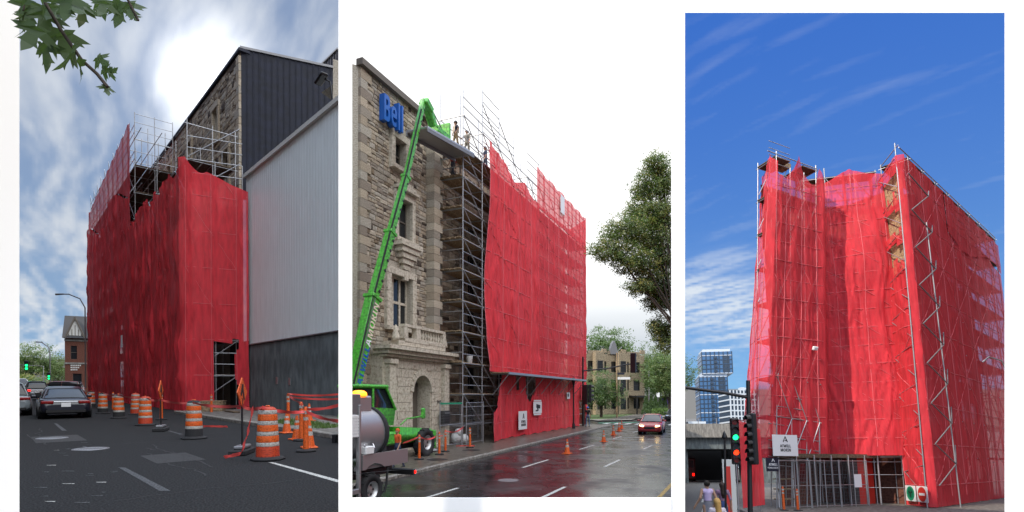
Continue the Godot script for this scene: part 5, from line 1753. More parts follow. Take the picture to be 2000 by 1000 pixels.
func mid_scaffold(at: Callable, yaw: float) -> void:
	var sc := thing("scaffold", "open steel tube scaffold with plank decks beside the bright red netting", "scaffold", at.call(0, 0, 0), yaw)
	var xs := []
	for k in 11: xs.append(-2.2 + k * 2.44)
	var lv := []
	for k in 11: lv.append(4.7 - 1.757 * 2 + 1.757 * k)
	var tops := func(x: float) -> float: return [20.2, 21.4, 21.0, 20.6, 18.8, 21.0, 20.4, 20.2, 20.2, 20.2, 20.2][clampi(int(round((x + 2.2) / 2.44)), 0, 10)]
	scaffold(sc, xs, [0.0, -1.5], lv, tops, {"lift": 1.757, "deck": func(x, y): return y < 17.5 and y > 2.0, "planks": 3, "r": 0.034, "wood": M.plank_pale})
	# upper guard rails and end rails
	for y in [18.3, 18.9, 19.5, 20.1, 20.7, 21.3]: pole(sc, "guard_rail", Vector3(0.24, y, 0), Vector3(2.68, y, 0), 0.024, M.galvanised)
	for y in [18.7, 19.3, 19.9, 20.5]: pole(sc, "guard_rail", Vector3(7.56, y, 0), Vector3(10.0, y, 0), 0.024, M.galvanised)
	for k in 9:
		var y: float = 1.2 + 1.757 * k
		for e in [0.0, 0.6, 1.17]: pole(sc, "end_rail", Vector3(-2.2, y + e, 0), Vector3(-2.2, y + e, -1.5), 0.026, M.galvanised)
		pole(sc, "bracket", Vector3(-2.2, y, -1.5), Vector3(-2.35, y + 0.1, -2.1), 0.022, M.galvanised)
		if k > 1:
			for q in 4: slab(sc, "plank_end", Vector3(-2.32, y + 0.05, -0.2 - q * 0.37), Vector3(0.3, 0.05, 0.3), M.plank_pale)
	for q in [[-1.4, 15.3], [-0.9, 15.3], [-0.4, 15.3], [0.1, 11.8], [0.7, 11.8], [1.2, 11.8]]:
		for k in 2: pole(sc, "spare_tube", Vector3(q[0], q[1] + k * 0.1, -0.1), Vector3(q[0] + 0.4, q[1] + k * 0.1, -1.4), 0.04, M.galvanised)
	# canopy over the pavement
	var cp := thing("pavement_canopy", "narrow steel canopy jutting from the red netting over the pavement", "canopy", at.call(0, 0, 0), yaw)
	slab(cp, "deck", Vector3(9.6, 4.28, 0.75), Vector3(17.0, 0.06, 1.2), M.plank_pale)
	slab(cp, "edge_beam", Vector3(9.6, 4.24, 1.38), Vector3(17.0, 0.14, 0.06), M.aluminium)
	for k in 9:
		pole(cp, "strut", Vector3(1.3 + k * 2.1, 2.9, 0.2), Vector3(1.3 + k * 2.1, 4.2, 1.3), 0.026, M.galvanised)
		pole(cp, "bearer", Vector3(1.3 + k * 2.1, 4.2, 0.1), Vector3(1.3 + k * 2.1, 4.2, 1.36), 0.026, M.galvanised)
	# netting
	var n1 := thing("debris_netting", "bright red netting sheet hanging loose beside the open scaffold", "netting", at.call(0, 0, 0), yaw, "bright red nets on the wet street")
	cloth(n1, "sheet", [Vector3(0.5, 0, 0.05), Vector3(9.3, 0, 0.05)], func(_u): return 4.35, func(u): return prof([[0, 17.6], [0.3, 18.6], [1.0, 18.2], [3.0, 18.0], [4.2, 17.3], [6.0, 17.9], [7.5, 17.3], [9.0, 17.2]], u), M.net, {"lift": 1.757, "rise": 4.7, "fold": 0.30, "seed": 3, "cu": 0.1, "pull": func(u, y): return 0.22 * exp(-u * 1.2) * sin(y * 0.5)})
	var n2 := thing("debris_netting", "thin bright red netting with sky showing through its upper corner", "netting", at.call(0, 0, 0), yaw, "bright red nets on the wet street")
	cloth(n2, "sheet", [Vector3(9.15, 0, 0.08), Vector3(22.3, 0, 0.08), Vector3(22.4, 0, -1.7)], func(_u): return 4.35, func(u): return prof([[0, 17.2], [13, 17.6], [15, 17.0]], u), M.net_thin, {"lift": 1.757, "rise": 4.7, "guard": true, "fold": 0.14, "seed": 53, "cu": 0.14})
	cloth(n2, "upper_sheet", [Vector3(9.15, 0, 0.1), Vector3(22.3, 0, 0.1), Vector3(22.4, 0, -1.7)], func(_u): return 17.0, func(u): return prof([[0, 20.1], [0.4, 19.9], [13, 19.9], [15, 19.2]], u) + 0.08 * sin(u * 2.5), M.net_thin, {"lift": 1.757, "rise": 17.0, "guard": true, "tube": 0.02, "fold": 0.10, "seed": 54, "cu": 0.16})
	var n3 := thing("debris_netting", "lower red netting along the pavement with notices on it", "netting", at.call(0, 0, 0), yaw, "bright red nets on the wet street")
	cloth(n3, "sheet", [Vector3(-0.6, 0, 1.05), Vector3(0.9, 0, 0.55), Vector3(3.0, 0, 0.14), Vector3(22.2, 0, 0.12), Vector3(22.3, 0, -1.7)], func(u): return 0.14 + 0.04 * sin(u * 3), func(u): return prof([[0, 1.9], [0.8, 1.95], [1.6, 2.3], [2.2, 3.3], [2.8, 4.2], [30, 4.2]], u), M.net, {"lift": 1.757, "rise": 1.2, "tube": 0.018, "fold": 0.22, "seed": 63, "cu": 0.11, "cv": 0.16, "hole": func(u, y): return (u > 5.6 and u < 6.0 and y > 3.2) or (u > 7.3 and u < 8.9 and y > 2.4 + 1.8 * absf(u - 8.0) * 0.5) or (u > 20.4 and u < 22.5 and y < 2.5)})
	# notices on the netting
	var p1 := thing("notice_board", "tall white notice with a black A mark on the red netting", "notice", at.call(5.5, 0.55, 0.5), yaw)
	var g1 := Geo.new()
	g1.box(Vector3(0, 0.65, 0), Vector3(1.5, 1.25, 0.02))
	part(p1, "board", g1, M.sign_white)
	text(p1, "lettering", "A", 0.34, M.sign_black, Transform3D(Basis(), Vector3(0.1, 0.92, 0.016)))
	text(p1, "lettering", "ATWILL", 0.17, M.sign_black, Transform3D(Basis(), Vector3(0.1, 0.55, 0.016)))
	text(p1, "lettering", "MORIN", 0.17, M.sign_black, Transform3D(Basis(), Vector3(0.1, 0.33, 0.016)))
	var p2 := thing("camera_notice", "white notice with a black camera symbol on the red netting", "notice", at.call(8.35, 1.6, 0.5), yaw)
	var g2 := Geo.new()
	g2.box(Vector3(0, 0.42, 0), Vector3(1.7, 0.85, 0.02))
	part(p2, "board", g2, M.sign_white)
	var cam := Geo.new()
	cam.box(Vector3(0.1, 0.5, 0.02), Vector3(0.75, 0.26, 0.02), 0.0, Basis(Vector3.BACK, -0.12))
	cam.box(Vector3(0.0, 0.32, 0.02), Vector3(0.2, 0.3, 0.02), 0.0, Basis(Vector3.BACK, 0.3))
	cam.box(Vector3(-0.2, 0.2, 0.02), Vector3(0.4, 0.1, 0.02))
	part(p2, "symbol", cam, M.sign_black)
	var bar := Geo.new()
	bar.box(Vector3(0, 0.92, 0.0), Vector3(1.5, 0.1, 0.02)); bar.box(Vector3(0, -0.08, 0.0), Vector3(1.5, 0.1, 0.02))
	part(p2, "caption_strip", bar, M.sign_white)
	var p3 := thing("parking_sign", "small white sign on the netting beside the old street lamp", "sign", at.call(15.9, 2.65, 0.45), yaw)
	var g3 := Geo.new()
	g3.box(Vector3(0, 0.25, 0), Vector3(0.85, 0.55, 0.02))
	part(p3, "board", g3, M.sign_white)
	var s3 := Geo.new()
	s3.lathe([[0.001, 0], [0.16, 0], [0.16, 0.01], [0.001, 0.01]], 16, Transform3D(Basis(Vector3.RIGHT, PI / 2), Vector3(-0.1, 0.28, 0.012)))
	part(p3, "symbol", s3, M.sign_black)
	var p4 := thing("paper_notice", "white sheet fixed to the upper edge of the thin netting", "notice", at.call(14.7, 18.9, 0.35), yaw)
	var g4 := Geo.new()
	g4.box(Vector3(0, 0, 0), Vector3(1.0, 1.5, 0.02))
	part(p4, "board", g4, M.sign_white)
	# workers
	person("worker in dark jacket and harness standing on the upper deck", at.call(-1.6, 17.1, -0.8), 2.2, {"top": Color(0.03, 0.03, 0.05), "legs": Color(0.2, 0.15, 0.09), "helmet": M.sign_black, "vest": M.letter_cream, "cell": 0.03, "group": "scaffold workers", "arm_l": [Vector3(-0.32, 1.2, 0), Vector3(-0.2, 0.98, -0.1)], "arm_r": [Vector3(0.32, 1.2, 0), Vector3(0.2, 0.98, -0.1)]})
	person("worker in grey with white helmet holding a pole", at.call(-0.4, 17.1, -0.7), 2.6, {"top": Color(0.22, 0.21, 0.19), "legs": Color(0.2, 0.19, 0.17), "helmet": M.sign_white, "cell": 0.03, "group": "scaffold workers", "arm_r": [Vector3(0.34, 1.22, -0.1), Vector3(0.45, 1.3, -0.3)]})
	person("worker in navy with dark cap near the netting's top corner", at.call(2.1, 17.1, -0.7), 2.0, {"top": Color(0.02, 0.03, 0.07), "legs": Color(0.03, 0.04, 0.08), "helmet": M.sign_navy, "cell": 0.03, "group": "scaffold workers"})
	person("worker in a red jacket on the second deck down", at.call(-1.75, 15.3, -0.9), 1.2, {"top": Color(0.35, 0.02, 0.02), "legs": Color(0.05, 0.05, 0.06), "cell": 0.03, "group": "scaffold workers"})
	var bk := thing("bucket", "white bucket on the scaffold deck above the fence", "bucket", at.call(-0.6, 4.78, -0.4), 0.0)
	var bg := Geo.new()
	bg.lathe([[0.001, 0], [0.15, 0], [0.19, 0.42], [0.2, 0.44], [0.17, 0.44], [0.15, 0.05], [0.001, 0.05]], 14)
	part(bk, "pail", bg, M.white_paint)
	var tp := thing("timber_pile", "loose pale boards on the lower scaffold deck", "timber", at.call(-1.6, 4.78, -0.6), yaw)
	for k in 4: slab(tp, "plank", Vector3(0.1 * k, 0.03 + 0.04 * k, -0.1 * k), Vector3(1.7, 0.035, 0.2), M.plank_pale)
	# temporary mesh fence
	var fx := [-5.1, -2.8, -0.7]
	for k in 2:
		var a: float = fx[k]; var b: float = fx[k + 1]
		var f := thing("fence_panel", ["grey wire mesh fence panel with a green top strip", "grey wire mesh fence panel next to the netting edge"][k], "fence", at.call(a, 0.12, 0.25 + 0.3 * k), yaw, "mesh fence panels")
		var w := b - a
		for x in [0.0, w]: pole(f, "post", Vector3(x, 0, 0), Vector3(x, 2.4, 0), 0.025, M.galvanised)
		for y in [0.15, 1.2, 2.35]: pole(f, "rail", Vector3(0, y, 0), Vector3(w, y, 0), 0.02, M.galvanised)
		for i in int(w / 0.12): pole(f, "wire", Vector3(i * 0.12, 0.15, 0), Vector3(i * 0.12, 2.35, 0), 0.004, M.dull_steel)
		for i in 15: pole(f, "wire", Vector3(0, 0.3 + i * 0.14, 0), Vector3(w, 0.3 + i * 0.14, 0), 0.004, M.dull_steel)
		if k == 0: slab(f, "top_strip", Vector3(w / 2, 2.33, 0.03), Vector3(w, 0.09, 0.02), M.sign_green)
	var dbg := thing("rubble_bag", "white bags of rubble behind the mesh fence", "bag", at.call(-1.7, 0.12, -0.7), 0.3)
	var bb := Geo.new()
	for q in [[0.0, 0.28, 0.0, 0.34], [0.45, 0.24, 0.1, 0.28], [0.15, 0.6, 0.05, 0.26]]: bb.lathe([[0.001, -q[3]], [q[3] * 0.8, -q[3] * 0.7], [q[3], 0], [q[3] * 0.7, q[3] * 0.7], [0.001, q[3] * 0.9]], 9, Transform3D(Basis(Vector3.BACK, q[0]), Vector3(q[0], q[1] + 0.05, q[2])))
	part(dbg, "sack", bb, M.white_paint)


func mid_machine(at: Callable, yaw: float) -> void:
	var m := thing("telehandler", "bright green telescopic handler with its lettered boom raised to the scaffold", "telehandler", at.call(0, 0.1, 0), yaw)
	# boom: sections from foot to head in the plane of the wall
	var pts := [Vector3(-12.7, 1.1, 0.35), Vector3(-10.6, 6.9, 0.2), Vector3(-9.35, 10.0, 0.2), Vector3(-8.0, 13.0, 0.1), Vector3(-6.35, 17.4, 0.0)]
	var wide := [0.54, 0.42, 0.34, 0.28, 0.22]
	for k in 4:
		var a: Vector3 = pts[k]; var b: Vector3 = pts[k + 1]
		var dir := (b - a).normalized()
		var side := dir.cross(Vector3(0, 0, 1)).normalized()
		var g := Geo.new()
		var mid := (a + b) / 2
		g.box(mid, Vector3(wide[k], a.distance_to(b) + 0.2, wide[k] * 0.85), 0.05, Basis(side, dir, side.cross(dir)))
		var s := part(m, "boom_section", g, M.green_machine)
		if k < 3:
			var c := Geo.new()
			c.box(b, Vector3(wide[k] * 1.18, 0.16, wide[k] * 1.05), 0.02, Basis(side, dir, side.cross(dir)))
			part(s, "collar", c, M.green_machine)
		var holes := Geo.new()
		var n := 6 if k > 0 else 0
		for q in n:
			var p: Vector3 = a.lerp(b, (q + 0.7) / (n + 0.4)) + side * wide[k] * 0.24 + Vector3(0, 0, wide[k] * 0.43)
			holes.lathe([[0.001, 0], [wide[k] * 0.17, 0], [wide[k] * 0.17, 0.012], [0.001, 0.012]], 12, Transform3D(Basis(Vector3.RIGHT, PI / 2), p))
		if n: part(s, "lightening_hole", holes, M.black_metal)
		if k == 0:
			var strip := Geo.new()
			strip.box(mid - side * wide[k] * 0.2 + dir * 0.6 + Vector3(0, 0, wide[k] * 0.43), Vector3(0.05, a.distance_to(b) * 0.8, 0.03), 0.0, Basis(side, dir, side.cross(dir)))
			part(s, "cable_strip", strip, M.dull_steel)
			for t in [["ATWILL", 0.50, "sign_blue"], ["A", 0.665, "sign_white"], ["MORIN", 0.83, "letter_cream"]]:
				text(s, "lettering", t[0], 0.34, M[t[2]], Transform3D(Basis(dir, -side, Vector3(0, 0, 1)), a.lerp(b, t[1]) + side * 0.06 + Vector3(0, 0, wide[k] * 0.44)))
	for dx in [-0.30, -0.24]:
		var hose := Geo.new()
		hose.hose([Vector3(-12.0 + dx, 3.1, 0.55), Vector3(-10.55 + dx, 6.9, 0.42), Vector3(-9.3 + dx, 10.0, 0.36), Vector3(-7.95 + dx, 13.0, 0.26), Vector3(-6.5 + dx, 16.8, 0.16)], 0.022, 5)
		part(m, "hydraulic_hose", hose, M.black_rubber)
	var head := Geo.new()
	head.box(Vector3(-6.05, 17.3, 0.0), Vector3(0.7, 0.35, 0.5), 0.05, Basis(Vector3.BACK, -0.5))
	head.box(Vector3(-5.5, 16.7, 0.0), Vector3(0.35, 1.5, 0.4), 0.05, Basis(Vector3.BACK, 0.65))
	head.box(Vector3(-4.9, 16.35, 0.0), Vector3(1.3, 0.3, 0.8), 0.04)
	head.box(Vector3(-4.35, 16.75, 0.0), Vector3(0.16, 0.8, 0.8), 0.03)
	part(m, "boom_head", head, M.green_machine)
	var jib := Geo.new()
	jib.tube(Vector3(-5.9, 17.4, 0.1), Vector3(-4.5, 16.6, 0.1), 0.03)
	jib.tube(Vector3(-5.6, 17.2, -0.15), Vector3(-4.8, 16.5, -0.15), 0.06)
	part(m, "cylinder", jib, M.dull_steel)
	var pf := Geo.new()
	pf.box(Vector3(-4.3, 16.15, -0.1), Vector3(5.0, 0.12, 1.3), 0.02, Basis(Vector3.BACK, 0.13))
	part(m, "work_platform", pf, M.aluminium)
	var fr := Geo.new()
	for z in [-0.7, 0.5]: fr.box(Vector3(-4.3, 16.02, z), Vector3(5.0, 0.2, 0.08), 0.02, Basis(Vector3.BACK, 0.13))
	part(m, "platform_edge", fr, M.dull_steel)
	# cab
	var cab := Geo.new()
	cab.rings([[Vector3(-12.3, 1.5, 1.0), Vector3(-10.2, 1.5, 1.0), Vector3(-10.2, 1.5, -0.1), Vector3(-12.3, 1.5, -0.1)], [Vector3(-12.3, 2.3, 1.0), Vector3(-10.05, 2.2, 1.0), Vector3(-10.05, 2.2, -0.1), Vector3(-12.3, 2.3, -0.1)]])
	part(m, "cab", cab, M.green_machine)
	var cg := Geo.new()
	cg.rings([[Vector3(-12.2, 2.25, 0.97), Vector3(-10.1, 2.15, 0.97), Vector3(-10.1, 2.15, -0.07), Vector3(-12.2, 2.25, -0.07)], [Vector3(-12.2, 3.0, 0.95), Vector3(-10.7, 3.05, 0.95), Vector3(-10.7, 3.05, -0.05), Vector3(-12.2, 3.0, -0.05)]])
	part(m, "cab_window", cg, M.glass)
	var cr := Geo.new()
	cr.box(Vector3(-11.5, 3.12, 0.45), Vector3(1.9, 0.16, 1.2), 0.06)
	for z in [1.0, -0.1]:
		cr.tube(Vector3(-10.7, 3.05, z), Vector3(-10.05, 2.15, z), 0.055)
		cr.tube(Vector3(-11.6, 3.05, z), Vector3(-11.6, 2.15, z), 0.05)
	part(m, "cab_roof", cr, M.green_machine)
	# chassis and hood
	var ch := Geo.new()
	ch.box(Vector3(-10.2, 0.95, 0.4), Vector3(5.4, 0.55, 1.5), 0.08)
	ch.rings([[Vector3(-10.0, 0.7, 1.2), Vector3(-10.0, 0.7, -0.4), Vector3(-10.0, 1.42, -0.4), Vector3(-10.0, 1.42, 1.2)], [Vector3(-7.5, 0.75, 1.2), Vector3(-7.5, 0.75, -0.4), Vector3(-7.5, 1.22, -0.4), Vector3(-7.5, 1.22, 1.2)]])
	part(m, "hood", ch, M.green_machine)
	var bl := Geo.new()
	bl.box(Vector3(-9.2, 0.62, 0.4), Vector3(4.6, 0.4, 1.0), 0.03)
	part(m, "chassis", bl, M.black_metal)
	for x in [-8.2, -11.9]:
		for s in [-1.0, 1.0]: wheel_z(m, Vector3(x, 0.62, 0.4 + s * 0.85), 0.63, 0.42, s, M.aluminium)
	var ob := Geo.new()
	ob.box(Vector3(-6.9, 0.72, 0.5), Vector3(1.6, 0.3, 0.3), 0.04, Basis(Vector3.BACK, -0.12))
	part(m, "outrigger_beam", ob, M.green_dark)
	var og := Geo.new()
	og.box(Vector3(-6.2, 0.62, 0.5), Vector3(0.26, 0.9, 0.26), 0.04)
	part(m, "outrigger_leg", og, M.green_machine)
	var of := Geo.new()
	of.lathe([[0.001, 0.03], [0.3, 0.03], [0.28, 0.1], [0.1, 0.16], [0.1, 0.3], [0.001, 0.3]], 12, Transform3D(Basis(), Vector3(-6.2, 0, 0.5)))
	part(m, "outrigger_foot", of, M.dull_steel)
	var mi := Geo.new()
	mi.hose([Vector3(-9.9, 1.5, 1.15), Vector3(-9.5, 1.75, 1.2), Vector3(-8.5, 1.8, 1.2), Vector3(-8.3, 1.85, 1.2)], 0.035)
	mi.box(Vector3(-8.2, 1.95, 1.2), Vector3(0.3, 0.5, 0.12), 0.06)
	part(m, "mirror_arm", mi, M.green_machine)
	var hl := Geo.new()
	hl.box(Vector3(-7.47, 1.05, 1.0), Vector3(0.06, 0.16, 0.24), 0.02)
	part(m, "headlight", hl, M.chrome)


func wheel_z(parent: Node3D, p: Vector3, r: float, w: float, side: float, rim: Material) -> void:
	var turn := Basis(Vector3.RIGHT, PI / 2 * side)
	var g := Geo.new()
	g.lathe([[r * 0.55, -w / 2], [r * 0.93, -w / 2], [r, -w * 0.3], [r, w * 0.3], [r * 0.93, w / 2], [r * 0.55, w / 2], [r * 0.55, -w / 2]], 26, Transform3D(turn, p))
	for k in 22:
		var a := TAU * k / 22
		g.box(p + turn * Vector3(cos(a) * r, w * 0.2 * (1 if k % 2 else -1), sin(a) * r), Vector3(0.06, w * 0.55, 0.07), 0.0, turn * Basis(Vector3.UP, -a))
	var t := part(parent, "wheel", g, M.black_rubber)
	var h := Geo.new()
	h.lathe([[0.001, w * 0.22], [r * 0.14, w * 0.24], [r * 0.16, w * 0.16], [r * 0.40, w * 0.10], [r * 0.48, w * 0.44], [r * 0.56, w * 0.5], [r * 0.56, -w * 0.4], [0.001, -w * 0.4]], 24, Transform3D(turn, p))
	part(t, "rim", h, rim)
	var n := Geo.new()
	for k in 5:
		var a := TAU * k / 5
		n.tube(p + turn * Vector3(cos(a) * r * 0.29, w * 0.10, sin(a) * r * 0.29), p + turn * Vector3(cos(a) * r * 0.29, w * 0.18, sin(a) * r * 0.29), r * 0.075)
	part(t, "hub_hole", n, M.black_metal)


func mid_truck(at: Callable, yaw: float) -> void:
	var t := thing("tank_truck", "grey service truck with a steel tank and amber beacon, rear end only", "truck", at.call(0, 0, 0), yaw)
	var fz := 6.2
	wheel_z(t, Vector3(-18.35, 0.42, fz - 0.2), 0.42, 0.28, 1.0, M.aluminium)
	var ch := Geo.new()
	ch.box(Vector3(-17.2, 0.82, fz - 1.1), Vector3(1.0, 0.24, 0.9), 0.02)
	ch.box(Vector3(-18.2, 0.82, fz - 0.35), Vector3(1.6, 0.2, 0.1), 0.02)
	part(t, "chassis", ch, M.black_metal)
	var tk := Geo.new()
	var turn := Basis(Vector3.BACK, -PI / 2)
	var list := [[], []]
	for k in 32:
		var a := TAU * k / 32
		var zz := fz - 0.72 + cos(a) * 0.66
		list[0].append(Vector3(-12.15 - 1.189 * zz, 1.85 + sin(a) * 0.66, zz)); list[1].append(Vector3(-17.8, 1.85 + sin(a) * 0.66, zz))
	list[0].reverse(); list[1].reverse()
	tk.rings(list)
	var tank := part(t, "tank", tk, M.steel)
	var rim := Geo.new()
	rim.lathe([[0.6, 0], [0.70, 0], [0.72, 0.05], [0.70, 0.12], [0.66, 0.2], [0.45, 0.32], [0.001, 0.38]], 32, Transform3D(turn, Vector3(-17.85, 1.85, fz - 0.72)))
	part(tank, "rear_hatch", rim, M.black_rubber)
	var hd := Geo.new()
	hd.hose([Vector3(-18.75, 1.62, fz - 0.04), Vector3(-18.75, 1.50, fz + 0.02), Vector3(-18.4, 1.50, fz + 0.02), Vector3(-18.4, 1.62, fz - 0.04)], 0.018)
	part(tank, "handle", hd, M.chrome)
	var nk := Geo.new()
	nk.box(Vector3(-18.25, 2.6, fz - 0.6), Vector3(0.6, 0.45, 0.4), 0.04)
	part(t, "housing", nk, M.steel)
	var bc := Geo.new()
	bc.lathe([[0.001, 0], [0.2, 0], [0.19, 0.08], [0.12, 0.13], [0.001, 0.14]], 14, Transform3D(Basis(), Vector3(-18.3, 2.83, fz - 0.55)))
	part(t, "beacon_light", bc, M.lamp_amber)
	var cb := Geo.new()
	cb.box(Vector3(-19.235, 2.62, fz - 0.05), Vector3(0.63, 0.5, 0.1), 0.02)
	part(t, "cabinet_top", cb, M.dull_steel)
	var sh := Geo.new()
	sh.box(Vector3(-19.235, 2.08, fz - 0.05), Vector3(0.63, 0.56, 0.1), 0.02)
	part(t, "roller_shutter", sh, M.white_paint)
	for k in 7: slab(t, "shutter_slat", Vector3(-19.25, 1.86 + k * 0.075, fz + 0.005), Vector3(0.56, 0.06, 0.02), M.white_paint)
	var post := Geo.new()
	post.box(Vector3(-18.98, 1.4, fz - 0.02), Vector3(0.08, 2.4, 0.1), 0.01)
	post.box(Vector3(-19.25, 0.5, fz - 0.02), Vector3(0.6, 0.12, 0.1), 0.01)
	part(t, "cabinet_frame", post, M.aluminium)
	var ins := Geo.new()
	ins.box(Vector3(-19.12, 1.2, fz - 0.5), Vector3(0.4, 1.35, 0.1))
	part(t, "cabinet_back", ins, M.black_metal)
	var pails := Geo.new()
	for q in [[-19.25, 0.62], [-19.3, 1.1]]: pails.lathe([[0.001, 0], [0.13, 0], [0.15, 0.36], [0.001, 0.36]], 14, Transform3D(Basis(), Vector3(q[0], q[1], fz - 0.25)))
	part(t, "pail", pails, M.white_paint)
	var brass := Geo.new()
	brass.lathe([[0.001, 0], [0.09, 0.02], [0.1, 0.2], [0.05, 0.28], [0.001, 0.3]], 12, Transform3D(Basis(), Vector3(-19.3, 1.5, fz - 0.2)))
	part(t, "valve", brass, M.letter_cream)
	var ra := Geo.new()
	var arch := PackedVector2Array([Vector2(-18.85, 0.98), Vector2(-18.72, 0.98), Vector2(-18.6, 1.06), Vector2(-18.35, 1.12), Vector2(-18.1, 1.06), Vector2(-17.95, 0.98), Vector2(-16.88, 0.98), Vector2(-16.88, 1.36), Vector2(-18.85, 1.36)])
	ra.prism(arch, 0.05, Transform3D(Basis(), Vector3(0, 0, fz)))
	part(t, "side_rail", ra, M.aluminium)
	var bd := Geo.new()
	bd.prism(PackedVector2Array([Vector2(-19.1, -6.14), Vector2(-16.9, -6.14), Vector2(-16.9, -4.3), Vector2(-17.1, -4.3)]), 0.08, Transform3D(Basis(Vector3(1, 0, 0), Vector3(0, 0, -1), Vector3(0, 1, 0)), Vector3(0, 1.06, 0)))
	part(t, "bed", bd, M.dull_steel)
	var box := Geo.new()
	box.box(Vector3(-18.6, 1.46, fz - 0.06), Vector3(0.34, 0.2, 0.2), 0.02)
	part(t, "tool_box", box, M.white_paint)
	var bm := Geo.new()
	bm.box(Vector3(-17.25, 0.68, fz - 0.95), Vector3(1.35, 0.17, 0.16), 0.02)
	bm.box(Vector3(-16.62, 0.68, fz - 0.95), Vector3(0.1, 0.17, 2.0), 0.02)
	part(t, "bumper", bm, M.black_metal)
	var tl := Geo.new()
	tl.box(Vector3(-16.6, 0.68, fz + 0.06), Vector3(0.06, 0.09, 0.03), 0.01)
	part(t, "tail_light", tl, M.lamp_red)
	var gd := Geo.new()
	gd.hose([Vector3(-17.75, 0.95, fz - 0.05), Vector3(-17.8, 0.5, fz - 0.05), Vector3(-17.9, 0.3, fz - 0.05)], 0.03)
	part(t, "mud_flap", gd, M.black_rubber)
	person("worker in an orange vest bending behind the tank truck", at.call(-12.2, 0.1, 2.6), 2.4, {"top": Color(0.6, 0.1, 0.02), "legs": Color(0.03, 0.04, 0.09), "hair": Color(0.6, 0.1, 0.02), "cell": 0.03, "tall": 1.5})


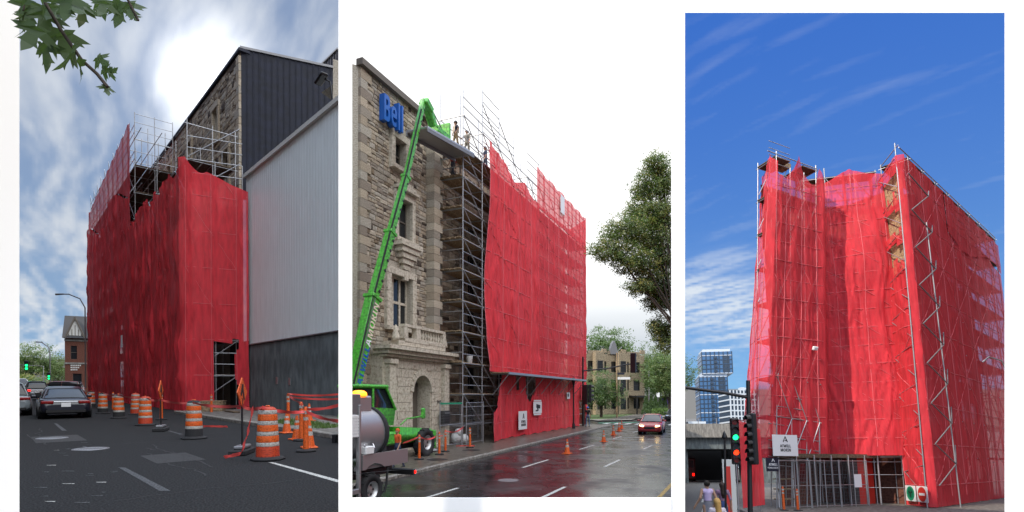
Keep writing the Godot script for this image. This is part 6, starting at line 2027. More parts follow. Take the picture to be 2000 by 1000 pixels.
func mid_street_things(at: Callable, yaw: float) -> void:
	rng.seed = 70
	for q in [[Vector3(-3.96, 0.12, -24.11), "nearest orange post on the wet pavement behind the truck"], [Vector3(-3.37, 0.12, -26.14), "orange post by the handler's outrigger foot"], [Vector3(-3.25, 0.12, -27.54), "orange post just behind the outrigger post"], [Vector3(-2.21, 0.12, -29.66), "orange post alone in front of the mesh fence"]]:
		channelizer(q[1], q[0], 1.06, "orange posts on the wet pavement")
	for q in [[Vector3(2.72, 0, -27.79), "nearest and largest orange cone on the wet road"], [Vector3(5.7, 0, -35.04), "second orange cone along the wet road"], [Vector3(7.39, 0, -41.11), "third orange cone along the wet road"], [Vector3(8.74, 0, -46.02), "fourth orange cone, close to the kerb"], [Vector3(9.67, 0, -49.72), "farthest orange cone before the crossing"]]:
		cone(q[1], q[0], 0.72, "cones along the wet road")
	ribbon("red tape sagging between the orange posts on the wet pavement", [Vector3(-6.2, 0.7, -24.5), Vector3(-3.96, 1.1, -24.11), Vector3(-3.37, 1.1, -26.14), Vector3(-3.25, 1.15, -27.54), Vector3(-2.6, 1.2, -30.6)], 0.18)
	ribbon("red tape heaped on the pavement by the fence", [Vector3(-3.0, 0.16, -30.3), Vector3(-2.4, 0.2, -30.0), Vector3(-2.0, 0.16, -30.4)], 0.0)
	var cy := atan2(-10.24, 42.24)
	var c := car("red_car", "wet red car driving towards us with headlights on", Vector3(10.9, 0, -43.8), PI - 0.34, M.car_red, {"length": 4.3, "width": 1.78, "tall": 1.46, "lit": true})
	car("parked_car", "dark car cut off at the frame edge by the far crossing", Vector3(19.2, 0, -66.5), PI - 0.4, M.car_charcoal, {"length": 4.5})
	person("person in dark shirt, jeans and blue helmet walking on the pavement", Vector3(6.79, 0.1, -50.54), -0.3, {"top": Color(0.012, 0.012, 0.014), "sleeve": Color(0.012, 0.012, 0.014), "legs": Color(0.10, 0.15, 0.25), "helmet": M.sign_blue, "cell": 0.025, "tall": 1.78})
	# old street lamp in front of the netting
	var lp := thing("lamp_post", "old black lamp post with a lantern in front of the red netting", "street lamp", at.call(15.6, 0.1, 1.0), yaw)
	var lg := Geo.new()
	lg.lathe([[0.14, 0], [0.12, 0.4], [0.07, 0.5], [0.055, 3.5], [0.09, 3.55], [0.05, 3.65]], 10)
	part(lp, "post", lg, M.black_metal)
	var ln := Geo.new()
	ln.lathe([[0.06, 3.62], [0.17, 4.05], [0.2, 4.08], [0.12, 4.25], [0.03, 4.35], [0.001, 4.42]], 8)
	part(lp, "lantern", ln, M.black_metal)
	# traffic light with arm over the road
	var tl := thing("traffic_light", "black traffic light with a long arm over the wet road", "traffic light", Vector3(6.55, 0.1, -52.0), 0.0)
	var tg := Geo.new()
	tg.tube(Vector3(0, 0, 0), Vector3(0, 6.4, 0), 0.10, 0.08)
	part(tl, "pole", tg, M.black_metal)
	var ta := Geo.new()
	ta.hose([Vector3(0, 5.1, 0), Vector3(2.2, 5.3, 0.2), Vector3(4.5, 5.75, 0.4)], 0.06)
	part(tl, "arm", ta, M.black_metal)
	signal_head(tl, "signal_head", Vector3(4.55, 5.8, 0.5), 2.6, [M.black_metal, M.black_metal, M.black_metal, M.black_metal], 0.42)
	signal_head(tl, "signal_head", Vector3(0.15, 2.9, 0.4), 2.6, [M.black_metal, M.black_metal, M.black_metal, M.black_metal], 0.42)
	signal_head(tl, "signal_head", Vector3(0.62, 3.0, 0.2), 1.4, [M.black_metal, M.black_metal, M.black_metal, M.black_metal], 0.38)
	# lawn and far pavement
	var lw := Geo.new()
	sheet(lw, [[8.9, -66], [22, -76], [40.5, -140], [27, -150], [9.5, -84]], 0.10)
	structure("lawn", lw, M.grass)
	var fp := Geo.new()
	sheet(fp, [[9.8, -64], [14.0, -66.0], [39, -138], [41.5, -141], [22, -77], [9.0, -67]], 0.104)
	structure("pavement", fp, M.pavement)
	var bike := Geo.new()
	sheet(bike, [[9.2, -59.6], [13.6, -61.5], [14.0, -62.6], [9.3, -60.6]], 0.004)
	structure("green_cycle_marking", bike, M.sign_green)
	# yellow brick building
	var yb := thing("apartment_building", "yellow brick apartment building with stepped parapet and small turret", "building", Vector3(10.6, 0, -85.0), 0.42)
	yb.transform = yb.transform * Transform3D(Basis.from_scale(Vector3(1, 0.92, 1)), Vector3.ZERO)
	var yg := Geo.new()
	var hl := []
	for f in 3:
		for k in 5: hl.append(Rect2(1.0 + k * 2.1, 1.0 + f * 3.1, 1.2, 1.8))
	pierced(yg, 0, 11.5, 0, 10.2, hl, 0, 0.3)
	yg.quad(Vector3(0, 0, -8), Vector3(0, 0, 0), Vector3(0, 10.2, 0), Vector3(0, 10.2, -8))
	yg.quad(Vector3(11.5, 0, 0), Vector3(11.5, 0, -8), Vector3(11.5, 10.2, -8), Vector3(11.5, 10.2, 0))
	yg.quad(Vector3(0, 10.2, 0), Vector3(11.5, 10.2, 0), Vector3(11.5, 10.2, -8), Vector3(0, 10.2, -8))
	part(yb, "wall", yg, M.brick_yellow)
	for f in 3:
		for k in 5: window(yb, 1.0 + k * 2.1, 1.0 + f * 3.1, 1.2, 1.8, -0.2, 1, 2, M.slate)
	for k in 10: slab(yb, "parapet_block", Vector3(0.4 + k * 1.2, 10.4 + (0.35 if k % 3 == 0 else 0.0), -0.15), Vector3(0.8 if k % 3 == 0 else 1.2, 0.7, 0.3), M.brick_yellow)
	for x in [2.6, 6.8]: slab(yb, "bay", Vector3(x, 5.1, 0.45), Vector3(1.5, 10.6, 0.9), M.brick_yellow)
	for x in [2.6, 6.8]:
		for f in 3: window(yb, x - 0.45, 1.0 + f * 3.1, 0.9, 1.8, 0.92, 1, 2, M.slate)
	var tu := Geo.new()
	tu.prism(PackedVector2Array([Vector2(5.0, 10.2), Vector2(6.2, 10.2), Vector2(6.2, 11.2), Vector2(5.95, 12.0), Vector2(5.6, 12.5), Vector2(5.25, 12.0), Vector2(5.0, 11.2)]), 0.5, Transform3D(Basis(), Vector3(0, 0, 0.2)))
	part(yb, "turret", tu, M.dull_steel)
	slab(yb, "entrance_canopy", Vector3(10.0, 3.1, 1.0), Vector3(3.0, 0.3, 2.0), M.black_metal)
	for x in [8.7, 11.3]: slab(yb, "canopy_post", Vector3(x, 1.5, 1.8), Vector3(0.15, 3.0, 0.15), M.black_metal)
	# trees
	tree("street_tree", "small round green tree before the yellow brick building", Vector3(11.7, 0, -74.0), 1.6, 0.2, [[Vector3(0, 4.2, 0), Vector3(2.5, 2.6, 2.4)], [Vector3(1.1, 3.0, 0.5), Vector3(2.2, 1.7, 2.0)], [Vector3(-1.2, 3.1, 0.3), Vector3(1.9, 1.7, 1.8)]], 9000, 0.13, [M.leaf_green, M.leaf_dark], 81, "trees on the wet street")
	tree("street_tree", "tree rising behind the yellow building's turret", Vector3(21.5, 0, -128.0), 8.0, 0.4, [[Vector3(0, 15, 0), Vector3(5.2, 3.6, 4.0)], [Vector3(3.5, 12.5, 0), Vector3(4.0, 3.0, 4.0)]], 7000, 0.3, [M.leaf_green], 82, "trees on the wet street")
	tree("street_tree", "distant pale tree at the netting's far corner", Vector3(17.0, 0, -150.0), 5.0, 0.4, [[Vector3(0, 8, 0), Vector3(4.0, 5.0, 3.0)]], 3000, 0.35, [M.leaf_olive], 83, "trees on the wet street")
	tree("street_tree", "wide mid-green tree over the far pavement", Vector3(23.8, 0, -92.0), 4.0, 0.35, [[Vector3(0, 8.2, 0), Vector3(4.4, 3.4, 4.0)], [Vector3(-3.2, 6.6, 1), Vector3(3.2, 2.8, 3.0)], [Vector3(3.4, 6.4, 0), Vector3(3.2, 3.0, 3.0)], [Vector3(1.0, 4.6, 2), Vector3(3.2, 1.9, 2.6)]], 16000, 0.19, [M.leaf_green, M.leaf_olive, M.leaf_dark], 84, "trees on the wet street")
	tree("street_tree", "bright green tree overhanging the far kerb at the frame edge", Vector3(19.6, 0, -70.0), 2.6, 0.22, [[Vector3(-0.6, 6.6, 0), Vector3(2.2, 2.0, 2.2)], [Vector3(-1.6, 4.8, 0), Vector3(2.0, 1.4, 2.0)], [Vector3(0.1, 4.4, 0), Vector3(1.6, 1.5, 1.8)]], 14000, 0.12, [M.leaf_green, M.leaf_olive, M.leaf_green], 87, "trees on the wet street")
	tree("street_tree", "dark tree at the end of the far pavement", Vector3(36.0, 0, -150.0), 3.0, 0.4, [[Vector3(0, 8.5, 0), Vector3(6, 6, 4)], [Vector3(4, 5, 0), Vector3(6, 4, 4)]], 8000, 0.3, [M.leaf_dark], 85, "trees on the wet street")
	tree("shade_tree", "large yellowing tree reaching in over the wet road", Vector3(10.3, 0, -34.0), 8.0, 0.2, [[Vector3(-4.0, 12.0, -1), Vector3(1.5, 0.8, 1.6)], [Vector3(-3.2, 13.2, -1), Vector3(1.6, 0.9, 1.6)], [Vector3(-2.6, 11.2, -1), Vector3(1.7, 0.9, 1.6)], [Vector3(-1.9, 14.6, -2), Vector3(1.5, 1.0, 1.4)], [Vector3(-1.6, 16.2, -2), Vector3(1.2, 0.9, 1.2)], [Vector3(-1.1, 17.6, -2), Vector3(0.9, 0.9, 1.1)], [Vector3(-1.3, 13.0, -2), Vector3(1.5, 1.1, 1.4)], [Vector3(-1.2, 10.2, -2), Vector3(1.4, 0.9, 1.3)], [Vector3(-1.0, 8.8, -2), Vector3(1.0, 0.6, 1.0)], [Vector3(-0.8, 7.2, -2), Vector3(0.8, 0.8, 0.9)], [Vector3(-2.4, 9.6, -1), Vector3(1.1, 0.5, 1.1)], [Vector3(-0.7, 11.6, -2), Vector3(1.0, 1.0, 1.0)], [Vector3(-0.6, 14.4, -2), Vector3(0.9, 1.3, 0.9)], [Vector3(-0.6, 9.4, -2), Vector3(0.9, 0.9, 0.9)], [Vector3(-0.5, 16.6, -2), Vector3(0.8, 1.1, 0.8)], [Vector3(-0.5, 6.4, -2), Vector3(0.7, 0.9, 0.8)]], 72000, 0.085, [M.leaf_green, M.leaf_olive, M.leaf_dark, M.leaf_olive, M.leaf_yellow], 86, "", Vector3(-0.1, 0, -0.5))
	rng.seed = 5
	for k in 5:
		var o := thing("cedar_shrub", ["leftmost", "second", "third", "fourth", "rightmost"][k] + " dark cedar in the row below the entrance canopy", "shrub", Vector3(20.0 + k * 1.1, 0.1, -84.0 - k * 1.5), 0.0, "cedars by the entrance")
		var g := Geo.new()
		for i in 420:
			var f := rng.randf(); var a := rng.randf() * TAU; var rr := 0.75 * (1.0 - f) * rng.randf_range(0.6, 1.0) + 0.05
			var p := Vector3(cos(a) * rr, 0.1 + f * 2.6, sin(a) * rr)
			var x := Vector3(rng.randfn(), rng.randfn(), rng.randfn()) * 0.09
			g.tri(p - x, p + x, p + Vector3(0, 0.28, 0) + Vector3(rng.randfn(), 0, rng.randfn()) * 0.08)
		part(o, "foliage", g, M.leaf_dark)
	for k in 3:
		var o := thing("low_hedge", ["left", "middle", "right"][k] + " clump of the low green hedge along the lawn", "hedge", Vector3(21.5 + k * 1.5, 0.1, -82.0 - k * 2.4), 0.0, "hedge clumps")
		var g := Geo.new()
		for i in 500:
			var p := Vector3(rng.randf_range(-1.1, 1.1), 0, rng.randf_range(-0.7, 0.7))
			p.y = rng.randf_range(0.05, 0.9)
			var x := Vector3(rng.randfn(), rng.randfn(), rng.randfn()) * 0.1
			g.tri(p - x, p + x, p + Vector3(rng.randfn(), 1.0, rng.randfn()) * 0.12)
		part(o, "foliage", g, M.leaf_green)
	# poles and signs of the far corner
	var up := thing("utility_pole", "wooden pole with street name signs at the far corner", "pole", Vector3(13.6, 0.1, -73.0), 0.0)
	var ug := Geo.new()
	ug.tube(Vector3.ZERO, Vector3(0, 8.4, 0), 0.13, 0.09)
	part(up, "pole", ug, M.plank_pale)
	var ua := Geo.new()
	ua.hose([Vector3(0, 6.4, 0), Vector3(0.1, 8.6, 0), Vector3(0.7, 9.2, 0)], 0.05)
	part(up, "lamp_arm", ua, M.dull_steel)
	slab(up, "name_sign", Vector3(0.9, 5.1, 0.1), Vector3(1.6, 0.32, 0.03), M.sign_white)
	slab(up, "name_sign", Vector3(0.5, 5.7, 0.1), Vector3(0.9, 0.26, 0.03), M.sign_navy)
	signal_head(up, "signal_head", Vector3(0.55, 3.4, 0.3), 2.4, [M.black_metal, M.black_metal, M.black_metal], 0.36)
	signal_head(up, "signal_head", Vector3(-0.4, 2.9, 0.3), 0.6, [M.black_metal, M.black_metal], 0.36)
	var sp := thing("street_lamp", "slim grey lamp post by the far kerb", "street lamp", Vector3(20.8, 0.1, -85.5), 0.0)
	var sg := Geo.new()
	sg.tube(Vector3.ZERO, Vector3(0, 6.3, 0), 0.09, 0.07); sg.box(Vector3(0, 6.5, 0), Vector3(0.3, 0.4, 0.3), 0.05)
	part(sp, "post", sg, M.dull_steel)
	var bs := thing("bus_stop_sign", "small white stop sign on a thin post by the far kerb", "sign", Vector3(22.8, 0.1, -88.0), 0.0)
	var bg := Geo.new()
	bg.tube(Vector3.ZERO, Vector3(0, 3.2, 0), 0.05, 0.05)
	part(bs, "post", bg, M.dull_steel)
	slab(bs, "board", Vector3(0, 3.0, 0.06), Vector3(0.5, 0.7, 0.04), M.sign_white)
	var ph := thing("poster_column", "dark advertising panel with a purple poster on the far pavement", "poster", Vector3(24.6, 0.1, -91.0), 0.15)
	var pg := Geo.new()
	pg.box(Vector3(0, 1.4, 0), Vector3(1.5, 2.8, 0.5), 0.06)
	part(ph, "case", pg, M.black_metal)
	mat("poster_purple", lin(0.10, 0.05, 0.28), 0.4)
	slab(ph, "poster", Vector3(0, 1.65, 0.26), Vector3(1.1, 1.5, 0.03), M.poster_purple)
	slab(ph, "poster_strip", Vector3(0, 0.75, 0.262), Vector3(1.1, 0.28, 0.03), M.letter_cream)
	person("person with a dark umbrella far up the pavement", Vector3(33.5, 0.1, -115.0), 0.3, {"top": Color(0.2, 0.18, 0.18), "cell": 0.045})
	var um := thing("umbrella", "dark open umbrella held far up the pavement", "umbrella", Vector3(33.5, 0.1, -115.0), 0.0)
	var umg := Geo.new()
	umg.lathe([[0.75, 1.75], [0.6, 1.95], [0.3, 2.1], [0.001, 2.15]], 8)
	umg.tube(Vector3(0.2, 1.1, 0), Vector3(0, 2.1, 0), 0.015)
	part(um, "canopy", umg, M.black_metal)
	var ds := thing("diamond_sign", "small pale diamond sign at the frame edge up the road", "road sign", Vector3(31.2, 0.1, -105.0), 0.0)
	var dg := Geo.new()
	dg.tube(Vector3.ZERO, Vector3(0, 2.6, 0), 0.04, 0.04)
	part(ds, "post", dg, M.dull_steel)
	var dp := Geo.new()
	dp.prism(PackedVector2Array([Vector2(0, 2.0), Vector2(0.5, 2.5), Vector2(0, 3.0), Vector2(-0.5, 2.5)]), 0.03, Transform3D(Basis(), Vector3(0, 0, 0.08)))
	part(ds, "panel", dp, M.sign_white)


func right_street() -> void:
	site(2.2, -atan(148.0 / 1100.0))
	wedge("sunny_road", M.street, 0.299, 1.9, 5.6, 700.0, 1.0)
	var A := Vector3(13.05, 0, -28.0); var B := Vector3(16.65, 0, -29.4); var C := Vector3(20.57, 0, -28.0); var E := Vector3(20.85, 0, -29.95); var F := Vector3(36.0, 0, -40.1)
	# pavement
	var pv := Geo.new()
	sheet(pv, [[7.6, -14.0], [40.0, -14.0], [44.0, -44.0], [21.0, -56.0], [12.5, -33.0]], 0.11)
	structure("pavement", pv, M.pavement)
	var kb := Geo.new()
	for q in [[Vector3(7.5, 0.05, -14.0), Vector3(12.4, 0.05, -33.0)], [Vector3(12.4, 0.05, -33.0), Vector3(20.9, 0.05, -56.0)]]:
		for k in 12:
			var a: Vector3 = q[0].lerp(q[1], k / 12.0); var b: Vector3 = q[0].lerp(q[1], (k + 0.98) / 12.0)
			kb.box((a + b) / 2, Vector3(a.distance_to(b), 0.15, 0.2), 0.02, Basis(Vector3.UP, face_yaw(a, b)))
	structure("kerb", kb, M.kerb)
	for k in 4:
		var g := Geo.new()
		var z := -20.0 - k * 7.0
		sheet(g, [[-z * 0.33, z], [-z * 0.33 + 0.14, z], [-z * 0.33 + 1.35, z - 3.4], [-z * 0.33 + 1.21, z - 3.4]], 0.004)
		structure("lane_marking", g, M.paint)
	# building core seen through the netting
	var bd := thing("wrapped_building", "pale stone building hidden behind red netting under blue sky", "building", A, 0.0)
	var ft := Geo.new()
	var foot := PackedVector2Array([Vector2(0.9, 1.8), Vector2(3.0, 2.8), Vector2(3.6, 5.0), Vector2(7.2, 4.4), Vector2(8.6, 2.4), Vector2(21.5, 13.0), Vector2(20.0, 16.0), Vector2(9.0, 14.0)])
	ft.prism(foot, 17.8, Transform3D(Basis(Vector3(1, 0, 0), Vector3(0, 0, -1), Vector3(0, 1, 0)), Vector3(0, 17.8, 0)))
	part(bd, "wall", ft, M.brick_red)
	for f in 5:
		for k in 7:
			var p := Vector3(8.6, 0, -2.4).lerp(Vector3(21.5, 0, -13.0), (k + 0.5) / 7.0)
			var o := Node3D.new()
			o.name = "bay"; o.transform = Transform3D(Basis(Vector3.UP, atan2(10.6, 12.9)), p)
			bd.add_child(o, true)
			var w := Geo.new()
			w.box(Vector3(0, 2.2 + f * 3.2, 0.03), Vector3(1.2, 1.9, 0.06))
			part(o, "window", w, M.glass)
		for k in 2:
			var p := Vector3(0.6, 0, -1.8).lerp(Vector3(3.0, 0, -2.8), (k + 0.5) / 2.0)
			var o := Node3D.new()
			o.name = "bay"; o.transform = Transform3D(Basis(Vector3.UP, 0.39), p)
			bd.add_child(o, true)
			var w := Geo.new()
			w.box(Vector3(0, 2.2 + f * 3.2, 0.03), Vector3(0.7, 1.9, 0.06))
			part(o, "window", w, M.glass)
	# tower scaffold
	var lv := []
	for k in 9: lv.append(2.62 + 2.02 * k)
	var ty := face_yaw(A, B)
	var ts := thing("scaffold", "stair tower scaffold behind thin red netting under blue sky", "scaffold", A, ty, "scaffolds under the blue sky")
	ts.transform = ts.transform * (Transform3D(Basis(), Vector3(0, 10, 0)) * Transform3D(Basis(Vector3.BACK, -0.08), Vector3.ZERO) * Transform3D(Basis(), Vector3(0, -10, 0)))
	scaffold(ts, [0.62, 1.6, 2.6, 3.5], [0.0, -1.3], lv, func(x): return 19.1 if x < 1.0 or x > 3.0 else 18.4, {"lift": 2.02, "zigzag": true, "r": 0.03, "planks": 2})
	for x in [0.6, 1.6, 2.9]:
		for k in 8: pole(ts, "stair_string", Vector3(x - 0.5, 2.62 + 2.02 * k, -0.7), Vector3(x + 0.5, 2.62 + 2.02 * (k + 1), -0.7), 0.024, M.galvanised)
	for k in 9:
		for e in [0.4, 0.8, 1.2, 1.6]: pole(ts, "guard_rail", Vector3(0.1, 2.62 + 2.02 * k + e - 0.8, -0.02), Vector3(1.6, 2.62 + 2.02 * k + e - 0.8, -0.02), 0.018, M.galvanised)
		slab(ts, "plank_stack", Vector3(1.75, 2.8 + 2.02 * k, -0.8), Vector3(0.9, 0.25, 0.6), M.plank_pale)
	pole(ts, "top_rail", Vector3(0, 18.95, 0), Vector3(3.58, 18.9, 0), 0.028, M.galvanised)
	# recess scaffold
	var rs := thing("scaffold", "recessed scaffold between tower and pier behind dark red folds", "scaffold", Vector3(17.0, 0, -31.3), face_yaw(Vector3(17.0, 0, -31.3), Vector3(20.9, 0, -30.2)), "scaffolds under the blue sky")
	scaffold(rs, [0.0, 1.3, 2.6, 3.9], [0.0, -1.0], lv, func(x): return 19.4 if absf(x - 1.3) < 0.1 else 18.9, {"lift": 2.02, "r": 0.028, "planks": 2})
	for k in 26: pole(rs, "rung", Vector3(0.0, 1.0 + k * 0.68, 0.05), Vector3(3.9, 1.0 + k * 0.68, 0.05), 0.018, M.galvanised)
	# long scaffold with its pier end
	var fy := face_yaw(C, F)
	var ls := thing("scaffold", "long scaffold with braced corner pier under blue sky", "scaffold", C, fy, "scaffolds under the blue sky")
	var xs := []
	for k in 9: xs.append(1.35 + k * 2.26)
	scaffold(ls, xs, [0.0, -1.3], lv, func(_x): return 19.0, {"lift": 2.02, "r": 0.03, "zigzag": true, "planks": 2, "deck": func(_x, y): return y > 8})
	pole(ls, "top_rail", Vector3(0, 18.95, 0.02), Vector3(19.5, 18.95, 0.02), 0.028, M.galvanised)
	# buttress tubes outside the net near the corner
	for k in 8:
		var y := 1.2 + k * 2.02
		pole(ls, "outer_brace", Vector3(0.0, y, 0.32), Vector3(1.5, y + 1.05, 0.7), 0.03, M.dull_steel)
		pole(ls, "outer_brace", Vector3(1.5, y + 1.05, 0.7), Vector3(0.0, y + 2.02, 0.32), 0.03, M.dull_steel)
		pole(ls, "outer_brace", Vector3(1.5, y + 1.05, 0.7), Vector3(3.2, y + 2.02, 0.32), 0.03, M.dull_steel)
	pole(ls, "outer_standard", Vector3(1.5, 0.11, 0.7), Vector3(1.5, 15.0, 0.5), 0.035, M.galvanised)
	var ey := face_yaw(E, C)
	var ps := thing("scaffold", "narrow pier scaffold with zigzag braces facing the sun", "scaffold", E, ey, "scaffolds under the blue sky")
	pole(ps, "standard", Vector3(1.97, 0.11, 0.28), Vector3(1.97, 19.2, 0.16), 0.032, M.galvanised)
	for k in 9:
		var y := 0.6 + k * 2.02
		pole(ps, "brace", Vector3(0.05, y + 1.25, 0.2), Vector3(1.95, y, 0.24), 0.022, M.galvanised)
		pole(ps, "brace", Vector3(0.05, y + 1.25, 0.2), Vector3(1.95, y + 1.6, 0.24), 0.018, M.galvanised)
	for y in [18.0, 18.9]: pole(ps, "top_rail", Vector3(0, y, 0.0), Vector3(1.95, y + 0.2, 0.0), 0.026, M.galvanised)
	for k in 3:
		for q in 6: slab(ps, "toe_board", Vector3(1.0, 17.6 - k * 1.85 - q * 0.27, -0.03 - 0.004 * (q % 2)), Vector3(1.9, 0.26, 0.03), M.plywood)
	# netting
	var nt := thing("debris_netting", "see-through red netting on the stair tower with a peaked upper edge", "netting", Vector3.ZERO, 0.0, "red nets under the blue sky")
	var t0 := Vector3(13.75, 0, -30.6)
	var ul := t0.distance_to(A)
	cloth(nt, "sheet", [t0, A, B, Vector3(17.05, 0, -31.1)], func(_u): return 2.55, func(u): return prof([[0, 18.3], [ul - 0.1, 18.7], [ul, 18.4], [ul + 0.15, 17.4], [ul + 0.8, 17.3], [ul + 1.4, 17.9], [ul + 1.75, 18.75], [ul + 2.2, 17.9], [ul + 2.8, 17.3], [ul + 3.3, 17.4], [ul + 3.58, 18.4], [ul + 3.9, 17.9], [ul + 5.6, 17.6]], u), M.net_sheer, {"lift": 2.02, "rise": 2.62, "guard": true, "tube": 0.022, "fold": 0.14, "seed": 5, "cu": 0.08, "bay": 1.2, "lean": func(u): return Vector3(lerpf(0.105, 0.055, clampf((u - ul) / 3.6, 0, 1)), 0, 0), "pull": func(u, y): return (0.45 * (1 - y / 18.6) * clampf((ul - u) / 1.4, 0.0, 1.0) + 0.05) if u < ul else 0.04})
	var nr := thing("debris_netting", "dark folded red netting draped in the recess beside the pier", "netting", Vector3.ZERO, 0.0, "red nets under the blue sky")
	cloth(nr, "sheet", [Vector3(17.0, 0, -31.1), Vector3(19.3, 0, -30.25), Vector3(20.85, 0, -29.9)], func(_u): return 2.7, func(u): return prof([[0, 18.0], [1.2, 18.3], [2.4, 18.9], [3.2, 18.5], [4.2, 18.4]], u), M.net_open, {"lift": 1.01, "rise": 2.62, "tube": 0.018, "fold": 0.26, "seed": 17, "cu": 0.07, "cv": 0.2, "bay": 1.3, "pull": func(u, y): return 0.16 * sin((u * 0.9 - y * 0.55)) * exp(-pow((y - 11.5 - u) / 3.0, 2)) + 0.22 * exp(-pow((y - 14.5 + (u - 2.0) * 1.4) / 1.6, 2)) * clampf(u - 1.6, 0, 1)})
	var nl := thing("debris_netting", "long red netting from the sunlit corner pier, boards showing at its upper end", "netting", Vector3.ZERO, 0.0, "red nets under the blue sky")
	var ue := E.distance_to(C)
	cloth(nl, "sheet", [E + Vector3(-0.05, 0, 0), C + Vector3(-0.03, 0, 0.05), F], func(_u): return 0.15, func(u): return (18.1 + 0.2 * u) if u < ue else (18.5 if u < ue + 6.8 else 16.4 + 0.4 * sin(u * 0.5)), M.net_thin, {"lift": 2.02, "rise": 1.2, "tube": 0.026, "cross": true, "fold": 0.22, "seed": 37, "cu": 0.11, "fade": ue + 0.3, "hole": func(u, y): return u > 0.12 and u < 1.85 and ((y > 16.3 + 0.2 * sin(u * 9) and y < 17.5) or (y > 14.5 + 0.15 * sin(u * 11) and y < 15.6) or (y > 12.9 + 0.25 * sin(u * 7) and y < 13.8))})
	cloth(nl, "upper_sheet", [C.lerp(F, 0.355) + Vector3(0.02, 0, 0.05), F + Vector3(0.02, 0, 0.02)], func(u): return 16.0 + 0.5 * sin(u * 0.5 + 3.0), func(u): return 18.45 - 0.01 * u, M.net_thin, {"lift": 0.5, "rise": 16.5, "tube": 0.012, "fold": 0.06, "seed": 38, "cu": 0.2})
	# ground level under the netting
	var hd := thing("site_entrance", "steel framed site entrance below the tower netting", "entrance", A, ty)
	for x in [0.0, 1.2, 2.4, 3.58, 4.8, 6.0, 7.0]: pole(hd, "post", Vector3(x, 0.1, 0.1), Vector3(x, 2.7, 0.1), 0.045, M.galvanised)
	slab(hd, "beam", Vector3(3.5, 2.62, 0.05), Vector3(7.4, 0.12, 0.14), M.plank)
	slab(hd, "deck", Vector3(3.5, 2.72, -0.8), Vector3(7.4, 0.08, 1.8), M.plank)
	for k in 3: slab(hd, "stair_tread", Vector3(0.9, 0.5 + k * 0.5, -0.5), Vector3(1.0, 0.05, 0.4), M.plank_pale)
	for k in 2: pole(hd, "stair_string", Vector3(0.3 + k, 0.1, -0.3), Vector3(1.0 + k, 2.5, -0.9), 0.04, M.galvanised)
	for k in 4: slab(hd, "hoarding_panel", Vector3(5.6 + k * 0.55, 1.35, -0.25 - 0.12 * k), Vector3(0.53, 2.5, 0.04), M.sign_red if k > 0 else M.slate)
	for k in 3:
		var f := thing("fence_panel", ["wire mesh fence panel beside the traffic light pole", "wire mesh fence panel before the tower stairs", "wire mesh fence panel with a white paper on it"][k], "fence", A + Vector3(0.1, 0.1, 0.6).rotated(Vector3.UP, ty) + (B - A).normalized() * (k * 2.0 - 0.6), ty, "site fence panels")
		for x in [0.0, 0.97, 1.94]: pole(f, "post", Vector3(x, 0, 0), Vector3(x, 2.35, 0), 0.022, M.galvanised)
		for y in [0.1, 1.1, 2.3]: pole(f, "rail", Vector3(0, y, 0), Vector3(1.94, y, 0), 0.02, M.galvanised)
		for i in 20: pole(f, "wire", Vector3(i * 0.1, 0.1, 0), Vector3(i * 0.1, 2.3, 0), 0.004, M.dull_steel)
		for i in 12: pole(f, "wire", Vector3(0, 0.2 + i * 0.18, 0), Vector3(1.94, 0.2 + i * 0.18, 0), 0.004, M.dull_steel)
		if k == 2: slab(f, "paper", Vector3(1.2, 1.3, 0.03), Vector3(0.52, 0.66, 0.01), M.sign_white)
	for q in [[Vector3(12.6, 0.1, -26.6), 1.1, "orange post leaning by the fence foot"], [Vector3(13.2, 0.1, -26.5), 1.0, "second orange post at the fence foot"]]: channelizer(q[2], q[0], q[1], "orange posts under the blue sky")
	# boards
	var s1 := thing("company_board", "white company board with a black A mark on the tower netting", "sign", A + Vector3(0.40, 3.15, 0.15), ty)
	var g1 := Geo.new()
	g1.box(Vector3.ZERO, Vector3(1.62, 1.04, 0.03), 0.004)
	part(s1, "board", g1, M.sign_white)
	var mk := Geo.new()
	for s in [-1, 1]: mk.box(Vector3(s * 0.07, 0.30, 0.022), Vector3(0.045, 0.3, 0.01), 0.0, Basis(Vector3.BACK, s * 0.48))
	mk.box(Vector3(0.03, 0.235, 0.022), Vector3(0.14, 0.035, 0.01))
	part(s1, "mark", mk, M.sign_black)
	text(s1, "lettering", "ATWILL", 0.14, M.sign_black, Transform3D(Basis(), Vector3(0, -0.03, 0.02)))
	text(s1, "lettering", "MORIN", 0.14, M.sign_black, Transform3D(Basis(), Vector3(0, -0.23, 0.02)))
	var s2 := thing("company_board", "small dark navy company board below the white board", "sign", A + Vector3(-0.35, 2.22, 0.35), ty)
	var g2 := Geo.new()
	g2.box(Vector3.ZERO, Vector3(0.86, 0.66, 0.03), 0.004)
	part(s2, "board", g2, M.sign_navy)
	var mk2 := Geo.new()
	for s in [-1, 1]: mk2.box(Vector3(s * 0.045, 0.2, 0.022), Vector3(0.03, 0.16, 0.01), 0.0, Basis(Vector3.BACK, s * 0.6))
	part(s2, "mark", mk2, M.sign_white)
	text(s2, "lettering", "ATWILL", 0.11, M.sign_white, Transform3D(Basis(), Vector3(0, 0.0, 0.02)))
	text(s2, "lettering", "FONDEMENT", 0.09, M.sign_white, Transform3D(Basis(), Vector3(0, -0.16, 0.02)), false)
	var r1 := thing("permission_sign", "white square sign with a green ring on the pier netting", "sign", E + (C - E).normalized() * 0.62 + Vector3(-0.35, 0.76, 0.05), ey)
	var q1 := Geo.new()
	q1.box(Vector3.ZERO, Vector3(0.92, 0.78, 0.02), 0.004)
	part(r1, "board", q1, M.sign_white)
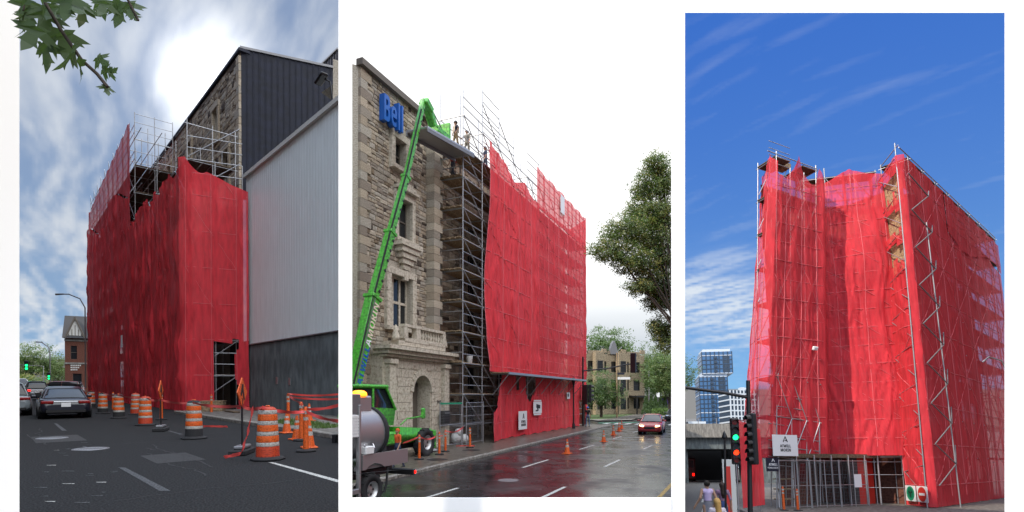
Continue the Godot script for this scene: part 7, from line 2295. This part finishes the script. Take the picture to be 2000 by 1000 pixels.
	var ring := Geo.new()
	ring.lathe([[0.26, 0], [0.36, 0], [0.36, 0.01], [0.26, 0.01], [0.26, 0]], 24, Transform3D(Basis(Vector3.RIGHT, PI / 2), Vector3(0, 0, 0.012)))
	part(r1, "ring", ring, M.sign_green)
	var tri := Geo.new()
	for k in 3: tri.box(Vector3(cos(TAU * k / 3 + 0.5) * 0.1, sin(TAU * k / 3 + 0.5) * 0.1, 0.014), Vector3(0.16, 0.06, 0.01), 0.0, Basis(Vector3.BACK, TAU * k / 3 + 0.5))
	part(r1, "symbol", tri, M.sign_black)
	var r2 := thing("no_entry_sign", "white square sign with a red no entry disc on the pier netting", "sign", E + (C - E).normalized() * 1.66 + Vector3(-0.35, 0.76, 0.05), ey)
	part(r2, "board", q1, M.sign_white)
	var disc := Geo.new()
	disc.lathe([[0.001, 0], [0.36, 0], [0.36, 0.01], [0.001, 0.01]], 24, Transform3D(Basis(Vector3.RIGHT, PI / 2), Vector3(0, 0, 0.012)))
	part(r2, "disc", disc, M.sign_red)
	var br := Geo.new()
	br.box(Vector3(0, 0, 0.028), Vector3(0.5, 0.12, 0.01))
	part(r2, "bar", br, M.sign_white)
	# work light clamped on the tower
	var wl := thing("site_lamp", "small white work lamp clamped on the tower scaffold", "lamp", A + (B - A).normalized() * 2.85 + Vector3(0.05, 8.2, 0.3), ty)
	var wg := Geo.new()
	wg.box(Vector3(0, 0, 0), Vector3(0.3, 0.2, 0.14), 0.03, Basis(Vector3.RIGHT, 0.4))
	part(wl, "head", wg, M.sign_white)
	var wb := Geo.new()
	wb.tube(Vector3(0, -0.05, -0.3), Vector3(0, 0, -0.05), 0.02)
	part(wl, "arm", wb, M.black_metal)
	# traffic light
	var tl := thing("traffic_light", "black traffic light showing green and a red hand by the netting", "traffic light", Vector3(6.72, 0.0, -16.0), 0.0)
	var pg := Geo.new()
	pg.tube(Vector3(-0.12, 0, 0), Vector3(0.06, 4.6, 0), 0.075, 0.06)
	part(tl, "pole", pg, M.black_metal)
	var ag := Geo.new()
	ag.hose([Vector3(0.02, 4.12, 0), Vector3(-0.8, 4.25, 0.1), Vector3(-2.2, 4.42, 0.2)], 0.045)
	part(tl, "arm", ag, M.black_metal)
	signal_head(tl, "signal_head", Vector3(-0.48, 2.86, 0.2), -0.2, [M.lens_red, M.black_metal, M.lamp_green, M.sign_navy, M.lamp_hand, M.lens_red], 0.2)
	signal_head(tl, "signal_head", Vector3(0.0, 2.92, 0.25), -1.35, [M.black_metal, M.black_metal, M.black_metal, M.black_metal, M.black_metal, M.black_metal], 0.22)
	var tp := thing("sign_post", "thin dark post with a capped head between the signal and netting", "post", Vector3(6.45, 0, -17.4), 0.0)
	var tpg := Geo.new()
	tpg.tube(Vector3.ZERO, Vector3(0.1, 3.0, 0), 0.035, 0.035)
	tpg.lathe([[0.05, 3.0], [0.09, 3.05], [0.03, 3.2], [0.001, 3.25]], 8, Transform3D(Basis(), Vector3(0.1, 0, 0)))
	part(tp, "post", tpg, M.black_metal)
	var ws := thing("banner_panel", "narrow white and red banner panel leaning beside the signal", "banner", Vector3(8.0, 0.1, -21.0), -0.15)
	var wsg := Geo.new()
	wsg.box(Vector3(0, 1.25, 0), Vector3(0.45, 2.1, 0.04), 0.01)
	part(ws, "panel", wsg, M.plaster_white)
	slab(ws, "stripe", Vector3(-0.05, 1.2, 0.03), Vector3(0.2, 1.7, 0.02), M.sign_red)
	# netting that hangs out behind the signal
	var nb := thing("debris_netting", "strip of red netting hanging low behind the traffic light", "netting", Vector3.ZERO, 0.0, "red nets under the blue sky")
	cloth(nb, "sheet", [Vector3(9.6, 0, -24.2), Vector3(11.4, 0, -26.2)], func(_u): return 0.4, func(u): return 4.1 - 0.1 * u, M.net, {"fold": 0.2, "seed": 71, "cu": 0.1})
	var nbp := Geo.new()
	nbp.tube(Vector3(9.6, 0, -24.3), Vector3(9.6, 4.2, -24.3), 0.03); nbp.tube(Vector3(11.4, 0, -26.3), Vector3(11.4, 4.2, -26.3), 0.03); nbp.tube(Vector3(9.6, 4.15, -24.3), Vector3(11.4, 4.15, -26.3), 0.03)
	part(nb, "support", nbp, M.galvanised)
	# people
	person("woman in a lavender top and grey skirt walking towards the bridge", Vector3(6.25, 0, -18.3), 0.1, {"top": Color(0.50, 0.40, 0.62), "sleeve": Color(0.36, 0.21, 0.14), "skirt": Color(0.17, 0.17, 0.2), "hem": 0.62, "legs": Color(0.36, 0.21, 0.14), "skin": Color(0.36, 0.21, 0.14), "hair": Color(0.012, 0.008, 0.006), "cell": 0.016, "stride": 0.2, "tall": 1.7, "arm_l": [Vector3(-0.27, 1.16, 0.06), Vector3(-0.38, 0.92, -0.06)]})
	person("woman with long dark hair, patterned top and blue skirt", Vector3(6.95, 0, -18.9), -0.1, {"top": Color(0.22, 0.13, 0.20), "sleeve": Color(0.22, 0.13, 0.20), "skirt": Color(0.035, 0.06, 0.17), "hem": 0.55, "legs": Color(0.36, 0.21, 0.14), "skin": Color(0.36, 0.21, 0.14), "hair": Color(0.02, 0.010, 0.006), "long_hair": true, "cell": 0.016, "stride": 0.14, "tall": 1.63})
	person("child with long blond hair walking behind the two women", Vector3(4.72, 0, -13.2), 0.0, {"top": Color(0.5, 0.45, 0.5), "legs": Color(0.1, 0.1, 0.2), "hair": Color(0.42, 0.24, 0.07), "long_hair": true, "cell": 0.016, "tall": 1.44})
	person("person in black near the underpass", Vector3(17.6, 0, -47.0), 0.3, {"top": Color(0.012, 0.012, 0.012), "cell": 0.035})
	# bridge
	var bg := thing("road_bridge", "grey concrete road bridge with a dark underpass", "bridge", Vector3(20.4, 0, -70.0), -0.06)
	slab(bg, "girder", Vector3(8, 4.9, -6), Vector3(19, 1.5, 12), M.concrete)
	slab(bg, "parapet", Vector3(8, 6.45, 0.1), Vector3(19, 1.6, 0.4), M.concrete_pale)
	slab(bg, "ledge", Vector3(8, 5.62, 0.2), Vector3(19, 0.16, 0.7), M.concrete_pale)
	slab(bg, "abutment", Vector3(13.5, 2.1, -5), Vector3(6.0, 4.2, 9), M.concrete)
	slab(bg, "abutment", Vector3(0.9, 2.1, -6), Vector3(1.0, 4.2, 11), M.concrete)
	slab(bg, "dark_screen", Vector3(5.5, 2.1, -13.0), Vector3(12.0, 4.2, 0.4), M.slate)  # added dark sheet closes the underpass in place of deep shade
	for k in 3: slab(bg, "column", Vector3(8.6, 2.1, -2 - k * 3.6), Vector3(0.7, 4.2, 0.7), M.concrete)
	slab(bg, "deck", Vector3(8, 5.72, -6), Vector3(19, 0.12, 12), M.asphalt)
	for k in 5: slab(bg, "railing_post", Vector3(0.5 + k * 2.2, 7.6, 0.1), Vector3(0.08, 0.7, 0.08), M.galvanised)
	var bus := thing("bus", "dark red bus with a lit tail light in the underpass", "bus", Vector3(25.0, 0, -82.0), -0.28)
	var bb := Geo.new()
	bb.box(Vector3(0, 1.7, 0), Vector3(2.5, 2.9, 9.0), 0.15)
	part(bus, "body", bb, M.car_dark_red)
	slab(bus, "rear_window", Vector3(0, 2.3, 4.52), Vector3(2.0, 0.9, 0.04), M.glass)
	for s in [-1, 1]:
		slab(bus, "tail_light", Vector3(s * 0.95, 0.9, 4.53), Vector3(0.25, 0.35, 0.05), M.lamp_red)
		wheel(bus, Vector3(s * 1.1, 0.5, 2.8), 0.5, 0.3, M.aluminium, s)
	tree("street_tree", "sunny green tree beyond the underpass", Vector3(27.0, 0, -104.0), 2.0, 0.3, [[Vector3(0, 4, 0), Vector3(3.2, 2.6, 3)], [Vector3(4.2, 3.4, 0), Vector3(3.0, 2.4, 3)], [Vector3(-3.2, 3.4, 0), Vector3(2.4, 2.4, 3)]], 7000, 0.2, [M.leaf_green, M.leaf_yellow], 95, "trees under the blue sky")
	var gt := Geo.new()
	rng.seed = 8
	for k in 300:
		var p := Vector3(7.2 + rng.randf() * 0.5, 0.1, -17.0 - rng.randf() * 3.0)
		gt.tri(p, p + Vector3(0.03, 0, 0.02), p + Vector3(rng.randfn() * 0.06, rng.randf_range(0.15, 0.45), rng.randfn() * 0.06))
	tag(part(self, "weeds", gt, M.leaf_green, S), "weeds growing at the foot of the signal pole", "weeds", "", "stuff")
	# unseen block added across the lane to keep skylight off the long face
	var nb2 := thing("shade_block", "tall dark unseen block added across the lane for shade", "building", Vector3(36.0, 0, -36.0), face_yaw(Vector3(36, 0, -36), Vector3(30, 0, 10)))
	var n2g := Geo.new()
	n2g.box(Vector3(23, 17, -5.0), Vector3(46, 42, 9.9), 0.1)
	part(nb2, "wall", n2g, M.brick_red)
	for f in 11:
		for k in 8: window(nb2, 1.5 + k * 5.6, -1.0 + f * 3.4, 2.6, 1.9, 0.02, 2, 1)
	# towers
	var t1 := thing("glass_tower", "tall blue glass tower with an offset upper block", "tower", Vector3(141.0, 0, -420.0), -0.15)
	var sections := [[0.0, 0.0, 20.5, 68.5], [2.6, 70.5, 22.0, 87.0]]
	for s in sections:
		var bk := Geo.new()
		bk.box(Vector3(s[0] + s[2] / 2, (s[1] + s[3]) / 2, -9), Vector3(s[2], s[3] - s[1], 18))
		part(t1, "block", bk, M.tower_glass)
		var n := int((s[3] - s[1]) / 3.4)
		for k in n + 1:
			if s[1] + k * 3.4 > 25: slab(t1, "floor_band", Vector3(s[0] + s[2] / 2, s[1] + k * 3.4, -9), Vector3(s[2] + 0.5, 0.5, 18.5), M.tower_glass_dark if k % 4 else M.tower_white)
		for k in 8:
			slab(t1, "mullion", Vector3(s[0] + s[2] * k / 7.0, (maxf(s[1], 25.0) + s[3]) / 2, 0.15), Vector3(0.5, s[3] - maxf(s[1], 25.0), 0.5), M.tower_glass_dark)
		for k in n:
			if s[1] + k * 3.4 < 25: continue
			slab(t1, "balcony", Vector3(s[0] + s[2] * 0.45, s[1] + 1.6 + k * 3.4, 0.3), Vector3(2.4, 1.6, 0.9), M.tower_glass_dark)
			slab(t1, "window_panel", Vector3(s[0] + s[2] * 0.8, s[1] + 1.8 + k * 3.4, 0.06), Vector3(5.0, 2.2, 0.2), M.tower_glass_dark)
	slab(t1, "recess_floor", Vector3(11, 69.5, -9), Vector3(19, 2.0, 16), M.tower_white)
	slab(t1, "crown", Vector3(13.6, 88.0, -9), Vector3(20, 2.2, 16), M.tower_white)
	var t2 := thing("apartment_tower", "dark apartment tower with a pale window grid behind the bridge", "tower", Vector3(117.0, 0, -300.0), 0.15)
	var b2 := Geo.new()
	b2.box(Vector3(8, 21, -6), Vector3(16, 42, 12))
	part(t2, "block", b2, M.tower_glass_dark)
	for k in 14: slab(t2, "floor_band", Vector3(8, 1.0 + k * 3.0, -6), Vector3(16.4, 0.7, 12.4), M.tower_white)
	for k in 9: slab(t2, "mullion", Vector3(k * 2.0, 21, 0.1), Vector3(0.6, 42, 0.5), M.tower_white)
	for q in [[10.0, 2.4], [13.0, 1.6]]: slab(t2, "roof_plant", Vector3(q[0], 43.0, -5), Vector3(q[1], 2.4, 3), M.tower_white)
	var t3 := thing("pale_building", "low pale building above the bridge parapet at the frame edge", "building", Vector3(60.0, 0, -190.0), 0.0)
	var b3 := Geo.new()
	b3.box(Vector3(2.5, 8, -4), Vector3(6, 17.5, 8))
	part(t3, "wall", b3, M.tower_white)
	for k in 3: slab(t3, "window", Vector3(1.0 + k * 1.6, 14.5, 0.02), Vector3(1.0, 1.6, 0.1), M.glass)
	var la := thing("street_lamp", "curved grey lamp arm at the right frame edge", "street lamp", Vector3(27.6, 0.1, -31.6), 0.0)
	var lg := Geo.new()
	lg.hose([Vector3(0.6, 0, 0), Vector3(0.6, 7.2, 0), Vector3(0.3, 8.0, 0), Vector3(-0.4, 8.2, 0), Vector3(-0.8, 7.9, 0)], 0.045)
	part(la, "pole", lg, M.aluminium)
